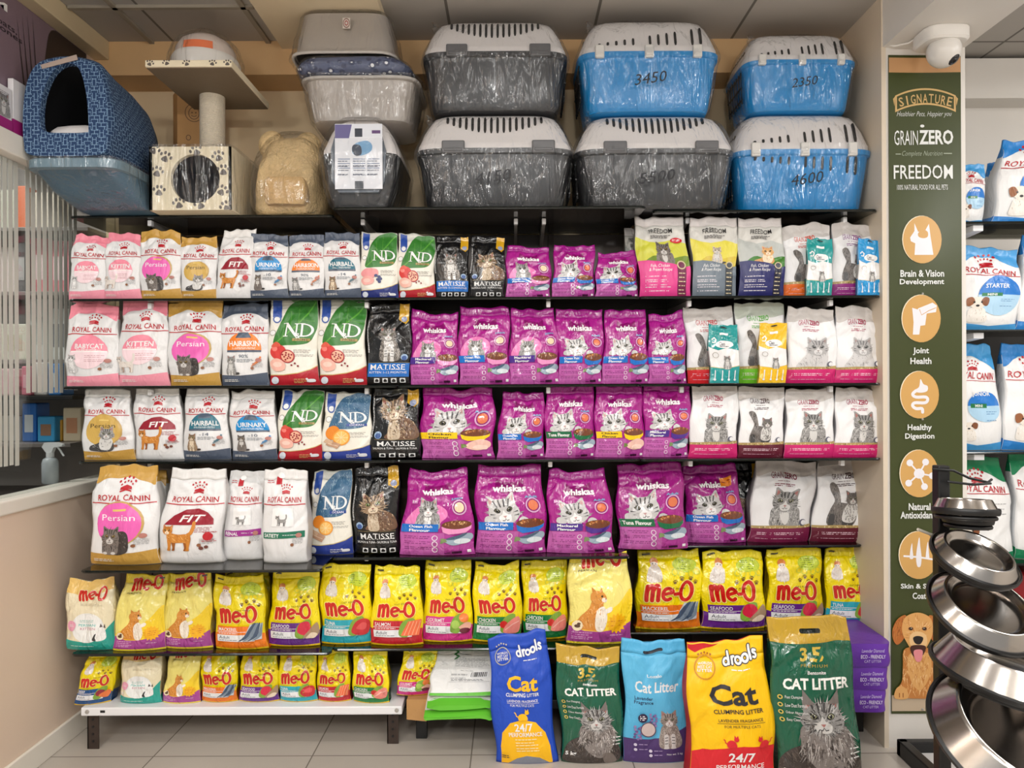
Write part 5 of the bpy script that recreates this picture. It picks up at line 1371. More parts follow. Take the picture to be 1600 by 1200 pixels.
# ------------------------------------------------------------------ the packs, shelf by shelf
PK = (240, 140, 158); GO = (196, 152, 70); SL = (78, 88, 106); FITR = (150, 20, 42); TEAL = (40, 110, 130); AZ = (24, 140, 206); OR_ = (238, 130, 40)
MAG = (206, 30, 110); MAR = (96, 20, 44)
RC = {
    'pera2': (d_rc, None, GO, 'heart', (206, 168, 84), 'Persian', (60, 50, 30), 'lie', GREY),
    'uri2': (d_rc, None, SL, 'dome', AZ, 'URINARY', W_, 'sit', DARKC),
    'hair2': (d_rc, None, SL, 'dome', TEAL, 'HAIRBALL', W_, 'sit', BROWN),
    'baby': (d_rc, PK, (238, 150, 168), 'disc', (240, 140, 160), 'BABYCAT', W_, 'kit', SILV),
    'kit': (d_rc, PK, (238, 150, 168), 'disc', (240, 140, 160), 'KITTEN', W_, 'kit2', WHITEC),
    'perk': (d_rc, GO, GO, 'heart', (232, 100, 180), 'Persian', W_, 'persian', DARKC),
    'pera': (d_rc, GO, GO, 'heart', (206, 168, 84), 'Persian', (60, 50, 30), 'lie', GREY),
    'fit': (d_rc, None, None, 'cap', FITR, 'FIT', W_, 'walk', ORANGE),
    'uri': (d_rc, SL, SL, 'dome', AZ, 'URINARY', W_, 'sit', DARKC),
    'skin': (d_rc, SL, SL, 'dome', OR_, 'HAIR&SKIN', W_, 'sit', GREY),
    'hair': (d_rc, SL, SL, 'dome', TEAL, 'HAIRBALL', W_, 'sit', BROWN),
    'renal': (d_rc, (206, 206, 206), None, 'vet', (158, 46, 142), 'RENAL', W_, 'vet', GREY),
    'sat': (d_rc, None, None, 'vet', (30, 112, 86), 'SATIETY', W_, 'vet', GREY),
}
BLUEL, GRNL, YELL, PURL = (16, 110, 200), (14, 104, 62), (248, 206, 10), (74, 36, 140)
WH = {
    'kfish': (d_whis, 'Ocean Fish|Flavour', BLUEL, W_, 'kit', 'fish', False),
    'kmack': (d_whis, 'Mackerel|Flavour', PURL, W_, 'kit', 'fish', False),
    'fish': (d_whis, 'Ocean Fish|Flavour', BLUEL, W_, 'cat'),
    'fisht': (d_whis, 'Ocean Fish|Flavour', BLUEL, W_, 'cat', 'fish', True, True),
    'mack': (d_whis, 'Mackerel|Flavour', PURL, W_, 'cat'),
    'tuna': (d_whis, 'Tuna Flavour', GRNL, W_, 'cat'),
    'chick': (d_whis, 'Chicken|Flavour', YELL, (30, 24, 20), 'cat', 'meat'),
}
ME = {
    'mack': (d_meo, (238, 124, 24), 'MACKEREL', 'mackerel'), 'sea': (d_meo, (104, 40, 140), 'SEAFOOD', 'seafood'),
    'tuna': (d_meo, (40, 172, 190), 'TUNA', 'tuna'), 'sal': (d_meo, (196, 28, 46), 'SALMON', 'salmon'),
    'gou': (d_meo, (216, 50, 140), 'GOURMET', 'gourmet'), 'chi': (d_meo, (24, 128, 60), 'CHICKEN', 'chicken'), 'mix': (d_meo, (24, 80, 140), 'BEEF', 'mix'),
    'per': (d_meo_persian, 0.80), 'perlow': (d_meo_persian, 0.84), 'kit': (d_meo_kitten, 0.72), 'kitlow': (d_meo_kitten, 0.82),
}
FR = {'pink': (d_freedom, (222, 60, 140), (206, 206, 70), (112, 140, 40), 'a', 'Fish, Chicken\n& Prawn Recipe'),
      'grey': (d_freedom, (112, 124, 136), (226, 214, 80), (214, 190, 60), 'b', 'Fish, Chicken\n& Prawn Recipe'),
      'blue': (d_freedom, (34, 36, 100), (186, 190, 186), (64, 128, 40), 'c', 'Fish, Chicken\n& Prawn Recipe')}
GZ = {'orange': (d_gz, (236, 110, 30), (206, 70, 40), 'tail'), 'purple': (d_gz, (150, 40, 130), (130, 50, 130), 'tail'), 'red': (d_gz, (214, 34, 44), (190, 40, 50), 'tail'),
      'green': (d_gz, (110, 190, 40), (90, 170, 60), 'tail', (196, 202, 190)), 'pinkp': (d_gz, MAG, (170, 30, 80), 'pers'), 'pinkk': (d_gz, MAG, (170, 40, 80), 'kit'), 'mark': (d_gz, (120, 26, 70), (130, 30, 60), 'kit'), 'mart': (d_gz, MAR, (70, 40, 44), 'tail')}

GR1, GR2, GR3, GR4, GR5, GR6 = ('small cat food bags on the first food shelf', 'cat food bags on the second food shelf', 'cat food bags on the third food shelf',
    'large cat food bags on the fourth food shelf', 'yellow cat food bags on the fifth food shelf', 'small yellow cat food bags on the low white shelf')

def row(z, D, T, group, items):
    for k, it in enumerate(items):
        dz, c, label = it[0], it[1], it[2]
        kw = dict(it[3]) if len(it) > 3 else {}
        d = kw.pop('D', D); t = kw.pop('T', T)
        bag(dz, c[0], c[1], c[2], c[3], c[4], c[5], z, d, t, label, kw.pop('group', group), kw.pop('seed', int(z * 100) * 31 + k), **kw)

row(Z2, 2.885, 0.085, GR1, [
    (RC['baby'], (121, 367, 168, 371, 105, 163), 'leftmost small white and pink baby cat food bag on the first food shelf', dict(turn=0.1)),
    (RC['kit'], (170, 363, 220, 366, 160, 217), 'small white and pink kitten food bag, second on the first food shelf'),
    (RC['perk'], (221, 361, 282, 362, 218, 281), 'small gold-edged white bag with pink heart and dark fluffy kitten, first food shelf'),
    (RC['pera'], (284, 369, 339, 370, 282, 336), 'small gold-edged white bag with gold heart and reclining grey cat, first food shelf', dict(dip=-0.008)),
    (RC['fit'], (351, 361, 401, 359, 333, 388), 'small all-white bag with dark red FIT label and orange cat, first food shelf'),
    (RC['uri'], (393, 366, 450, 367, 390, 448), 'small white bag with slate edges and bright blue dome, first food shelf'),
    (RC['skin'], (452, 368, 507, 368, 450, 505), 'small white bag with slate edges and orange dome, first food shelf'),
    (RC['hair'], (508, 364, 562, 364, 506, 562), 'small white bag with slate edges and teal HAIRBALL dome, first food shelf'),
    ((d_nd, 'blue'), (565, 362, 621, 364, 564, 621), 'small cream bag with green leaf, blueberries and navy base, first food shelf', dict(creases=5)),
    ((d_nd, 'red'), (623, 366, 679, 368, 623, 679), 'small cream bag with green leaf and red base, first food shelf', dict(creases=5)),
    ((d_matisse, True), (682, 369, 733, 370, 681, 730), 'small black bag with grey kitten and blue band, first food shelf', dict(creases=5)),
    ((d_matisse, False), (737, 369, 790, 371, 734, 787), 'small black bag with tabby cat and no blue band, first food shelf', dict(creases=5)),
    (WH['kfish'], (793, 385, 858, 387, 791, 859), 'small purple bag with a sitting kitten, first of three purple on the first food shelf'),
    (WH['fish'], (866, 384, 929, 384, 864, 928), 'small purple bag with cat face, middle of three on the first food shelf'),
    (WH['fish'], (934, 395, 993, 389, 931, 998), 'small purple bag with cat face, tilted, beside the pink and yellow bag', dict(turn=0.15, dip=-0.01)),
    (FR['pink'], (991, 341, 1067, 339, 1003, 1080), 'grey, yellow and pink cat food bag with a kitten on grass, first food shelf', dict(T=0.11)),
    (FR['grey'], (1078, 341, 1151, 341, 1086, 1150), 'grey and yellow cat food bag with slate lower panel, first food shelf', dict(T=0.10)),
    (FR['blue'], (1153, 342, 1220, 342, 1158, 1226), 'grey bag with navy lower panel and a cat lying on grass, first food shelf', dict(T=0.10)),
    (GZ['orange'], (1222, 356, 1296, 353, 1229, 1298), 'white bag with grey tabby and orange base, behind the teal pouch', dict(T=0.09, D=2.915, dip=0.012)),
    (GZ['purple'], (1299, 350, 1360, 354, 1304, 1372), 'white bag with grey tabby and purple base, behind the blue pouch', dict(T=0.09, D=2.915, dip=0.010)),
    ((d_pouch, (20, 150, 150)), (1261, 373, 1300, 374, 1262, 1300), 'teal cat treat pouch in front of the orange-based white bag', dict(D=2.868, T=0.035, name='treat_pouch', cat='treat pouch', group='small cat treat pouches', creases=4)),
    ((d_pouch, (30, 150, 214)), (1341, 372, 1375, 377, 1342, 1379), 'bright blue cat treat pouch beside the cream partition', dict(D=2.868, T=0.035, name='treat_pouch', cat='treat pouch', group='small cat treat pouches', creases=4)),
])
row(Z3, 2.885, 0.105, GR2, [
    (RC['baby'], (112, 478, 186, 478, 99, 181), 'leftmost white and pink baby cat food bag on the second food shelf', dict(dip=0.008)),
    (RC['kit'], (193, 472, 262, 468, 182, 260), 'white and pink kitten food bag, second on the second food shelf', dict(dip=0.006)),
    (RC['perk'], (264, 474, 349, 470, 264, 340), 'gold-edged white bag with pink heart and dark kitten, second food shelf'),
    (RC['skin'], (350, 475, 419, 477, 345, 417), 'white bag with slate edges and orange dome reading 90%, second food shelf'),
    ((d_nd, 'red'), (424, 467, 496, 468, 420, 496), 'cream bag with green leaf and red base, left of two on the second food shelf', dict(creases=5)),
    ((d_nd, 'red'), (500, 466, 572, 471, 498, 570), 'cream bag with green leaf and red base, right of two beside the black kitten bag', dict(creases=5)),
    ((d_matisse, True), (579, 476, 642, 474, 572, 639), 'black bag with grey kitten and blue band, second food shelf', dict(creases=6)),
    (WH['kmack'], (644, 485, 716, 488, 642, 714), 'purple kitten bag with violet Mackerel label, left beside the black kitten bag', dict(dip=-0.012)),
    (WH['kfish'], (719, 480, 795, 480, 718, 796), 'purple kitten bag with blue Ocean Fish label, second food shelf'),
    (WH['kmack'], (798, 483, 865, 478, 798, 875), 'purple kitten bag with violet Mackerel label, right of the blue-labelled one', dict(dip=-0.01)),
    (WH['fish'], (868, 486, 941, 485, 875, 941), 'purple bag with cat face and blue label, first of three on the second food shelf'),
    (WH['fish'], (945, 486, 1008, 484, 943, 1014), 'purple bag with cat face and blue label, middle of three on the second food shelf'),
    (WH['fish'], (1013, 492, 1066, 484, 1016, 1074), 'purple bag with cat face and blue label, beside the red-based white bag', dict(dip=-0.01)),
    (GZ['red'], (1067, 482, 1143, 479, 1079, 1152), 'white bag with grey tabby and red base, behind a teal pouch', dict(D=2.915, T=0.1)),
    (GZ['green'], (1147, 473, 1224, 474, 1157, 1226), 'white bag with grey tabby and green base, behind the yellow pouch', dict(D=2.915, T=0.1)),
    (GZ['pinkp'], (1231, 480, 1302, 484, 1231, 1307), 'white bag with pale long-haired cat and pink base, left of two, second food shelf'),
    (GZ['pinkp'], (1305, 479, 1372, 488, 1309, 1380), 'white bag with pale long-haired cat and pink base, beside the partition', dict(dip=0.008)),
    ((d_pouch, (20, 150, 150)), (1107, 507, 1152, 508, 1111, 1155), 'teal cat treat pouch on the second food shelf, before the red-based bag', dict(D=2.866, T=0.038, name='treat_pouch', cat='treat pouch', group='small cat treat pouches', creases=4)),
    ((d_pouch, (240, 190, 20)), (1187, 505, 1230, 505, 1187, 1228), 'yellow cat treat pouch before the green-based white bag', dict(D=2.866, T=0.038, name='treat_pouch', cat='treat pouch', group='small cat treat pouches', creases=4)),
])
row(Z4, 2.885, 0.105, GR3, [
    (RC['pera2'], (134, 612, 204, 608, 127, 206), 'leftmost gold-based white bag with gold heart and reclining cat, third food shelf', dict(dip=0.006)),
    (RC['fit'], (213, 606, 280, 604, 209, 284), 'white bag with dark red FIT label and orange cat, third food shelf'),
    (RC['hair2'], (293, 606, 357, 606, 284, 356), 'white bag with slate base and teal HAIRBALL dome, third food shelf'),
    (RC['uri2'], (362, 612, 429, 612, 361, 430), 'white bag with slate base and blue URINARY dome, third food shelf', dict(dip=0.005)),
    ((d_nd, 'red'), (442, 610, 507, 610, 432, 499), 'cream bag with green leaf and red base, third food shelf', dict(creases=5)),
    ((d_nd, 'ocean'), (510, 614, 580, 615, 502, 577), 'cream bag with blue woven print and oranges, third food shelf', dict(creases=5)),
    ((d_matisse, False), (585, 607, 656, 606, 578, 655), 'black bag with a brown tabby, third food shelf', dict(creases=6)),
    (WH['chick'], (661, 604, 769, 606, 660, 771), 'large purple bag with yellow Chicken label, beside the black tabby bag', dict(T=0.12, dip=-0.008)),
    (WH['fish'], (786, 612, 849, 614, 777, 850), 'purple bag with blue Ocean Fish label, third food shelf'),
    (WH['tuna'], (854, 604, 927, 602, 853, 929), 'purple bag with green Tuna label, third food shelf'),
    (WH['chick'], (931, 603, 1003, 603, 931, 1006), 'small purple bag with yellow Chicken label, right of the green-labelled bag'),
    (WH['mack'], (1006, 599, 1077, 599, 1007, 1076), 'purple bag with violet Mackerel label, third food shelf'),
    (GZ['pinkk'], (1081, 603, 1151, 597, 1079, 1153), 'white bag with grey kitten and pink base, left of the maroon-based bag'),
    (GZ['mart'], (1154, 605, 1225, 605, 1158, 1223), 'white bag with standing tabby and maroon base, third food shelf'),
    (GZ['pinkk'], (1228, 605, 1301, 606, 1230, 1304), 'white bag with grey kitten and pink base, right of the maroon-based bag'),
    (GZ['pinkk'], (1306, 607, 1376, 611, 1307, 1381), 'white bag with grey kitten and pink base, last before the partition', dict(dip=0.006)),
])
row(Z5, 2.76, 0.14, GR4, [
    (RC['perk'], (157, 728, 247, 729, 134, 241), 'large gold-edged white bag with pink heart and dark kitten, fourth food shelf', dict(D=2.715, T=0.16)),
    (RC['fit'], (270, 732, 354, 734, 242, 341), 'large white bag with dark red FIT label and orange cat, fourth food shelf', dict(D=2.735, T=0.15)),
    (RC['renal'], (361, 735, 414, 735, 346, 406), 'white veterinary bag with purple RENAL band', dict(D=2.79, T=0.12)),
    (RC['sat'], (414, 733, 481, 735, 409, 476), 'white veterinary bag with green SATIETY band', dict(D=2.735, T=0.12)),
    ((d_nd, 'ocean'), (492, 737, 550, 735, 480, 548), 'large cream bag with blue woven print and orange slices, fourth food shelf', dict(D=2.87, T=0.13, creases=6)),
    ((d_matisse, False), (555, 730, 624, 728, 553, 623), 'large black bag with brown tabby, fourth food shelf', dict(D=2.87, T=0.13, creases=7)),
    (WH['kfish'], (641, 732, 730, 728, 624, 740), 'large purple bag with sitting kitten and blue label, fourth food shelf', dict(D=2.845, T=0.14, dip=-0.02)),
    (WH['fish'], (747, 728, 845, 726, 744, 852), 'large purple bag with blue label, left of the violet-labelled bag, fourth food shelf', dict(D=2.87, T=0.14, dip=-0.008)),
    (WH['mack'], (858, 735, 944, 732, 857, 961), 'large purple bag with violet Mackerel label, fourth food shelf', dict(D=2.87, T=0.14, dip=-0.006)),
    (WH['tuna'], (964, 728, 1063, 720, 970, 1076), 'large purple bag with green Tuna label, fourth food shelf', dict(D=2.93, T=0.14)),
    (WH['fisht'], (1066, 728, 1148, 722, 1077, 1168), 'large purple bag with blue label and small orange sticker, fourth food shelf', dict(D=3.045, T=0.13, dip=-0.006)),
    (GZ['mark'], (1181, 716, 1275, 722, 1173, 1264), 'large white bag with grey kitten and dark pink base, fourth food shelf', dict(D=3.06, T=0.13, dip=0.004)),
    (GZ['mart'], (1279, 720, 1365, 715, 1271, 1361), 'large white bag with standing tabby and maroon base beside the partition, fourth food shelf', dict(D=3.06, T=0.13)),
])
row(Z6, 2.84, 0.105, GR5, [
    (ME['kit'], (110, 902, 179, 901, 99, 177), 'cream bag with teal base and white oval, far left of the fifth food shelf', dict(D=2.81, dip=-0.018)),
    (ME['per'], (199, 897, 262, 899, 173, 251), 'pale yellow bag with orange cat and purple base, beside the cream and teal bag', dict(D=2.80, turn=0.08)),
    (ME['per'], (263, 896, 330, 894, 253, 327), 'pale yellow bag with orange cat and purple base, beside the orange mackerel bag', dict(D=2.82)),
    (ME['mack'], (337, 897, 411, 896, 335, 415), 'yellow bag with orange base and mackerel picture, left half of fifth food shelf', dict(D=2.81, dip=-0.012)),
    (ME['sea'], (428, 892, 499, 889, 418, 496), 'yellow bag with violet SEAFOOD label, left half of fifth food shelf', dict(D=2.84)),
    (ME['tuna'], (504, 881, 580, 881, 501, 577), 'yellow bag with turquoise TUNA label, beside the red salmon bag', dict(D=2.86)),
    (ME['sal'], (587, 884, 656, 885, 579, 659), 'yellow bag with red SALMON label, fifth food shelf', dict(D=2.845)),
    (ME['gou'], (666, 877, 736, 875, 661, 736), 'yellow bag with pink GOURMET label, fifth food shelf', dict(D=2.88)),
    (ME['chi'], (743, 876, 811, 876, 739, 814), 'yellow bag with green CHICKEN label, left of two on the fifth food shelf', dict(D=2.88, dip=-0.02)),
    (ME['chi'], (815, 875, 886, 875, 820, 884), 'yellow bag with green CHICKEN label, right of two, behind the blue litter sack', dict(D=2.91)),
    (ME['perlow'], (891, 862, 979, 862, 888, 988), 'large pale yellow bag with orange cat, above the green and gold litter sack', dict(D=2.845, T=0.13)),
    (ME['mack'], (996, 861, 1091, 858, 997, 1096), 'large yellow bag with orange MACKEREL label, right half of fifth food shelf', dict(D=3.01, T=0.13)),
    (ME['sea'], (1097, 861, 1189, 861, 1100, 1197), 'large yellow bag with violet SEAFOOD label, left of two, right half of fifth food shelf', dict(D=3.01, T=0.13)),
    (ME['sea'], (1198, 857, 1282, 857, 1202, 1286), 'large yellow bag with violet SEAFOOD label, above the big dark green litter sack', dict(D=3.02, T=0.13)),
    (ME['tuna'], (1289, 856, 1356, 855, 1293, 1366), 'yellow bag with turquoise TUNA label beside the cream partition', dict(D=3.045, T=0.12)),
])
row(Z7, 2.87, 0.10, GR6, [
    (ME['mix'], (143, 1018, 188, 1018, 114, 163), 'small yellow bag with dark blue base, turned, at the left end of the low shelf', dict(D=2.855, turn=0.25)),
    (ME['kitlow'], (196, 1012, 254, 1012, 184, 247), 'small cream bag with teal base on the low white shelf', dict(D=2.86)),
    (ME['perlow'], (269, 1012, 315, 1012, 251, 308), 'small pale yellow bag with orange cat on the low white shelf', dict(D=2.86)),
    (ME['mack'], (317, 1013, 371, 1013, 313, 367), 'small yellow bag with orange base and mackerel on the low white shelf'),
    (ME['sea'], (382, 1013, 433, 1013, 371, 433), 'small yellow bag with violet seafood label on the low white shelf'),
    (ME['tuna'], (438, 1012, 494, 1012, 436, 493), 'small yellow bag with turquoise tuna label on the low white shelf'),
    (ME['sal'], (498, 1012, 544, 1012, 496, 546), 'small yellow bag with red salmon label on the low white shelf'),
    (ME['chi'], (552, 1013, 606, 1015, 551, 606), 'small yellow bag with green chicken label at the right end of the low white shelf', dict(D=2.855, turn=-0.1)),
])
# bags standing behind the front row, seen in the gaps
bag(RC['perk'], 232, 735, 260, 735, 232, 262, Z5, 2.93, 0.13, 'gold and white bag mostly hidden behind the large pink-heart bag', GR4, 901)
bag(FR['blue'], 975, 357, 997, 357, 984, 1016, Z2, 3.02, 0.1, 'dark bag mostly hidden behind the pink and yellow kitten-on-grass bag', GR1, 902)
bag((d_matisse, False), 1146, 722, 1184, 722, 1150, 1180, Z5, 3.17, 0.1, 'black bag mostly hidden behind the large white kitten bag', GR4, 903)
bag(ME['sal'], 352, 892, 418, 890, 355, 425, Z6, 2.97, 0.1, 'yellow bag mostly hidden behind the orange mackerel bag on the fifth food shelf', GR5, 904)

# ------------------------------------------------------------------ cat litter and sacks in front
G_L = 'cat litter sacks standing on the floor'
def litter(dz, c, D, T, label, seed, **kw):
    bag(dz, *c, 0.0, D, T, label, G_L, seed, name='cat_litter_sack', cat='cat litter sack', bulge=0.008, creases=14, **kw)
litter((d_drools, False), (762, 996, 852, 984, 777, 872), 2.73, 0.10, 'blue cat litter sack with yellow dome at the bottom, standing on the floor', 51, dip=0.004, lean=0.02)
litter((d_green, False), (868, 1006, 968, 1012, 880, 972), 2.73, 0.10, 'smaller dark green cat litter sack with gold top, left of the light blue sack', 52, dip=-0.004, sealv=0.86)
litter((d_lav,), (971, 997, 1069, 997, 978, 1077), 2.73, 0.10, 'light blue and violet lavender cat litter sack with sitting grey cat', 53, dip=-0.014, sealv=0.88)
litter((d_drools, True), (1073, 1003, 1191, 993, 1082, 1217), 2.56, 0.15, 'yellow and red cat litter sack with big black word Cat', 54, dip=-0.008)
litter((d_green, True), (1197, 964, 1322, 962, 1222, 1353), 2.56, 0.15, 'biggest dark green cat litter sack with gold top, right of the yellow sack', 55, amp=1.3, sealv=0.86)

bag(ME['gou'], 632, 1013, 685, 1013, 619, 669, Z7 - 0.003 + 0.02, 2.885, 0.09, 'small yellow bag with pink label on the brown carton, right of the low white shelf', GR6, 71, turn=0.05)
def carton():
    x0, x1 = X(637, 2.89, 1110), X(668, 2.89, 1110)
    r = thing('flat_carton', 'brown cardboard carton piece under the pink-labelled yellow bag', 'cardboard box', ((x0 + x1) / 2, Y(2.88), Z7 - 0.003))
    m = MB(); m.box(x0, x1 + 0.01, Y(2.865), Y(3.05), Z7 - 0.003, Z7 + 0.016, 0.002); m.build('tray', CARD, r)
    m = MB(); m.hexa([(x0, Y(2.862), Z7 - 0.06), (x1, Y(2.855), Z7 - 0.065), (x1, Y(2.858), Z7 - 0.065), (x0, Y(2.865), Z7 - 0.06), (x0, Y(2.862), Z7 + 0.016), (x1, Y(2.862), Z7 + 0.016), (x1, Y(2.865), Z7 + 0.016), (x0, Y(2.865), Z7 + 0.016)]); m.build('hanging_flap', CARD, r)
carton()
for k in (0,):
    bag((d_back,), 684 - 2 * k, 1013 + 4 * k, 766, 1016 + 4 * k, 671 - 5 * k, 772, Z7 + 0.052, 2.80 - 0.012 * k + 0.0, 0.035, ('topmost of the white sacks with green lower edge, fine print and barcode facing out', 'middle of the white sacks with green lower edge beside the blue litter sack', 'lowest of the white sacks with green lower edge beside the blue litter sack')[k],
        'white sacks with green lower edges', 80 + k, name='white_sack', cat='sack', lean=0.14 + 0.012 * k, creases=6, amp=0.6) if k == 0 else None

def white_stack():
    for k in (1, 2):
        x0, x1 = X(672 - 4 * k, 2.80, 1120), X(770, 2.80, 1120)
        z0 = Z7 + 0.047 - 0.035 * k
        r = thing('white_sack', ('middle of the white sacks with green lower edge, beside the blue litter sack', 'lowest of the white sacks with green lower edge, beside the blue litter sack')[k - 1], 'sack', ((x0 + x1) / 2, Y(2.82), z0), 'white sacks with green lower edges')
        for nm, a, b, mt in (('green_hem', 0.0, 0.10, solid('leaf_green_film', (104, 196, 56), 0.35)), ('sack_body', 0.10, 1.0, solid('white_film', (236, 236, 234), 0.35))):
            m = MB(); rg = []
            for t in np.linspace(a, b, 4 if nm == 'green_hem' else 10):
                th = 0.005 + 0.022 * math.sin(math.pi * min(1, t * 1.4 + 0.06)) ** 0.7 if t < 0.66 else 0.022
                th = 0.004 + 0.012 * math.sin(math.pi * (t * 0.9 + 0.05))
                yc = Y(2.79) - 0.01 * k + t * 0.34; zc = z0 + 0.008 + 0.0 * k + t * 0.11
                n = 24; row_ = []
                for q in range(n):
                    g = 2 * math.pi * q / n
                    row_.append(((x0 + x1) / 2 + (x1 - x0) / 2 * math.copysign(abs(math.cos(g)) ** 0.35, math.cos(g)) * (1 + 0.015 * math.sin(5 * t + k)), yc + 0.004 * math.sin(q * 1.7), zc + th * math.copysign(abs(math.sin(g)) ** 0.8, math.sin(g)) + 0.004 * math.sin(q * 0.9 + k * 2)))
                rg.append(row_)
            m.rings(rg); m.build(nm, mt, r, smooth=True)
white_stack()

def eco_sacks():
    dz = design(d_eco, 1.0)
    for k in range(3):
        D = 2.755 + 0.004 * k
        z0 = Z7 + 0.0005 + 0.086 * (2 - k)
        x0, x1 = X(1318, D, 1050), X(1397 - (0, 3, 6)[k], D, 1050)
        h = 0.086
        r = thing('litter_sack', ('topmost of the purple litter sacks lying beside the dark green sack', 'middle of the purple litter sacks lying beside the dark green sack', 'lowest of the purple litter sacks lying beside the dark green sack')[k], 'cat litter sack', ((x0 + x1) / 2, Y(D), z0), 'purple litter sacks lying in a stack')
        m = MB(); rg = []
        xc = (x0 + x1) / 2; hw = (x1 - x0) / 2
        for t in np.linspace(0, 1, 9):
            e = math.sin(math.pi * (0.14 + 0.72 * t)) ** 0.5
            rg.append([(p[0] + 0.003 * math.sin(7 * t + k), p[1] + 0.004 * math.sin(p[0] * 40 + k), p[2]) for p in ring(xc, Y(D) + 0.17, z0 + h * t, hw * (0.955 + 0.045 * e), 0.155 + 0.015 * e, 7, 56)])
        m.rings(rg); m.build('sack_body', solid('purple_sack_film', (98, 44, 160), 0.38, bump=(16, 0.35, 0.006)), r, smooth=True)
        V = []; Fs = []; cs = []
        for part, layer, V2, F2, col in dz.art.baked:
            o = len(V)
            for u, v in V2:
                e = math.sin(math.pi * (0.14 + 0.72 * v)) ** 0.5
                V.append((x0 + (x1 - x0) * (0.10 + 0.84 * u), Y(D) + 0.17 - (0.155 + 0.015 * e) - 0.0052, z0 + h * v))
            Fs += [tuple(i + o for i in f) for f in F2]; cs += [col] * len(F2)
        mesh_obj('lettering', V, Fs, SATIN, r, cols=cs)
eco_sacks()

# ------------------------------------------------------------------ goods on top of the wall unit
DG, BL = (36, 37, 40), (0, 132, 200)
PL_GREY = solid('light_grey_plastic', (226, 221, 219), 0.38, var=0.02)
PL_DARK = solid('dark_grey_plastic', DG, 0.35, var=0.04)
PL_BLUE = solid('blue_plastic', BL, 0.30, var=0.03)
PL_CLIP = solid('charcoal_clip', (92, 92, 94), 0.4, var=0.05)
PL_CLIPW = solid('pale_clip', (206, 204, 200), 0.4, var=0.03)
SLOT = solid('vent_hole_black', (22, 21, 21), 0.7, var=0.1)
MARK = solid('black_marker', (18, 18, 24), 0.5, var=0.1)
LOW = [(0, .80, .76), (.012, .86, .82), (.05, .885, .85), (.30, .94, .92), (.54, .985, .985), (.555, 1.015, 1.02), (.60, 1.02, 1.025), (.605, 1.0, 1.0)]
UPP = [(.605, .995, .995), (.655, .995, .99), (.67, .985, .97), (.80, .92, .88), (.90, .85, .79), (.955, .80, .71), (.985, .73, .62), (1.0, .58, .46)]
def interp3(sec, t): return np.interp(t, [q[0] for q in sec], [q[1] for q in sec]), np.interp(t, [q[0] for q in sec], [q[2] for q in sec])
def film_over(root, sec, xc, yc, z, H, hw, hd, seed, gap=0.010, ex=5, mat=None, rough=0.006, n=72):
    m = MB(); rg = []
    ts = np.linspace(0.002, 0.999, 22)
    for t in ts:
        a, b = interp3(sec, t); r = []
        for p in ring(xc, yc, z + H * t, hw * a + gap, hd * b + gap, ex, n):
            d = Vector((p[0] - xc, p[1] - yc, 0)).normalized()
            k = rough * noise.noise(Vector((p[0] * 14, p[1] * 14 + seed, p[2] * 5))) + rough * 0.6 * noise.noise(Vector((p[0] * 40, p[1] * 40, p[2] * 9 + seed)))
            r.append((p[0] + d.x * k, p[1] + d.y * k, p[2] + (0.008 if t > .99 else 0)))
        rg.append(r)
    m.rings(rg, cap0=False)
    return m.build('wrap_film', mat or FILM, root, smooth=True)

def flat_text(txt, xc, y, zc, w, h, name, mat, root, shear=0.0, rot=0.0, lean=0.0, bold=-0.01):
    v, f, a = text_mesh(txt, bold, shear)
    V = []
    for p in v:
        dx, dz = (p[0] - .5) * w, (p[1] - .5) * h
        qx, qz = dx * math.cos(rot) - dz * math.sin(rot), dx * math.sin(rot) + dz * math.cos(rot)
        V.append((xc + qx, y + lean * qz, zc + qz))
    return mesh_obj(name, V, f, mat, root, smooth=False)

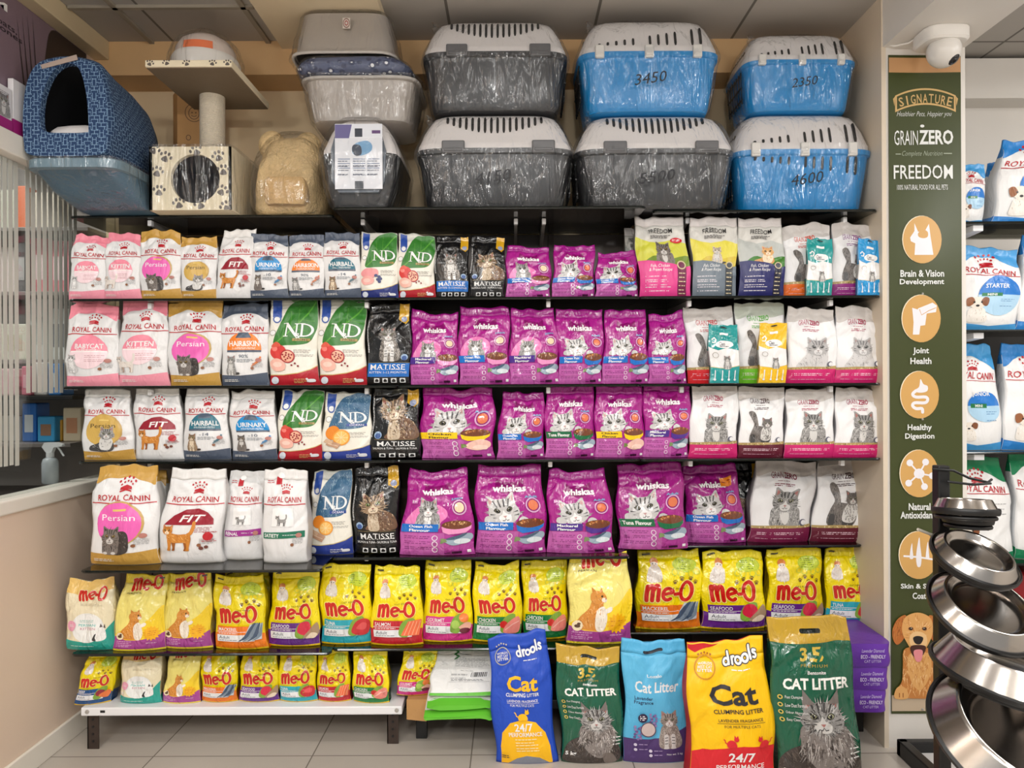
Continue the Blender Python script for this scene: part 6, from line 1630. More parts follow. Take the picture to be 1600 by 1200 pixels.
def carrier(px0, px1, z, H, D, depth, low, kind, price, label, seed):
    zs = z + H * .6
    x0, x1 = P(px0, 600 - (zs - CZ) * F / D, D).x, P(px1, 600 - (zs - CZ) * F / D, D).x
    xc, hw, hd = (x0 + x1) / 2, (x1 - x0) / 2, depth / 2
    yc = Y(D) + hd
    r = thing('pet_carrier', label, 'pet carrier', (xc, yc, z), 'wrapped pet carriers stacked on top of the wall unit')
    m = MB(); m.rings([ring(xc, yc, z + H * t, hw * a, hd * b, 6) for t, a, b in LOW]); m.build('lower_shell', low, r, smooth=35)
    m = MB(); m.rings([ring(xc, yc, z + H * t, hw * a, hd * b, 6) for t, a, b in UPP]); m.build('upper_shell', PL_GREY, r, smooth=35)
    def fy(t, sec=UPP): return yc - hd * interp3(sec, t)[1]
    m = MB()
    def slot(x, t0, t1, w, sec):
        n = 6; V = []; Fc = []
        for k in range(n + 1):
            t = t0 + (t1 - t0) * k / n
            ww = w * (0.55 if k in (0, n) else 1)
            for dx in (-ww, ww):
                for dy in (-0.0022, 0.008): V.append((x + dx, fy(t, sec) + dy, z + H * t))
        for k in range(n):
            a = k * 4; Fc += [(a, a + 2, a + 6, a + 4), (a, a + 4, a + 5, a + 1), (a + 2, a + 3, a + 7, a + 6)]
        Fc += [(0, 1, 3, 2), (n * 4, n * 4 + 2, n * 4 + 3, n * 4 + 1)]
        m.add(V, Fc)
    if kind == 'g':
        for k in range(16):
            q = (k - 7.5) / 7.5
            slot(xc + q * hw * 0.60, 0.765 + 0.115 * q * q, 0.955, hw * 0.017, UPP)
    else:
        for k in range(13):
            q = (k - 6) / 6
            if k in (5, 10) : continue
            slot(xc + q * hw * 0.72, 0.672, 0.69 + 0.19 * (k / 12.0), hw * 0.017, UPP)
        if kind == 'bb':
            m.build('vent_slots', SLOT, r); m = MB()
            for k in range(13):
                q = (k - 6) / 6
                if k in (5, 10): continue
                slot(xc + q * hw * 0.72, 0.53 - 0.14 * (k / 12.0) - .03, 0.53, hw * 0.017, LOW)
    m.build('vent_slots' if kind != 'bb' else 'lower_vent_slots', SLOT, r)
    yr = yc - hd * 1.03
    for q in ((-.52, .62) if kind == 'g' else (-.72, -0.02, .66)):
        m = MB(); w = hw * (0.145 if kind == 'g' else 0.065)
        zt, zb = z + H * (.675 if kind == 'g' else .665), z + H * (.545 if kind == 'g' else .53)
        m.box(xc + q * hw - w, xc + q * hw + w, yr - 0.006, yr + 0.012, zb, zt, 0.005)
        m.box(xc + q * hw - w * .8, xc + q * hw + w * .8, yr - 0.009, yr, zb + H * .02, zb + H * .05, 0.003)
        m.build('latch', PL_CLIP if kind == 'g' else PL_CLIPW, r)
    # handle on the roof, barred door at the end
    m = MB(); m.tube([(xc - hw * .25, yc, z + H * .97), (xc - hw * .22, yc, z + H * .975), (xc + hw * .22, yc, z + H * .975), (xc + hw * .25, yc, z + H * .97)], 0.009, 8); m.build('handle', PL_CLIP, r)
    sx = -1 if xc > 0.1 else 1
    m = MB(); xe = xc + sx * hw * 0.965
    for k in range(7):
        yy = yc + hd * 0.52 * (k - 3) / 3
        m.tube([(xe, yy, z + H * .15), (xe + sx * hw * .03, yy, z + H * .5), (xe - sx * hw * .05, yy, z + H * .80)], 0.0035, 6)
    for t, dx in ((.2, .005), (.35, .02), (.5, .03), (.65, .0), (.78, -.045)): m.tube([(xe + sx * hw * dx, yc - hd * .55, z + H * t), (xe + sx * hw * dx, yc + hd * .55, z + H * t)], 0.0035, 6)
    m.build('barred_door', BLACK, r)
    film_over(r, LOW[:-1] + UPP[1:], xc, yc, z, H, hw * 1.005, hd * 1.005, seed)
    # twisted film tail at a corner
    m = MB(); m.tube([(xc - hw * .8, yc - hd * .6, z + H * .90), (xc - hw * .86, yc - hd * .62, z + H * .94), (xc - hw * .84, yc - hd * .62, z + H * .975)], [0.02, 0.010, 0.016], 9)
    m.build('film_tail', FILM, r, smooth=True)
    if price:
        t = .30; s_ = (fy(.45, LOW) - fy(.2, LOW)) / (H * .25)
        flat_text(price, xc - hw * .02, fy(t, LOW) - 0.038, z + H * t, hw * .46, H * .105, 'price_marking', MARK, r, 0.25, 0.13, s_, 0.0)
    return r

carrier(649, 896, Z1 + 0.0006, 0.380, 2.835, 0.36, PL_DARK, 'g', '4150', 'dark grey carrier marked 4150, lower one above the black and purple small bags', 1)
carrier(659, 887, Z1 + 0.384, 0.362, 2.845, 0.34, PL_DARK, 'g', None, 'glossy dark grey carrier on top of the one marked 4150', 2)
carrier(901, 1152, Z1 + 0.0006, 0.375, 2.84, 0.36, PL_DARK, 'g', '5500', 'dark grey carrier marked 5500 below a blue carrier', 3)
carrier(906, 1127, Z1 + 0.379, 0.370, 2.85, 0.34, PL_BLUE, 'b', '3450', 'blue carrier marked 3450 on top of the grey one marked 5500', 4)
carrier(1150, 1369, Z1 + 0.0006, 0.400, 2.905, 0.35, PL_BLUE, 'bb', '4600', 'blue carrier marked 4600 with slots in both halves beside the partition', 5)
carrier(1166, 1344, Z1 + 0.404, 0.318, 2.915, 0.33, PL_BLUE, 'b', '2350', 'smallest blue carrier marked 2350 on top of the one marked 4600', 6)

def end_carrier():
    D = 2.815; z = Z1 + 0.0006; H = 0.345
    x0, x1 = X(499, D, 250), X(622, D, 250); xc, hw = (x0 + x1) / 2, (x1 - x0) / 2; hd = 0.20; yc = Y(D) + hd
    r = thing('pet_carrier', 'dark grey carrier seen from its door end, with white information sheet', 'pet carrier', (xc, yc, z), 'wrapped pet carriers stacked on top of the wall unit')
    lo = [(0, .66, .8), (.02, .74, .86), (.25, .90, .95), (.55, 1.0, 1.0), (.58, 1.02, 1.02), (.60, 1.0, 1.0)]
    up = [(.60, .99, .99), (.66, .98, .98), (.85, .80, .9), (.95, .64, .84), (1.0, .45, .72)]
    m = MB(); m.rings([ring(xc, yc, z + H * t, hw * a, hd * b, 7) for t, a, b in lo]); m.build('lower_shell', PL_DARK, r, smooth=35)
    m = MB(); m.rings([ring(xc, yc, z + H * t, hw * a, hd * b, 7) for t, a, b in up]); m.build('upper_shell', PL_GREY, r, smooth=35)
    yf = Y(D) - 0.006
    m = MB()
    oc = [(-.66, .28), (-.5, .16), (.5, .16), (.66, .28), (.70, .62), (.52, .90), (-.52, .90), (-.70, .62)]
    m.prism([(xc + hw * a, z + H * b) for a, b in oc], lambda a, b, t: (a, t, b), yf, yf + 0.045); m.build('door_frame', solid('slate_door_plastic', (86, 96, 108), 0.4), r)
    m = MB()
    for k in range(8): xx = xc + hw * .5 * (k - 3.5) / 3.5; m.tube([(xx, yf - 0.005, z + H * .2), (xx, yf - 0.005, z + H * .86)], 0.003, 6)
    for k in range(6): zz = z + H * (.22 + .124 * k); m.tube([(xc - hw * .56, yf - 0.005, zz), (xc + hw * .56, yf - 0.005, zz)], 0.003, 6)
    m.build('barred_door', solid('pale_grey_bars', (170, 176, 184), 0.4), r)
    A = Art(0.8); A.rect(0.0, 0.80, 1, 1, (214, 218, 226)); A.poly([(0.004, 0.78), (0.30, 0.78), (0.36, 0.99), (0.004, 0.99)], (96, 90, 140)); A.rect(0.42, 0.80, 0.58, 0.93, (40, 46, 60)); A.rect(0.78, 0.85, 0.96, 0.90, (90, 60, 110))
    A.smooth([(0.36, 0.60), (0.44, 0.70), (0.66, 0.74), (0.78, 0.68), (0.76, 0.58), (0.60, 0.52), (0.42, 0.52)], (110, 160, 200)); A.smooth([(0.36, 0.60), (0.40, 0.68), (0.54, 0.66), (0.56, 0.54), (0.44, 0.51)], (54, 66, 84))
    for x in (0.06, 0.38, 0.68): A.fine(x, x + 0.27, (0.42, 0.35, 0.34, 0.28, 0.22, 0.21), (96, 104, 124), 0.012, int(x * 10)); A.rect(x, 0.455, x + 0.26, 0.465, (90, 110, 150)); A.rect(x, 0.385, x + 0.26, 0.395, (90, 110, 150)); A.rect(x, 0.315, x + 0.26, 0.325, (90, 110, 150))
    A.rect(0.42, 0.004, 0.60, 0.12, (70, 76, 84))
    panel_art(A, r, xc - hw * .58, xc + hw * .62, z + H * .19, z + H * .90, yf - 0.0095, (226, 228, 234), 'information_sheet', 'sheet')
    film_over(r, lo[:-1] + up[1:], xc, yc - 0.008, z, H, hw * 1.01, hd * 1.06, 7, ex=7)
def panel_art(A, root, x0, x1, z0, z1, y, base, name, kind='sheet', thick=0.002, mat=None, wave=None, split=False):
    """a flat printed sheet facing -y; wave(u, v) gives its small bends"""
    A.bake(); n = (NU - 1, NV - 1)
    wv = wave or (lambda u, v: 0.0)
    def pt(u, v, o): return (x0 + (x1 - x0) * u, y + wv(u, v) - o, z0 + (z1 - z0) * v)
    V = []; Fs = []; cs = []
    for j in range(NV):
        for i in range(NU): V.append(pt(i / n[0], j / n[1], 0))
    o2 = len(V)
    for j in range(NV):
        for i in range(NU): V.append(pt(i / n[0], j / n[1], -thick))
    for j in range(NV - 1):
        for i in range(NU - 1):
            a = j * NU + i
            Fs += [(a, a + 1, a + NU + 1, a + NU), (o2 + a + 1, o2 + a, o2 + a + NU, o2 + a + NU + 1)]; cs += [lin(base)] * 2
    for j in range(NV - 1):
        for i, fl in ((0, 1), (NU - 1, 0)):
            q = (j * NU + i, o2 + j * NU + i, o2 + (j + 1) * NU + i, (j + 1) * NU + i); Fs.append(q[::-1] if fl else q); cs.append(lin(base))
    for i in range(NU - 1):
        for j, fl in ((0, 0), (NV - 1, 1)):
            q = (j * NU + i, o2 + j * NU + i, o2 + j * NU + i + 1, j * NU + i + 1); Fs.append(q[::-1] if fl else q); cs.append(lin(base))
    parts = {}
    for part, layer, V2, F2, col in A.baked:
        if split and part:
            g = parts.setdefault(part, ([], [], []))
        else: g = (V, Fs, cs)
        o = len(g[0])
        g[0].extend([pt(u, v, 0.0004 + 0.00008 * layer) for u, v in V2])
        g[1].extend([tuple(i + o for i in f) for f in F2]); g[2].extend(col if isinstance(col, list) else [col] * len(F2))
    b = mesh_obj(name, V, Fs, mat or FLATP, root, cols=cs, smooth=False)
    for k, g in parts.items(): mesh_obj(k, g[0], g[1], mat or FLATP, root, cols=g[2], smooth=False)
    return b
end_carrier()

# litter trays and soft bed stacked on the end carrier
TRAY = [(0, .80, .80), (.03, .86, .86), (.5, .93, .93), (.55, .95, .95), (.92, .99, .99), (.93, 1.03, 1.03), (1.0, 1.04, 1.04)]
TRAYG = solid('warm_grey_tray_plastic', (168, 160, 152), 0.35, var=0.03)
def tray(px0, px1, z, H, D, depth, inv, label, seed):
    x0, x1 = X(px0, D, 150), X(px1, D, 150); xc, hw, hd = (x0 + x1) / 2, (x1 - x0) / 2, depth / 2; yc = Y(D) + hd
    r = thing('litter_tray', label, 'litter tray', (xc, yc, z), 'wrapped grey litter trays')
    sec = TRAY if not inv else [(1 - t, a, b) for t, a, b in TRAY[::-1]]
    m = MB(); m.rings([ring(xc, yc, z + H * t, hw * a * .96, hd * b * .96, 6) for t, a, b in sec], cap1=inv, cap0=not inv)
    if not inv: m.rings([ring(xc, yc, z + H * t + 0.004, hw * a * .94, hd * b * .94, 6) for t, a, b in sec], cap1=False)
    m.build('tray', TRAYG, r, smooth=40)
    m = MB(); zz = z + H * (.97 if not inv else .03); m.tube([p for p in ring(xc, yc, zz, hw * 1.0, hd * 1.0, 6)] + [ring(xc, yc, zz, hw, hd, 6)[0]], 0.006, 8); m.build('rim', solid('pale_tray_rim', (190, 184, 178), 0.35), r, smooth=True)
    if inv:
        A = Art(1.0); A.ell(.5, .5, .46, .46, (120, 80, 70), 20, 0, 0.8); A.ell(.5, .5, .25, .25, (150, 60, 60), 14, 0, .6)
        panel_art(A, r, xc + hw * .02, xc + hw * .16, z + H * .55, z + H * .78, yc - hd * .955 - .006, (206, 198, 190), 'round_sticker')
    film_over(r, sec, xc, yc, z, H, hw, hd, seed, gap=0.007, rough=0.008)
tray(466, 652, Z1 + 0.349, 0.165, 2.85, 0.36, False, 'upright grey litter tray in clear film, standing on the end-on carrier', 11)
tray(450, 618, Z1 + 0.590, 0.175, 2.83, 0.38, True, 'upturned grey litter tray in clear film at the top of the pile', 12)
def star_bed():
    D = 2.815; z = Z1 + 0.517; H = 0.070
    x0, x1 = X(452, D, 110), X(640, D, 110); xc, hw = (x0 + x1) / 2, (x1 - x0) / 2; hd = 0.19; yc = Y(D) + hd
    r = thing('soft_pet_bed', 'folded blue pet bed with white stars between the two grey litter trays', 'pet bed', (xc, yc, z))
    m, nt, b = base_mat('navy_star_fabric')
    tc = nt.nodes.new('ShaderNodeTexCoord'); vo = nt.nodes.new('ShaderNodeTexVoronoi'); vo.inputs['Scale'].default_value = 34
    cr = nt.nodes.new('ShaderNodeValToRGB'); cr.color_ramp.interpolation = 'CONSTANT'
    cr.color_ramp.elements[0].color = lin((226, 228, 232)); cr.color_ramp.elements[1].position = 0.22; cr.color_ramp.elements[1].color = lin((58, 66, 96))
    e = cr.color_ramp.elements.new(0.46); e.color = lin((84, 94, 124))
    nt.links.new(tc.outputs['Object'], vo.inputs['Vector']); nt.links.new(vo.outputs['Distance'], cr.inputs[0]); nt.links.new(cr.outputs[0], b.inputs['Base Color']); b.inputs['Roughness'].default_value = 0.8
    sec = [(0, .80, .80), (.15, .95, .95), (.5, 1.0, 1.0), (.85, .95, .95), (1, .78, .8)]
    mb = MB(); rg = []
    for t, a, c in [(q, *interp3(sec, q)) for q in np.linspace(0, 1, 9)]:
        rg.append([(p[0], p[1], p[2] + 0.010 * noise.noise(Vector((p[0] * 9, p[1] * 9, 3))) * (1 if 0.1 < t < 0.9 else 0)) for p in ring(xc, yc, z + H * t, hw * a, hd * c, 4)])
    mb.rings(rg); mb.build('cushion', m, r, smooth=True)
    film_over(r, sec, xc, yc, z, H, hw, hd, 13, gap=0.006, ex=4)
star_bed()

# beige plush house
def plush_house():
    D = 2.80; z = Z1 + 0.0006; H = 0.335
    x0, x1 = X(370, D, 270), X(485, D, 270); xc, hw = (x0 + x1) / 2, (x1 - x0) / 2; hd = 0.19; yc = Y(D) + hd + 0.10
    r = thing('plush_pet_house', 'beige plush pet house in clear film, right of the paw print cat tree', 'pet house', (xc, yc, z))
    fur = solid('beige_plush', (222, 192, 142), 0.9, var=0.22, vscale=30, bump=(70, 0.9, 0.012, 4.0))
    m = MB(); rg = []
    for t in np.linspace(0, 1, 22):
        k = np.interp(t, [0, .06, .35, .6, .8, .93, 1], [.82, .95, 1.0, .95, .80, .62, .30])
        xo = 0.02 * t
        rg.append([(p[0] + 0.030 * noise.noise(Vector((p[0] * 11, p[1] * 11, p[2] * 9))), p[1] + 0.036 * noise.noise(Vector((p[0] * 13 + 9, p[1] * 11, p[2] * 10))), p[2]) for p in ring(xc + xo, yc, z + H * t, hw * k, hd * k, 3.4, 64)])
    m.rings(rg); m.build('house_body', fur, r, smooth=True)
    for sx, zz in ((-.55, .90), (.50, .88)):
        m = MB(); m.ball((xc + hw * sx, yc - hd * .35, z + H * zz), 0.05, (1.1, .8, 1.2), 10); m.build('ear', fur, r, smooth=True)
    m = MB(); rg = []
    for t in np.linspace(0, 1, 10):
        k = 0.84 + 0.16 * math.sin(math.pi * t) ** .5
        rg.append([(p[0], p[1] + 0.008 * noise.noise(Vector((p[0] * 16, p[2] * 16, 4))), p[2]) for p in ring(xc + hw * .12, yc - hd * .92, z + 0.03 + 0.105 * t, hw * .62 * k, 0.05 * k, 4, 40)])
    m.rings(rg); m.build('front_cushion', solid('tan_plush_cushion', (206, 170, 118), 0.9, var=0.15, vscale=30, bump=(80, 0.8, 0.01, 4.0)), r, smooth=True)
    sec = [(0, .86, 1.05), (.06, .98, 1.2), (.35, 1.04, 1.22), (.6, 1.0, 1.06), (.8, .86, .9), (.93, .72, .72), (1.0, .42, .42)]
    film_over(r, sec, xc + 0.01, yc, z, H * 1.03, hw, hd, 14, gap=0.008, ex=3.4, rough=0.016)
plush_house()

def paw_art(A, n=7, seed=1, col=(92, 84, 78), s=0.06, pts=None):
    rnd = random.Random(seed)
    for (x, y) in pts or [(rnd.uniform(.1, .9), rnd.uniform(.1, .9)) for _ in range(n)]:
        a = rnd.uniform(-.6, .6); A.frame(x, y, s, a); A.smooth([(-.5, -.35), (0, .25), (.5, -.35), (.3, -.6), (-.3, -.6)], col, 4)
        for dx, dy in ((-.75, .25), (-.28, .62), (.28, .62), (.75, .25)): A.ell(dx, dy, .2, .27, col, 8)
        A.noframe()
def cat_tree():
    D = 2.845; z = Z1 + 0.0006
    x0, x1 = X(233, D, 280), X(362, D, 280); z1 = Z(229, D, 300)
    yb = Y(D) + 0.33
    r = thing('cat_tree', 'cream paw print cat tree with rope post and upper platform', 'cat tree', ((x0 + x1) / 2, Y(D) + 0.16, z))
    cream = solid('cream_fleece', (228, 216, 188), 0.85, var=0.05, vscale=20, bump=(120, 0.3))
    cx, cz = X(305, D, 280), Z(279, D, 305); rad = 0.094
    out = [(x0, z), (x1, z), (x1, z1), (x0, z1)]; hole = [(cx + rad * math.cos(a), cz + rad * math.sin(a)) for a in np.linspace(0, 2 * math.pi, 41)[:-1]]
    m = MB(); tri = geometry.tessellate_polygon([[Vector((a, b, 0)) for a, b in out], [Vector((a, b, 0)) for a, b in hole]])
    allp = out + hole
    m.add([(a, Y(D), b) for a, b in allp], [tuple(t) for t in tri])
    k = len(hole)
    m.add([(a, Y(D), b) for a, b in hole] + [(a, Y(D) + 0.02, b) for a, b in hole], [(i, (i + 1) % k, k + (i + 1) % k, k + i) for i in range(k)])
    m.hexa([(x0, Y(D) + .0, z), (x0 + .012, Y(D), z), (x0 + .012, yb, z), (x0, yb, z), (x0, Y(D), z1), (x0 + .012, Y(D), z1), (x0 + .012, yb, z1), (x0, yb, z1)])
    m.hexa([(x1 - .012, Y(D) + .0, z), (x1, Y(D), z), (x1, yb, z), (x1 - .012, yb, z), (x1 - .012, Y(D), z1), (x1, Y(D), z1), (x1, yb, z1), (x1 - .012, yb, z1)])
    m.box(x0 + .012, x1 - .012, Y(D) + .001, yb, z1 - .012, z1 - .0005); m.box(x0 + .012, x1 - .012, yb - .01, yb, z, z1 - .012); m.box(x0 + .012, x1 - .012, Y(D) + .001, yb - .01, z, z + .01)
    bx = m.build('cube_house', cream, r)
    m = MB(); m.hexa([(x0 + .014, Y(D) + .022, z + .012), (x1 - .014, Y(D) + .022, z + .012), (x1 - .014, yb - .012, z + .012), (x0 + .014, yb - .012, z + .012), (x0 + .014, Y(D) + .022, z1 - .014), (x1 - .014, Y(D) + .022, z1 - .014), (x1 - .014, yb - .012, z1 - .014), (x0 + .014, yb - .012, z1 - .014)]); m.f = m.f[:2] + m.f[3:]; m.c = m.c[:2] + m.c[3:]; m.m = m.m[:2] + m.m[3:]; m.build('shade_insert', solid('interior_shade_grey', (104, 98, 98), 0.9), r)  # added insert, its dark grey stands for the shade inside the cube
    A = Art((x1 - x0) / (z1 - z)); paw_art(A, s=0.085, pts=[(.2, .83), (.57, .93), (.84, .84), (.1, .60), (.9, .62), (.12, .30), (.36, .10), (.62, .09), (.88, .30), (.06, .96), (.93, .05)])
    V = []; Fs = []; cs = []; A.bake()
    for part, layer, V2, F2, col in A.baked:
        o = len(V); V += [(x0 + (x1 - x0) * u, Y(D) - .0006, z + (z1 - z) * v) for u, v in V2]; Fs += [tuple(i + o for i in f) for f in F2]; cs += [col] * len(F2)
    mesh_obj('paw_prints', V, Fs, FLATP, bx, cols=cs, smooth=False)
    px, pD = X(332, 3.0, 200), 3.0
    zp = 2.565
    m = MB(); prof = [(0.0001, z1), (0.046, z1)]
    n = 46
    for i in range(n * 2 + 1): prof.append((0.0465 + 0.0025 * (i % 2), z1 + (zp - z1) * i / (2 * n)))
    prof.append((0.0001, zp)); m.lathe([(a, b) for a, b in prof], (px, Y(pD), 0), 28); m.build('rope_post', solid('sisal_rope', (214, 204, 186), 0.75, var=0.1, vscale=60, bump=(200, 0.4)), r, smooth=30)
    a0, a1 = X(226, 2.72, 75), X(362, 2.72, 75); y0, y1 = Y(2.72), Y(3.14)
    m = MB(); m.box(a0, a1, y0, y1, zp, zp + 0.026, 0.004); pl = m.build('platform', cream, r)
    m = MB(); m.box(a0 + .004, a1 - .004, y0 + .004, y1 - .004, zp - .003, zp + .001); m.build('underside_board', solid('taupe_board', (128, 112, 92), 0.7, var=0.12, vscale=6, bump=(30, 0.3)), r)
    A = Art(12.0); paw_art(A, s=0.05, pts=[(.06, .5), (.25, .6), (.48, .5), (.78, .5), (.95, .5)]); A.bake()
    V = []; Fs = []; cs = []
    for part, layer, V2, F2, col in A.baked:
        o = len(V); V += [(a0 + (a1 - a0) * u, y0 - .0006, zp + .001 + .024 * v) for u, v in V2]; Fs += [tuple(i + o for i in f) for f in F2]; cs += [col] * len(F2)
    mesh_obj('paw_prints', V, Fs, FLATP, pl, cols=cs, smooth=False)
    film_over(r, [(0, 1, 1), (1, 1, 1)], (x0 + x1) / 2, Y(D) + .165, z, z1 - z, (x1 - x0) / 2, .165, 15, gap=0.006, ex=14, rough=0.003)
    # round wrapped bed on the platform
    bx_, by_ = X(305, 2.80, 45), Y(2.90); zb = zp + 0.0265
    q = thing('wrapped_bowl_bed', 'white dome in clear film with an orange label, on the cat tree platform', 'pet bed', (bx_, by_, zb))
    m = MB(); m.lathe([(0.0001, .0), (.105, .0), (.125, .02), (.128, .06), (.120, .075), (.112, .07), (.112, .03), (.0001, .02)], (bx_, by_, zb), 40); m.build('base_ring', solid('translucent_white_plastic', (232, 228, 222), 0.35), q, smooth=40)
    m = MB(); m.lathe([(.114, .07), (.110, .105), (.092, .135), (.062, .155), (.0001, .165)], (bx_, by_, zb), 40); m.build('dome', solid('pale_pink_plastic', (220, 204, 194), 0.4), q, smooth=True)
    m = MB(); Vv = []; n = 10
    for i in range(n + 1):
        a = math.radians(-112 + 56 * i / n)
        for rr, zz in ((.1165, .072), (.1125, .106)): Vv.append((bx_ + rr * math.cos(a), by_ + rr * math.sin(a), zb + zz))
    m.add(Vv, [(2 * i, 2 * i + 2, 2 * i + 3, 2 * i + 1) for i in range(n)]); m.build('orange_label', solid('orange_label', (234, 120, 70), 0.5), q, smooth=True)
    film_over(q, [(0, 1.0, 1.0), (.4, 1.03, 1.03), (.7, .9, .9), (.9, .66, .66), (1.0, .3, .3)], bx_, by_, zb, .172, .13, .13, 16, gap=0.006, ex=2)
cat_tree()

# printed cardboard box behind the cat tree
def card_box():
    D = 3.20
    x0, x1 = X(277, D, 180), X(332, D, 180); z0, z1 = Z1 + 0.0006, Z(140, D, 300)
    r = thing('cardboard_box', 'tall brown box with line drawings of pets behind the rope post', 'cardboard box', ((x0 + x1) / 2, Y(D) + .05, z0))
    m = MB(); m.hexa([(x0, Y(D), z0), (x1, Y(D) + .02, z0), (x1 - .02, Y(D) + .09, z0), (x0 - .045, Y(D) + .06, z0), (x0, Y(D), z1), (x1, Y(D) + .02, z1), (x1 - .02, Y(D) + .09, z1), (x0 - .045, Y(D) + .06, z1)]); m.build('box', CARD, r)
    A = Art((x1 - x0) / (z1 - z0)); K = (96, 64, 30)
    A.frame(.45, .84, .34); stroke(A, arc(0, 0, .7, .75, 0, 361, 20), .06, K, 1); stroke(A, arc(0, -.05, .42, .5, 0, 361, 16), .06, K, 1); A.ell(-.15, 0, .06, .06, K, 8); A.ell(.15, 0, .06, .06, K, 8); stroke(A, [(-.2, -.25), (0, -.32), (.2, -.25)], .06, K)
    A.frame(.3, .66, .12); stroke(A, arc(0, 0, .5, .6, 0, 361, 14), .16, K, 1)
    A.frame(.6, .44, .3); stroke(A, [(-.4, 0), (-.4, .5), (0, .9), (.4, .5), (.4, 0), (-.4, 0)], .07, K, 1); A.rect
    A.frame(.3, .40, .24); A.poly([(-.5, 0), (.5, 0), (.4, .3), (0, .6), (-.4, .3)], K); A.noframe()
    A.bake(); V = []; Fs = []; cs = []
    for part, layer, V2, F2, col in A.baked:
        o = len(V); V += [(x0 + (x1 - x0) * u, Y(D) + .02 * u - .0006 - .00005 * layer, z0 + (z1 - z0) * v) for u, v in V2]; Fs += [tuple(i + o for i in f) for f in F2]; cs += [col] * len(F2)
    mesh_obj('line_drawing', V, Fs, FLATP, r, cols=cs, smooth=False)
card_box()

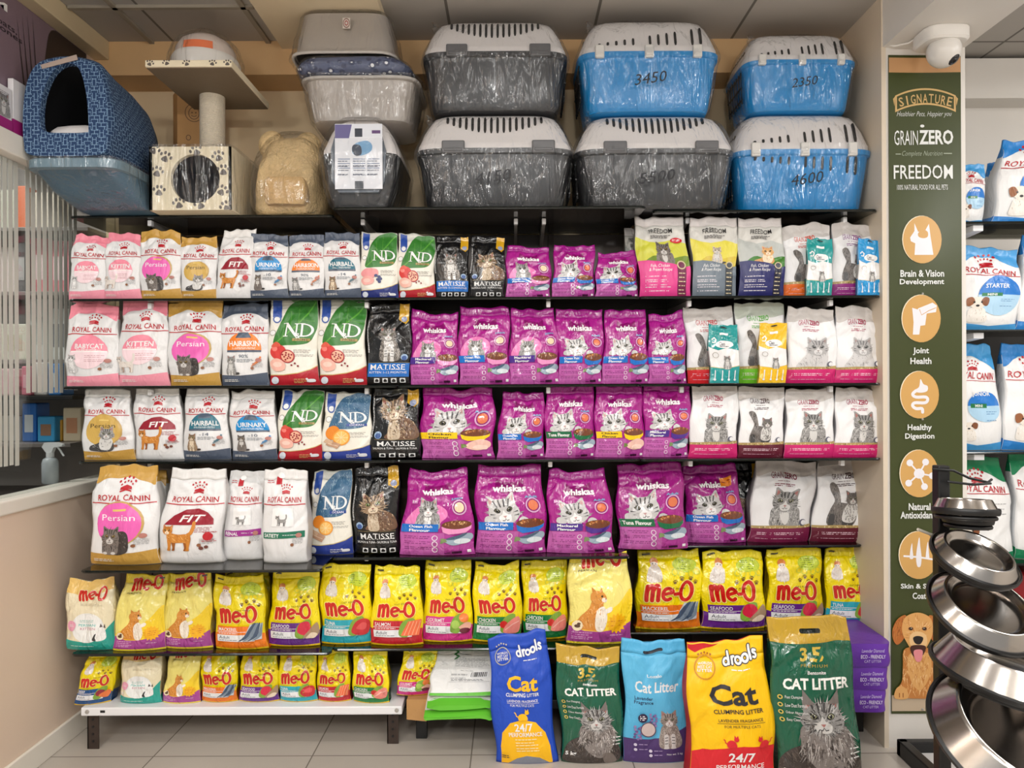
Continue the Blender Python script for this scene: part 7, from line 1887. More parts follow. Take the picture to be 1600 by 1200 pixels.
# blue woven cat house
def igloo():
    D = 2.66; z = 2.222
    x0, x1 = X(34, D, 170), X(170, D, 170); xc, hw = (x0 + x1) / 2, (x1 - x0) / 2; H = Z(86, D, 100) - z
    r = thing('cat_house', 'navy blue woven-pattern cat house with white cushion and arched opening', 'cat house', (xc, Y(D) + .2, z))
    m_, nt, b = base_mat('navy_woven_fabric')
    uv = nt.nodes.new('ShaderNodeUVMap'); uv.uv_map = 'UVMap'
    cols = []
    for rot, off in ((0.0, 0.0), (math.pi / 2, 0.013)):
        mp = nt.nodes.new('ShaderNodeMapping'); mp.inputs['Rotation'].default_value = (0, 0, rot); mp.inputs['Location'].default_value = (off, off, 0)
        br = nt.nodes.new('ShaderNodeTexBrick'); br.offset = 0.5; br.inputs['Scale'].default_value = 1.0; br.inputs['Brick Width'].default_value = 0.024; br.inputs['Row Height'].default_value = 0.013; br.inputs['Mortar Size'].default_value = 0.0014; br.inputs['Mortar Smooth'].default_value = 0.3
        br.inputs['Color1'].default_value = (0, 0, 0, 1); br.inputs['Color2'].default_value = (0, 0, 0, 1); br.inputs['Mortar'].default_value = (1, 1, 1, 1)
        nt.links.new(uv.outputs[0], mp.inputs[0]); nt.links.new(mp.outputs[0], br.inputs['Vector']); cols.append(br)
    ck = nt.nodes.new('ShaderNodeTexChecker'); ck.inputs['Scale'].default_value = 38.0; nt.links.new(uv.outputs[0], ck.inputs['Vector'])
    mx = nt.nodes.new('ShaderNodeMixRGB'); nt.links.new(ck.outputs['Fac'], mx.inputs[0]); nt.links.new(cols[0].outputs['Color'], mx.inputs[1]); nt.links.new(cols[1].outputs['Color'], mx.inputs[2])
    nz = nt.nodes.new('ShaderNodeTexNoise'); nz.inputs['Scale'].default_value = 60; nt.links.new(uv.outputs[0], nz.inputs['Vector'])
    ml = nt.nodes.new('ShaderNodeMixRGB'); ml.blend_type = 'MULTIPLY'; ml.inputs[0].default_value = 0.85; nt.links.new(mx.outputs[0], ml.inputs[1]); nt.links.new(nz.outputs[0], ml.inputs[2])
    cm = nt.nodes.new('ShaderNodeMixRGB'); cm.inputs[1].default_value = lin((30, 58, 96)); cm.inputs[2].default_value = lin((150, 184, 214)); nt.links.new(ml.outputs[0], cm.inputs[0]); nt.links.new(cm.outputs[0], b.inputs['Base Color']); b.inputs['Roughness'].default_value = 0.85
    arch = spline([(-.86, .02), (0, .0), (.86, .02), (1.0, .14), (1.02, .42), (.94, .72), (.70, .93), (.25, 1.0), (-.25, 1.0), (-.70, .93), (-.94, .72), (-1.02, .42), (-1.0, .14)], 5)
    hole = spline([(-.46, .245), (.0, .23), (.46, .235), (.53, .27), (.50, .55), (.40, .78), (.24, .90), (-.06, .91), (-.34, .80), (-.54, .58), (-.58, .34)], 4)
    def W(a, t, k, dz=0): return (xc + hw * a * k, Y(D) + t, z + H * ((t > 10) or 1) * 0 + z * 0 + (dz))
    def ringat(k, kz, y, poly): return [(xc + hw * a * k, Y(D) + y, z + H * c * kz) for a, c in poly]
    # rounded front with the opening
    V = []; Fs = []; U = []
    n = len(arch); h = len(hole)
    front = ringat(.955, .97, 0.0, arch); ho = ringat(1.0, 1.0, 0.0, hole)
    tri = geometry.tessellate_polygon([[Vector((p[0], p[2], 0)) for p in front], [Vector((p[0], p[2], 0)) for p in ho]])
    V = front + ho; Fs = [tuple(t) for t in tri]; U = [(p[0], p[2]) for p in V]
    prev = 0; per = [0.0]
    a1 = ringat(1.0, 1.0, .03, arch)
    for i in range(n): per.append(per[-1] + (Vector(a1[(i + 1) % n]) - Vector(a1[i])).length)
    rings_ = [(.955, .97, 0.0), (.99, .995, .012), (1.0, 1.0, .035), (1.0, .98, .14), (.97, .94, .26), (.92, .88, .36), (.82, .80, .43), (.6, .6, .455)]
    o = len(V)
    for k, kz, y in rings_:
        R_ = ringat(k, kz, y, arch)
        for i in range(n + 1):
            p = R_[i % n]; kk = 0.010 * noise.noise(Vector((p[0] * 7, p[1] * 7, p[2] * 7))) if y > 0.02 else 0
            if i == n: p = V[o + (len(V) - o) // (n + 1) * (n + 1)]; kk = 0
            V.append((p[0] + kk, p[1], p[2] + kk)); U.append((per[i], y))
    for j in range(len(rings_) - 1):
        for i in range(n): q = o + j * (n + 1) + i; Fs.append((q, q + 1, q + n + 2, q + n + 1))
    Fs.append(tuple(o + (len(rings_) - 1) * (n + 1) + i for i in range(n)))
    # binding of the opening
    o = len(V)
    for k, y in ((1.0, 0.0), (1.0, .028)):
        for p in ringat(k, 1.0, y, hole): V.append(p); U.append((p[0] + y, p[2]))
    for i in range(h): Fs.append((o + i, o + (i + 1) % h, o + h + (i + 1) % h, o + h + i))
    ob = mesh_obj('shell', V, Fs, m_, r, uvs=U)
    bm = bmesh.new(); bm.from_mesh(ob.data); bmesh.ops.remove_doubles(bm, verts=bm.verts[:], dist=1e-5); bmesh.ops.recalc_face_normals(bm, faces=bm.faces[:]); bm.to_mesh(ob.data); bm.free()
    ob.data.polygons.foreach_set('use_smooth', [True] * len(ob.data.polygons)); ob.data.set_sharp_from_angle(angle=math.radians(50))
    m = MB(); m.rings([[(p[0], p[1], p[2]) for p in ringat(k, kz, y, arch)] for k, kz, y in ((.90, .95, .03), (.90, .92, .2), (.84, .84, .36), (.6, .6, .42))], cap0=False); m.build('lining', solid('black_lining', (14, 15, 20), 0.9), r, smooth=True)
    m = MB(); rg = [[(p[0], p[1], p[2] + 0.006 * noise.noise(Vector((p[0] * 14, p[1] * 14, 1)))) for p in ring(xc, Y(D) + .20, z + .03 + .105 * t, hw * .84 * math.sin(math.pi * (.2 + .6 * t)) ** .4, .15 * math.sin(math.pi * (.2 + .6 * t)) ** .4, 4)] for t in np.linspace(0, 1, 7)]
    m.rings(rg); m.build('inner_cushion', solid('white_fleece', (236, 232, 230), 0.95, bump=(90, 0.6)), r, smooth=True)
    m = MB(); xa = xc - .05; m.hexa([(xa - .03, Y(D) - .004, z + H * .86), (xa + .1, Y(D) - .008, z + H * .945), (xa + .1, Y(D) - .006, z + H * .945), (xa - .03, Y(D) - .002, z + H * .86), (xa - .035, Y(D) - .004, z + H * .90), (xa + .095, Y(D) - .008, z + H * .995), (xa + .095, Y(D) - .006, z + H * .995), (xa - .035, Y(D) - .002, z + H * .90)])
    m.build('hang_tag', solid('brown_white_tag', (176, 158, 146), 0.5), r)
igloo()

def blue_crate():
    D = 2.665; z = Z1 + 0.0006; H = 0.148
    x0, x1 = X(36, D, 260), X(184, D, 260); xc, hw = (x0 + x1) / 2, (x1 - x0) / 2
    r = thing('plastic_basin', 'blue grey plastic basin in clear film under the navy cat house', 'basin', (xc, Y(2.95), z))
    pl = solid('blue_grey_plastic', (112, 138, 152), 0.35, var=0.04); pd = solid('teal_plastic', (72, 106, 128), 0.35, var=0.05)
    sec = [(0, .72, .55, .14), (.03, .80, .62, .13), (.35, .92, .82, .06), (.74, .97, .96, 0.01), (.75, 1.0, 1.0, 0)]
    def rg(k=1.0, g=0.0): return [ring(xc + .05 * o_ / .14, Y(D) + .23 + o_ * .6, z + H * t, hw * a * k + g, .23 * b * k + g, 6) for t, a, b, o_ in sec]
    m = MB(); m.rings(rg(), cap1=False); m.build('basin', pd, r, smooth=40)
    m = MB(); m.rings([ring(xc, Y(D) + .23, z + H * t, hw * a, .23 * a, 7) for t, a in ((.74, 1.0), (.76, 1.03), (.96, 1.03), (1.0, 1.0))]); m.build('lid', pl, r, smooth=40)
    m = MB(); k = [[(p[0], p[1] + 0.006 * noise.noise(Vector((p[0] * 12, p[2] * 12, 5))), p[2]) for p in q] for q in rg(1.0, .012)]; m.rings(k + [ring(xc, Y(D) + .23, z + H * 1.02, hw * 1.04 + .006, .23 * 1.04 + .006, 7)], cap0=False, cap1=False); m.build('wrap_film', FILM, r, smooth=True)
blue_crate()

# ------------------------------------------------------------------ left: poster and goods above the rail, goods behind the glass
def left_wall():
    xw = WX - 0.028
    def yw(px): return -xw * F / (800 - px) + CY
    r = thing('wall_poster', 'mauve wall poster with white lettering above the glass partition', 'poster', (xw, -0.2, 2.3))
    A = Art(2.4)
    y0, y1, z0, z1 = -1.2, 0.28, 2.297, 2.80
    def uvp(px, py):
        D = -xw * F / (800 - px); return ((Y(D) - y0) / (y1 - y0), (CZ - (py - 600) * D / F - z0) / (z1 - z0))
    def txt(t, pa, pb, ya, yb, col, b=0.01):
        ua, _ = uvp(pa, ya); ub, vb = uvp(pb, (ya + yb) / 2); h = (yb - ya) * 2.6 / F / (z1 - z0)
        A.text(t, ua, vb - h / 2, ub, vb + h / 2, col, b)
    txt('UM', -38, 14, 4, 16, W_, 0.03)
    txt('skin and our coats,', -120, 29, 42, 53, (40, 34, 44)); txt('and healthy bones', -120, 37, 57, 69, (40, 34, 44))
    u, v = uvp(118, 95)
    A.smooth([(u - .13, 0.01), (u - .12, v), (u - .07, v + .16), (u, v + .22), (u + .08, v + .12), (u + .14, v - .1), (u + .16, 0.01)], (48, 36, 34)); A.smooth([(u - .04, 0.01), (u - .02, v - .1), (u + .03, v - .06), (u + .06, 0.01)], (120, 70, 60), 4)
    for k in range(4): A.poly([(u - .2 + .015 * k, 0.1), (u - .24 + .02 * k, v + .05 + .03 * k), (u - .19 + .015 * k, 0.1)], (40, 34, 38))
    A.bake(); V = []; Fs = []; cs = []
    V = [(xw, y0, z0), (xw, y1, z0), (xw, y1, z1), (xw, y0, z1), (xw - .002, y0, z0), (xw - .002, y1, z0), (xw - .002, y1, z1), (xw - .002, y0, z1)]
    Fs = [(0, 1, 2, 3), (4, 7, 6, 5), (0, 4, 5, 1), (1, 5, 6, 2), (2, 6, 7, 3), (3, 7, 4, 0)]; cs = [lin((128, 108, 120))] * 6
    lt = ([], [], [])
    for part, layer, V2, F2, col in A.baked:
        o = len(V); V += [(xw + .0004 + .0001 * layer, y0 + (y1 - y0) * a, z0 + (z1 - z0) * b) for a, b in V2]; Fs += [tuple(i + o for i in f) for f in F2]; cs += col if isinstance(col, list) else [col] * len(F2)
    mesh_obj('poster_sheet', V, Fs, FLATP, r, cols=cs, smooth=False)
    for k, (pa, pb, yt, D, lb) in enumerate(((-30, 22, 128, 2.56, 'white carton with a kitten picture and magenta base on the left rail'), (24, 44, 126, 2.66, 'second white carton on the left rail, behind the navy cat house'))):
        xb = -1.735 - .028; xa = xb - .03
        z0 = 2.2955; zt = Z(yt, D, 10); ya, yb_ = Y(-(-1.76) * F / (800 - pa)), Y(1.76 * F / (800 - pb))
        q = thing('carton', lb, 'carton', (xb - .01, (ya + yb_) / 2, z0), 'white cartons on the left rail')
        m = MB(); m.box(xb - .02, xb, ya, yb_, z0, zt, .002); m.build('box', solid('white_carton_board', (228, 226, 228), 0.45), q)
        m = MB(); m.box(xb - .0215, xb + .0015, ya - .001, yb_ + .001, z0, z0 + (zt - z0) * .27); m.build('magenta_base_print', solid('magenta_board', (160, 34, 116), 0.45), q)
        if k == 0:
            A = Art(1.0); A.frame(.72, .3, .5); cat_bust(A, GREY, 80); A.noframe(); A.fine(.5, .9, (.84, .80, .76), (120, 116, 124), .012, 3); A.bake(); V = []; Fs = []; cs = []
            for part, layer, V2, F2, col in A.baked:
                o = len(V); V += [(xb + .002 + .00006 * layer, ya + (yb_ - ya) * a, z0 + (zt - z0) * b) for a, b in V2]; Fs += [tuple(i + o for i in f) for f in F2]; cs += col if isinstance(col, list) else [col] * len(F2)
            mesh_obj('kitten_picture', V, Fs, FLATP, q, cols=cs, smooth=False)
    # shelves and goods of the adjoining room
    for k, (py, D) in enumerate(((356, 3.30), (456, 3.30), (562, 3.30), (618, 3.18), (692, 3.16))):
        z = Z(py, D, 60); m = MB(); m.box(-3.3, WX - .105, Y(D) - .02, Y(3.72), z - .018, z - .0005, .002)
        o = m.build('shelf_board', solid('grey_shelf_board', (120, 112, 108) if k < 3 else (70, 64, 60), 0.4) if k != 3 else BLACK); tag(o, ('topmost', 'second', 'third', 'fourth, dark', 'lowest')[k] + ' shelf board seen through the striped glass', 'shelf', 'boards behind the striped glass')
    goods = [(27, 41, 290, 356, 3.34, (214, 112, 70), 'orange carton behind the striped glass', None), (26, 41, 378, 456, 3.33, (58, 52, 54), 'black pack with white vertical print behind the striped glass', (160, 158, 156)),
             (43, 92, 300, 356, 3.36, (206, 196, 180), 'cream carton on the upper board behind the striped glass', None), (-8, 24, 296, 356, 3.36, (176, 176, 160), 'pale green carton at the far left behind the striped glass', None),
             (43, 74, 372, 456, 3.36, (206, 110, 122), 'left pink pack behind the striped glass', (226, 196, 198)), (76, 112, 376, 456, 3.36, (212, 116, 128), 'right pink pack behind the striped glass', (230, 200, 202)),
             (-6, 24, 386, 456, 3.36, (206, 190, 186), 'pale pack beside the black pack behind the striped glass', None),
             (-4, 44, 506, 562, 3.34, (212, 208, 190), 'left cream pack behind the striped glass', (190, 184, 160)), (46, 74, 466, 562, 3.36, (206, 206, 202), 'middle white pack behind the striped glass', (180, 180, 176)),
             (76, 106, 482, 562, 3.36, (212, 213, 210), 'right white pack with small dark print behind the striped glass', (120, 120, 124)),
             (-6, 26, 576, 618, 3.22, (222, 180, 184), 'low pale pink pack behind the striped glass', None), (33, 48, 572, 618, 3.22, (214, 116, 136), 'low deep pink pack behind the striped glass', (226, 170, 180)),
             (52, 73, 566, 618, 3.24, (214, 208, 204), 'white box beside the small blue box behind the glass', None), (75, 95, 568, 618, 3.24, (70, 136, 206), 'small blue box behind the striped glass', (196, 206, 214)),
             (34, 56, 630, 692, 3.22, (30, 110, 196), 'deep blue box on the lowest board behind the glass', (220, 226, 232)), (58, 85, 651, 692, 3.21, (60, 160, 214), 'light blue box with a pet picture behind the glass', (150, 110, 84)),
             (86, 97, 656, 692, 3.25, (226, 166, 50), 'narrow amber box behind the glass', None), (98, 127, 637, 692, 3.22, (226, 206, 176), 'cream box with vertical lettering behind the glass', (214, 150, 110)),
             (-4, 30, 650, 692, 3.24, (196, 192, 190), 'grey white box at the far left behind the glass', None)]
    zz = {356: Z(356, 3.30, 60), 456: Z(456, 3.30, 60), 562: Z(562, 3.30, 60), 618: Z(618, 3.18, 60), 692: Z(692, 3.16, 60)}
    for pa, pb, ya, yb_, D, c, lb, c2 in goods:
        x0, x1 = X(pa, D, ya), X(pb, D, ya); x1 = min(x1, WX - .106); z0 = zz.get(yb_) or Z(380, D, 40); z1 = Z(ya, D, (pa + pb) / 2)
        q = thing('boxed_goods', lb, 'box', ((x0 + x1) / 2, Y(D) + .05, z0), 'goods behind the striped glass')
        m = MB(); m.box(x0, x1, Y(D), Y(D) + .10, z0, z1, .006); m.build('pack', solid('pack_%d_%d_%d' % c, c, 0.5), q)
        if c2: m = MB(); m.box(x0 + (x1 - x0) * .2, x1 - (x1 - x0) * .2, Y(D) - .001, Y(D) + .002, z0 + (z1 - z0) * .25, z0 + (z1 - z0) * .7); m.build('label_panel', solid('packl_%d_%d_%d' % c2, c2, 0.5), q)
    # spray bottle on the sill behind the glass
    D = 3.06; x = -1.90; z0 = 1.0005
    r = thing('spray_bottle', 'white trigger spray bottle with clear body behind the glass', 'spray bottle', (x, Y(D), z0))
    m = MB(); m.lathe([(.0001, 0), (.028, 0), (.031, .006), (.031, .085), (.026, .10), (.013, .108), (.0001, .109)], (x, Y(D), z0), 24); m.build('bottle', solid('cloudy_plastic', (186, 192, 196), 0.25), r, smooth=40)
    m = MB(); m.lathe([(.0001, .108), (.015, .108), (.015, .128), (.0001, .128)], (x, Y(D), z0), 20); m.build('collar', WHITE_METAL, r, smooth=40)
    m = MB(); m.prism([(x - .028, z0 + .150), (x - .018, z0 + .168), (x + .03, z0 + .168), (x + .055, z0 + .160), (x + .055, z0 + .152), (x + .02, z0 + .148), (x + .012, z0 + .128), (x - .012, z0 + .128)], lambda a, b, t: (a, t, b), Y(D) - .011, Y(D) + .011); m.build('spray_head', WHITE_METAL, r)
    m = MB(); m.tube([(x + .03, Y(D), z0 + .15), (x + .042, Y(D), z0 + .135), (x + .056, Y(D), z0 + .112)], .004, 8); m.build('trigger', WHITE_METAL, r, smooth=True)
left_wall()

# ------------------------------------------------------------------ right: banner, camera, dog food bay, bowl stand
def banner():
    D = 2.847
    x0, x1 = 1.446, 1.722; z1, z0 = 2.652, 0.132
    r = thing('hanging_banner', 'long olive green banner with gold icons and a golden retriever on the pillar', 'banner', ((x0 + x1) / 2, Y(D), z0))
    asp = (x1 - x0) / (z1 - z0)
    A = Art(asp)
    def uv(px, py):
        p = P(px, py, D); return ((p.x - x0) / (x1 - x0), (p.z - z0) / (z1 - z0))
    def T(t, xa, ya, xb, yb, col, b=0.0, sh=0.0, **k):
        a = uv(xa, yb); c = uv(xb, ya); m_ = uv((xa + xb) / 2, (ya + yb) / 2); h = (yb - ya) * D / F / (z1 - z0)
        A.text(t, a[0], m_[1] - h / 2, c[0], m_[1] + h / 2, col, b, sh, **k)
    COP = (196, 150, 104); GOLD = (206, 170, 112); TAN_ = (206, 160, 92); WT = (226, 228, 226)
    A.rect(0.004, uv(1440, 113)[1], 0.996, 0.996, COP)
    A.rect(0.004, 0.004, 0.996, uv(1440, 1086)[1], (196, 176, 150))
    A.part = 'crest'
    def fr(py, px=1443): u, v = uv(px, py); A.frame(u, v, 0.5); return A
    fr(152, 1446); cv = lambda x, y: (x, y - 0.30 * x * x)
    ob = [cv(x, .26) for x in np.linspace(-.84, .84, 15)] + [cv(x, -.20) for x in np.linspace(.84, -.84, 15)]
    ib = [cv(x, .21) for x in np.linspace(-.79, .79, 15)] + [cv(x, -.15) for x in np.linspace(.79, -.79, 15)]
    A.poly(ob, GOLD, [ib])
    for sg in (-1, 1): A.poly([cv(sg * .84, .24), cv(sg * .90, .20), cv(sg * .86, -.02)], GOLD)
    A.noframe()
    u, v = uv(1446, 154); n_ = 'SIGNATURE'
    for i, ch in enumerate(n_):
        q = (i - 4) / 4.0; wd = 0.065 if ch != 'I' else 0.02
        A.text(ch, u + q * .335 - wd / 2, v - 0.0064 - .0055 * q * q, u + q * .335 + wd / 2, v + 0.0075 - .0055 * q * q, GOLD, 0.01, 0, -0.22 * q)
    A.part = 'brand_lettering'
    A.part = 'tagline_lettering'; T('Healthier Pets, Happier you', 1401, 174, 1487, 184, WT, -0.01, 0.4)
    A.part = 'brand_lettering'; T('GRAIN', 1397, 204, 1434, 227, WT, 0.0); T('ZERO', 1436, 203, 1489, 226, WT, 0.03); A.frame(*uv(1441, 197), .03); A.ell(0, 0, 1, .7, WT, 10); A.noframe()
    A.part = 'nutrition_lettering'; T('Complete Nutrition', 1409, 236, 1472, 246, (170, 180, 160), -0.01, 0.4)
    A.line([uv(1399, 241), uv(1407, 241)], .012, (170, 180, 160)); A.line([uv(1474, 240), uv(1487, 240)], .012, (170, 180, 160))
    A.part = 'lower_brand_lettering'; T('FREEDOM', 1396, 258, 1488, 280, WT, 0.008); T('100% NATURAL FOOD FOR ALL PETS', 1401, 289, 1480, 297, WT, 0.0)
    caps = [('Brain & Vision', 1406, 1474, 422, 433, 'Development', 1405, 1474, 436, 447), ('Joint', 1426, 1451, 543, 555, 'Health', 1422, 1455, 559, 569), ('Healthy', 1418, 1456, 663, 675, 'Digestion', 1414, 1460, 677, 688),
            ('Natural', 1419, 1453, 786, 797, 'Antioxidants', 1406, 1464, 799, 810), ('Skin & Shiny', 1406, 1466, 911, 921, 'Coat', 1424, 1445, 925, 935)]
    names = ['brain_icon', 'joint_icon', 'digestion_icon', 'antioxidant_icon', 'skin_icon']
    for k, py in enumerate((375, 498, 617, 740, 867)):
        A.part = names[k]; px = (1440, 1439, 1437, 1436, 1434)[k]
        a, b = uv(px, py); rx = 30 * D / F / (x1 - x0); ry = 37 * D / F / (z1 - z0)
        A.ell(a - .012, b + .0006, rx, ry, (238, 226, 200), 30); A.ell(a, b, rx, ry, TAN_, 30)
        A.frame(a, b, 0.5); I = (232, 230, 236)
        if k == 0: A.poly([(-.22, .46), (-.12, .22), (.08, .26), (.18, .44), (.22, .1), (.30, -.42), (-.22, -.42), (-.20, -.10), (-.32, -.04), (-.34, .06), (-.22, .24)], I); A.smooth([(-.12, .18), (0, .28), (.14, .22), (.14, .08), (.02, .04), (-.1, .08)], TAN_, 4)
        elif k == 1: A.poly([(-.26, .30), (-.06, .24), (.0, .08), (-.06, -.44), (-.24, -.44), (-.22, -.1)], I); A.poly([(-.10, .28), (.30, .44), (.42, .36), (.40, .18), (.14, .14), (.10, -.18), (-.04, -.2), (-.08, .02)], I); A.line([(-.06, .26), (.0, .1), (.2, .22), (.4, .3)], .02, TAN_)
        elif k == 2:
            A.smooth([(.02, .44), (.10, .30), (.22, .24), (.20, .10), (.0, .06), (-.16, .12), (-.02, .22)], I, 4); stroke(A, [(-.1, .12), (-.2, .02), (-.1, -.06), (.16, -.06), (.22, -.14), (.14, -.22), (-.14, -.22), (-.2, -.3), (-.1, -.38), (.06, -.38), (.08, -.48)], .085, I, 4)
        elif k == 3:
            A.ell(0, 0, .15, .14, I, 18)
            for dx, dy in ((-.26, .30), (.18, .32), (-.3, -.26), (.14, -.36), (.36, -.06)): A.line([(0, 0), (dx, dy)], .045, I); A.ell(dx, dy, .095, .095, I, 14)
        else:
            A.line([(-.42, -.02), (0, -.05), (.42, -.12)], .05, I)
            for dx, h, w in ((-.2, .34, .05), (0, .5, .075), (.24, .38, .05)): A.smooth([(dx - w, -.05), (dx - w * .5, h * .5), (dx + .02, h), (dx + w * .6, h * .5), (dx + w, -.05), (dx + w * .6, -.3 if w > .06 else -.1), (dx - w * .6, -.3 if w > .06 else -.1)], I, 3)
        A.noframe(); A.part = names[k].replace('icon', 'caption')
        c = caps[k]; T(c[0], c[1], c[3], c[2], c[4], WT, 0.025); T(c[5], c[6], c[8], c[7], c[9], WT, 0.025)
    A.part = 'dog_picture'
    a, b = uv(1432, 1090); S = 0.62; A.frame(a, b, S)
    G1, G2, G3, G4 = (196, 126, 60), (222, 166, 98), (150, 84, 34), (236, 196, 140)
    q = A.smooth([(-.42, .02), (.5, .02), (.62, .3), (.44, .74), (.3, 1.1), (-.26, 1.12), (-.32, .74), (-.34, .4), (-.44, .2)], G1); A.fur(q, 420, .16, .02, [G2, G1, (176, 108, 48), G4], -1.5, .5, out=0)
    q = A.smooth([(-.16, 1.0), (.24, 1.0), (.3, .6), (.1, .2), (-.1, .3), (-.22, .7)], G2); A.fur(q, 160, .14, .02, [G4, G2, G1], -1.5, .4)
    for sg, x in ((-1, -.36), (1, .38)): A.smooth([(x - .14, .0), (x - .12, .2), (x, .28), (x + .13, .18), (x + .14, .0)], G2, 4); A.line([(x - .04, .02), (x - .04, .12)], .02, G3); A.line([(x + .04, .02), (x + .04, .12)], .02, G3)
    for sg in (-1, 1): q = A.smooth([(sg * .26, 1.86), (sg * .46, 1.74), (sg * .56, 1.44), (sg * .46, 1.20), (sg * .30, 1.34), (sg * .24, 1.6)], (184, 106, 46)); A.fur(q, 110, .16, .02, [G3, (190, 108, 46), G1], -1.6, .4)
    q = A.smooth([(-.28, 1.80), (0, 1.92), (.28, 1.80), (.34, 1.5), (.24, 1.22), (.12, 1.08), (-.1, 1.08), (-.22, 1.22), (-.34, 1.5)], G2); A.fur(q, 200, .10, .018, [G4, G2, G1], lambda p: math.atan2(p[1] - 1.4, p[0]), .4)
    A.smooth([(-.16, 1.42), (0, 1.5), (.18, 1.42), (.2, 1.2), (.02, 1.12), (-.16, 1.2)], G4, 4)
    for sg in (-1, 1): A.ell(sg * .15, 1.56, .058, .04, (130, 74, 32), 12); A.ell(sg * .15, 1.56, .036, .036, (40, 24, 14), 12); A.ell(sg * .14, 1.572, .010, .010, (240, 236, 230), 6)
    A.smooth([(-.10, 1.36), (0, 1.4), (.12, 1.36), (.08, 1.24), (.01, 1.21), (-.07, 1.25)], (26, 20, 20), 4)
    A.smooth([(-.16, 1.16), (.01, 1.2), (.18, 1.16), (.12, .98), (0, .9), (-.12, .98)], (70, 34, 26), 4); A.smooth([(-.09, 1.06), (.02, 1.1), (.11, 1.06), (.08, .86), (0, .82), (-.06, .88)], (226, 140, 146), 4)
    A.noframe()
    panel_art(A, r, x0, x1, z0, z1, Y(D), (58, 66, 26), 'banner_sheet', thick=0.003, mat=printed('printed_vinyl', 0.36, 5, 0.10, kind='noise'), wave=lambda u, v: -0.004 * math.sin(v * 11) * math.sin(u * 3.1), split=True)
    for py in (345, 459, 655, 1108):
        p = P(1441, py, D); m = MB(); m.lathe([(.0001, .004), (.003, .0035), (.0045, .001), (.0045, 0)], (p.x, Y(D) - .002, p.z), 10, (0, -1, 0)); m.build('nail_head', GREY_METAL, r, smooth=True)
banner()

def cctv():
    c = P(1470, 62, 2.73); zb = 2.682
    r = thing('security_camera', 'white security camera under the beam above the green banner', 'security camera', (c.x, c.y, zb - .07))
    wp = solid('white_camera_plastic', (226, 222, 216), 0.3, var=0.02)
    m = MB(); m.rings([ring(c.x, c.y, zb - h, a, a * .9, 3.5) for h, a in ((0, .078), (.004, .082), (.040, .082), (.048, .074))]); m.build('mount', wp, r, smooth=35)
    m = MB(); m.ball((c.x + .004, c.y - .012, zb - .075), .058, (1, 1, 1), 14); m.build('ball_housing', wp, r, smooth=True)
    d = Vector((.42, -.50, -.80)).normalized(); p = Vector((c.x + .004, c.y - .012, zb - .075))
    m = MB(); m.lathe([(.0001, .0590), (.016, .0585), (.020, .056), (.022, .053), (.022, .050)], p, 24, d); m.build('lens_ring', solid('dark_lens_ring', (40, 38, 40), 0.2), r, smooth=True)
    m = MB(); m.lathe([(.0001, .0635), (.006, .063), (.010, .0605), (.011, .058)], p, 20, d); m.build('lens', solid('black_lens', (6, 6, 8), 0.05), r, smooth=True)
    m = MB(); q = P(1386, 30, 2.84); m.tube([(1.428, Y(2.84), 2.85), (1.4295, Y(2.838), 2.78), (1.428, Y(2.838), 2.69), (1.46, Y(2.83), 2.678), (1.50, Y(2.80), 2.676), (c.x - .07, c.y + .02, 2.676)], .004, 6); m.build('cable', wp, r, smooth=True)
cctv()

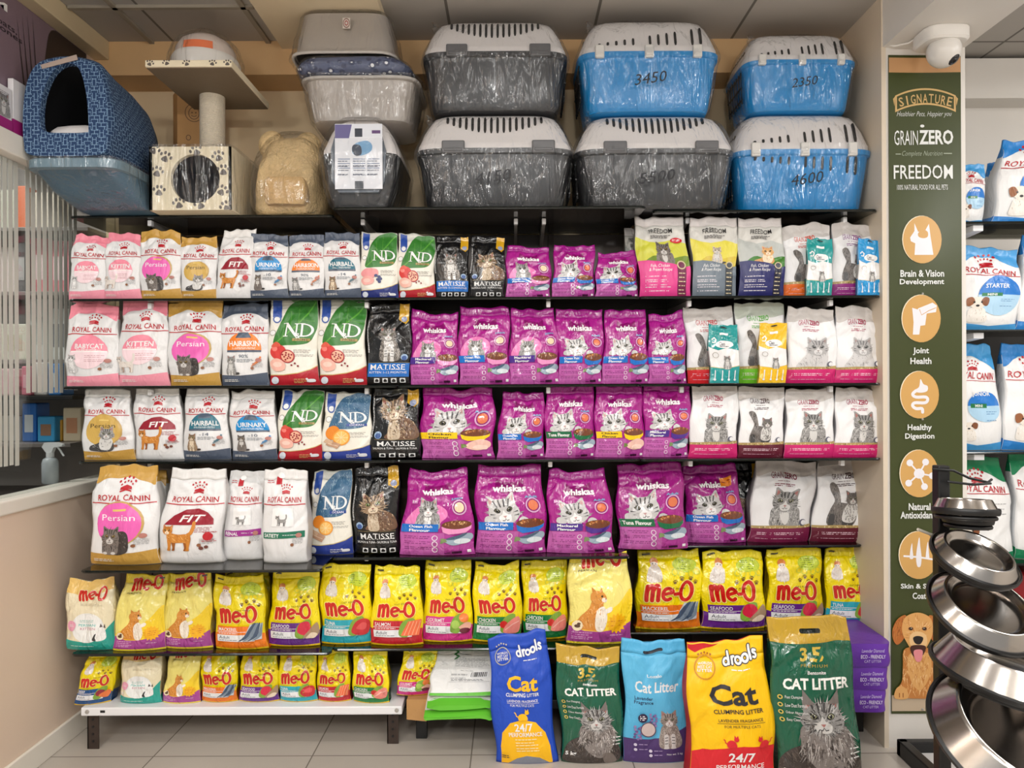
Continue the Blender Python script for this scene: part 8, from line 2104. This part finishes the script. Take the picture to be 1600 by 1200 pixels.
def right_bay():
    LB, GB = (70, 158, 220), (14, 130, 84)
    zs = [(Z(346, 2.95, 1550), 'top'), (Z(515, 2.95, 1550), 'second'), (Z(706, 2.95, 1550), 'third'), (Z(880, 2.95, 1550), 'lowest')]
    for z, nm in zs:
        shelf('%s smoked glass shelf pane of the right bay with dog food' % nm, 1.75, 3.2, 2.95, z)
        b = 0
    for z, nm in zs[:3]:
        m = MB(); x = X(1515, 2.97, 500); m.prism([(Y(2.965), z - .034), (Y(2.965), z - .0115), (Y(3.40), z - .0115), (Y(3.40), z - .07)], lambda a, b, t: (1.86 + t, a, b), -.02, .02)
        o = m.build('shelf_bracket', WHITE_METAL); tag(o, 'white bracket under the %s shelf of the right bay' % nm, 'shelf bracket', 'white brackets of the right bay')
    g = 'dog food bags in the right bay'
    kw = dict(name='dog_food_bag', cat='dog food bag', creases=10)
    d1, d2, d3, d4 = [(d_dog, LB, 'JUNIOR'), (d_dog, LB, 'STARTER'), (d_dog, (40, 130, 206), 'ADULT'), (d_dog, GB, 'MINI', True)]
    bag(d1, 1496, 258, 1538, 256, 1490, 1540, zs[0][0], 3.0, .12, 'blue and white dog food bag, half hidden by the banner, top of the right bay', g, 201, **kw)
    bag(d3, 1543, 256, 1562, 252, 1543, 1560, zs[0][0], 3.14, .08, 'narrow blue dog food bag between two others, top of the right bay', g, 202, **kw)
    bag(d3, 1566, 220, 1660, 226, 1558, 1668, zs[0][0], 2.985, .14, 'tall blue and white dog food bag, top shelf of the right bay', g, 203, **kw)
    bag(d2, 1498, 386, 1590, 390, 1496, 1594, zs[1][0], 2.985, .13, 'blue and white dog food bag with two puppies, second shelf of the right bay', g, 204, **kw)
    bag(d3, 1597, 370, 1690, 376, 1597, 1694, zs[1][0], 2.985, .13, 'deep blue dog food bag cut by the picture edge, second shelf of right bay', g, 205, **kw)
    bag(d1, 1490, 538, 1546, 540, 1484, 1572, zs[2][0], 2.985, .14, 'pale blue dog food bag with one puppy, third shelf of the right bay', g, 206, **kw)
    bag(d3, 1564, 536, 1660, 540, 1576, 1670, zs[2][0], 2.985, .14, 'bright blue topped dog food bag, third shelf of the right bay', g, 207, **kw)
    bag(d4, 1488, 714, 1560, 716, 1480, 1592, zs[3][0], 2.985, .14, 'green topped dog food bag behind the steel bowls', g, 208, **kw)
    bag(d4, 1576, 706, 1670, 710, 1597, 1690, zs[3][0], 2.985, .14, 'second green topped dog food bag cut by the picture edge', g, 209, **kw)
    m = MB(); m.box(1.80, 2.4, Y(3.02), Y(3.3), 0.001, 0.62, .03); o = m.build('red_sack', solid('red_sack_film', (140, 20, 30), 0.4, bump=(14, .4, .01))); tag(o, 'red sack on the floor behind the steel bowls', 'sack')
    # dark frame on the floor in front of the pillar
    r = thing('floor_frame', 'low black floor frame in front of the pillar', 'floor frame', (1.7, Y(2.5), 0))
    m = MB()
    for a in ((1.44, 1.475, 2.10, 2.80), (1.44, 2.6, 2.77, 2.80), (2.565, 2.6, 2.10, 2.80), (1.44, 2.6, 2.10, 2.135)): m.box(a[0], a[1], Y(a[2]), Y(a[3]), 0.0, .06, .004)
    m.build('rim', BLACK, r)
    m = MB(); m.box(1.476, 2.564, Y(2.136), Y(2.769), .001, .02); m.build('inset_board', solid('pale_inset', (206, 204, 202), 0.4), r)
right_bay()

def bowls():
    pD = 2.10; px = X(1471, pD, 900)
    ztop = Z(727, pD, 1479)
    r = thing('bowl_stand', 'black upright bowl display stand at the right edge', 'display stand', (px, Y(pD), 0))
    m = MB(); m.box(px - .017, px + .017, Y(pD) - .017, Y(pD) + .017, .015, ztop, .004); m.build('post', BLACK, r)
    m = MB(); m.lathe([(.0001, 0), (.20, 0), (.20, .010), (.19, .016), (.0001, .018)], (px, Y(pD), 0), 40); m.build('base_plate', BLACK, r, smooth=30)
    m = MB(); z = ztop - .012
    m.tube([(px - .035, Y(pD) - .02, z + .004), (px + .02, Y(pD) - .025, z), (px + .06, Y(pD) - .03, z - .02), (px + .11, Y(pD) - .035, z - .032), (px + .13, Y(pD) - .02, z - .026)], .0035, 8); m.tube([(px + .0, Y(pD) - .03, z - .03), (px + .06, Y(pD) - .05, z - .036), (px + .115, Y(pD) - .04, z - .034)], .0035, 8); m.build('wire_hook', BLACK, r, smooth=True)
    m = MB(); a = P(1434, 827, pD - .05); b = P(1462, 838, pD - .03); m.tube([a, b], .004, 8); m.build('peg', solid('pale_peg', (190, 184, 170), 0.4), r, smooth=True)
    specs = [(1508, 788, 2.00, .080, (0.03, .10, 1), 'small upright steel bowl at the top of the black stand', .46),
             (1512, 806, 2.04, .062, (0.03, .06, 1), 'smallest steel bowl hanging just under the topmost bowl', .40),
             (1527, 866, 1.96, .110, (.16, -.44, .88), 'second large steel pet bowl from the top of the black stand', .34),
             (1542, 948, 1.90, .136, (.12, -.52, .85), 'middle steel pet bowl, above the one reflecting yellow packs', .32),
             (1578, 1034, 1.86, .172, (.16, -.12, .98), 'second lowest steel pet bowl, seen mostly from its side', .40),
             (1606, 1146, 1.74, .205, (.10, -.50, .86), 'largest steel pet bowl at the bottom of the black stand', .34)]
    for k, (bx, by, D, R, n, lb, hk) in enumerate(specs):
        c = P(bx, by, D); n = Vector(n).normalized(); h = R * hk
        base = c - n * h * .6
        q = thing('pet_bowl', lb, 'pet bowl', base, 'steel pet bowls on the black stand')
        m = MB(); m.lathe([(R * .60, 0.004), (R * .97, 0.004), (R * .985, .008), (R * .97, h * .16), (R * .80, h * .92), (R * .775, h), (R * .745, h * 1.0), (R * .72, h * .93), (R * .67, h * .60), (R * .61, h * .42), (R * .54, h * .34), (.0001, h * .32)], base, 64, n); m.build('steel_dish', STEEL, q, smooth=50)
        m = MB(); m.lathe([(R * .80, -.004), (R * .985, -.004), (R * 1.015, .002), (R * 1.02, .010), (R * .99, .014), (R * .975, .010)], base, 56, n); m.build('rubber_ring', BLACK, q, smooth=40)
        # holder ring and arm belong to the stand
        m = MB(); a = n.orthogonal().normalized(); b = n.cross(a)
        cc = base - n * .012
        m.tube([cc + (a * math.cos(g) + b * math.sin(g)) * R * .86 for g in np.linspace(0, 2 * math.pi, 41)], .006, 8, cap=False)
        pp = Vector((px, Y(pD) - .02, max(.1, cc.z - .01))); d = (Vector((px, Y(pD), cc.z)) - cc); dn = d - n * d.dot(n); dn.normalize()
        m.tube([pp, pp.lerp(cc + dn * R * .86, .6), cc + dn * R * .86, cc - dn * R * .86], .007, 8); m.build('holder', BLACK, r, smooth=True)
bowls()
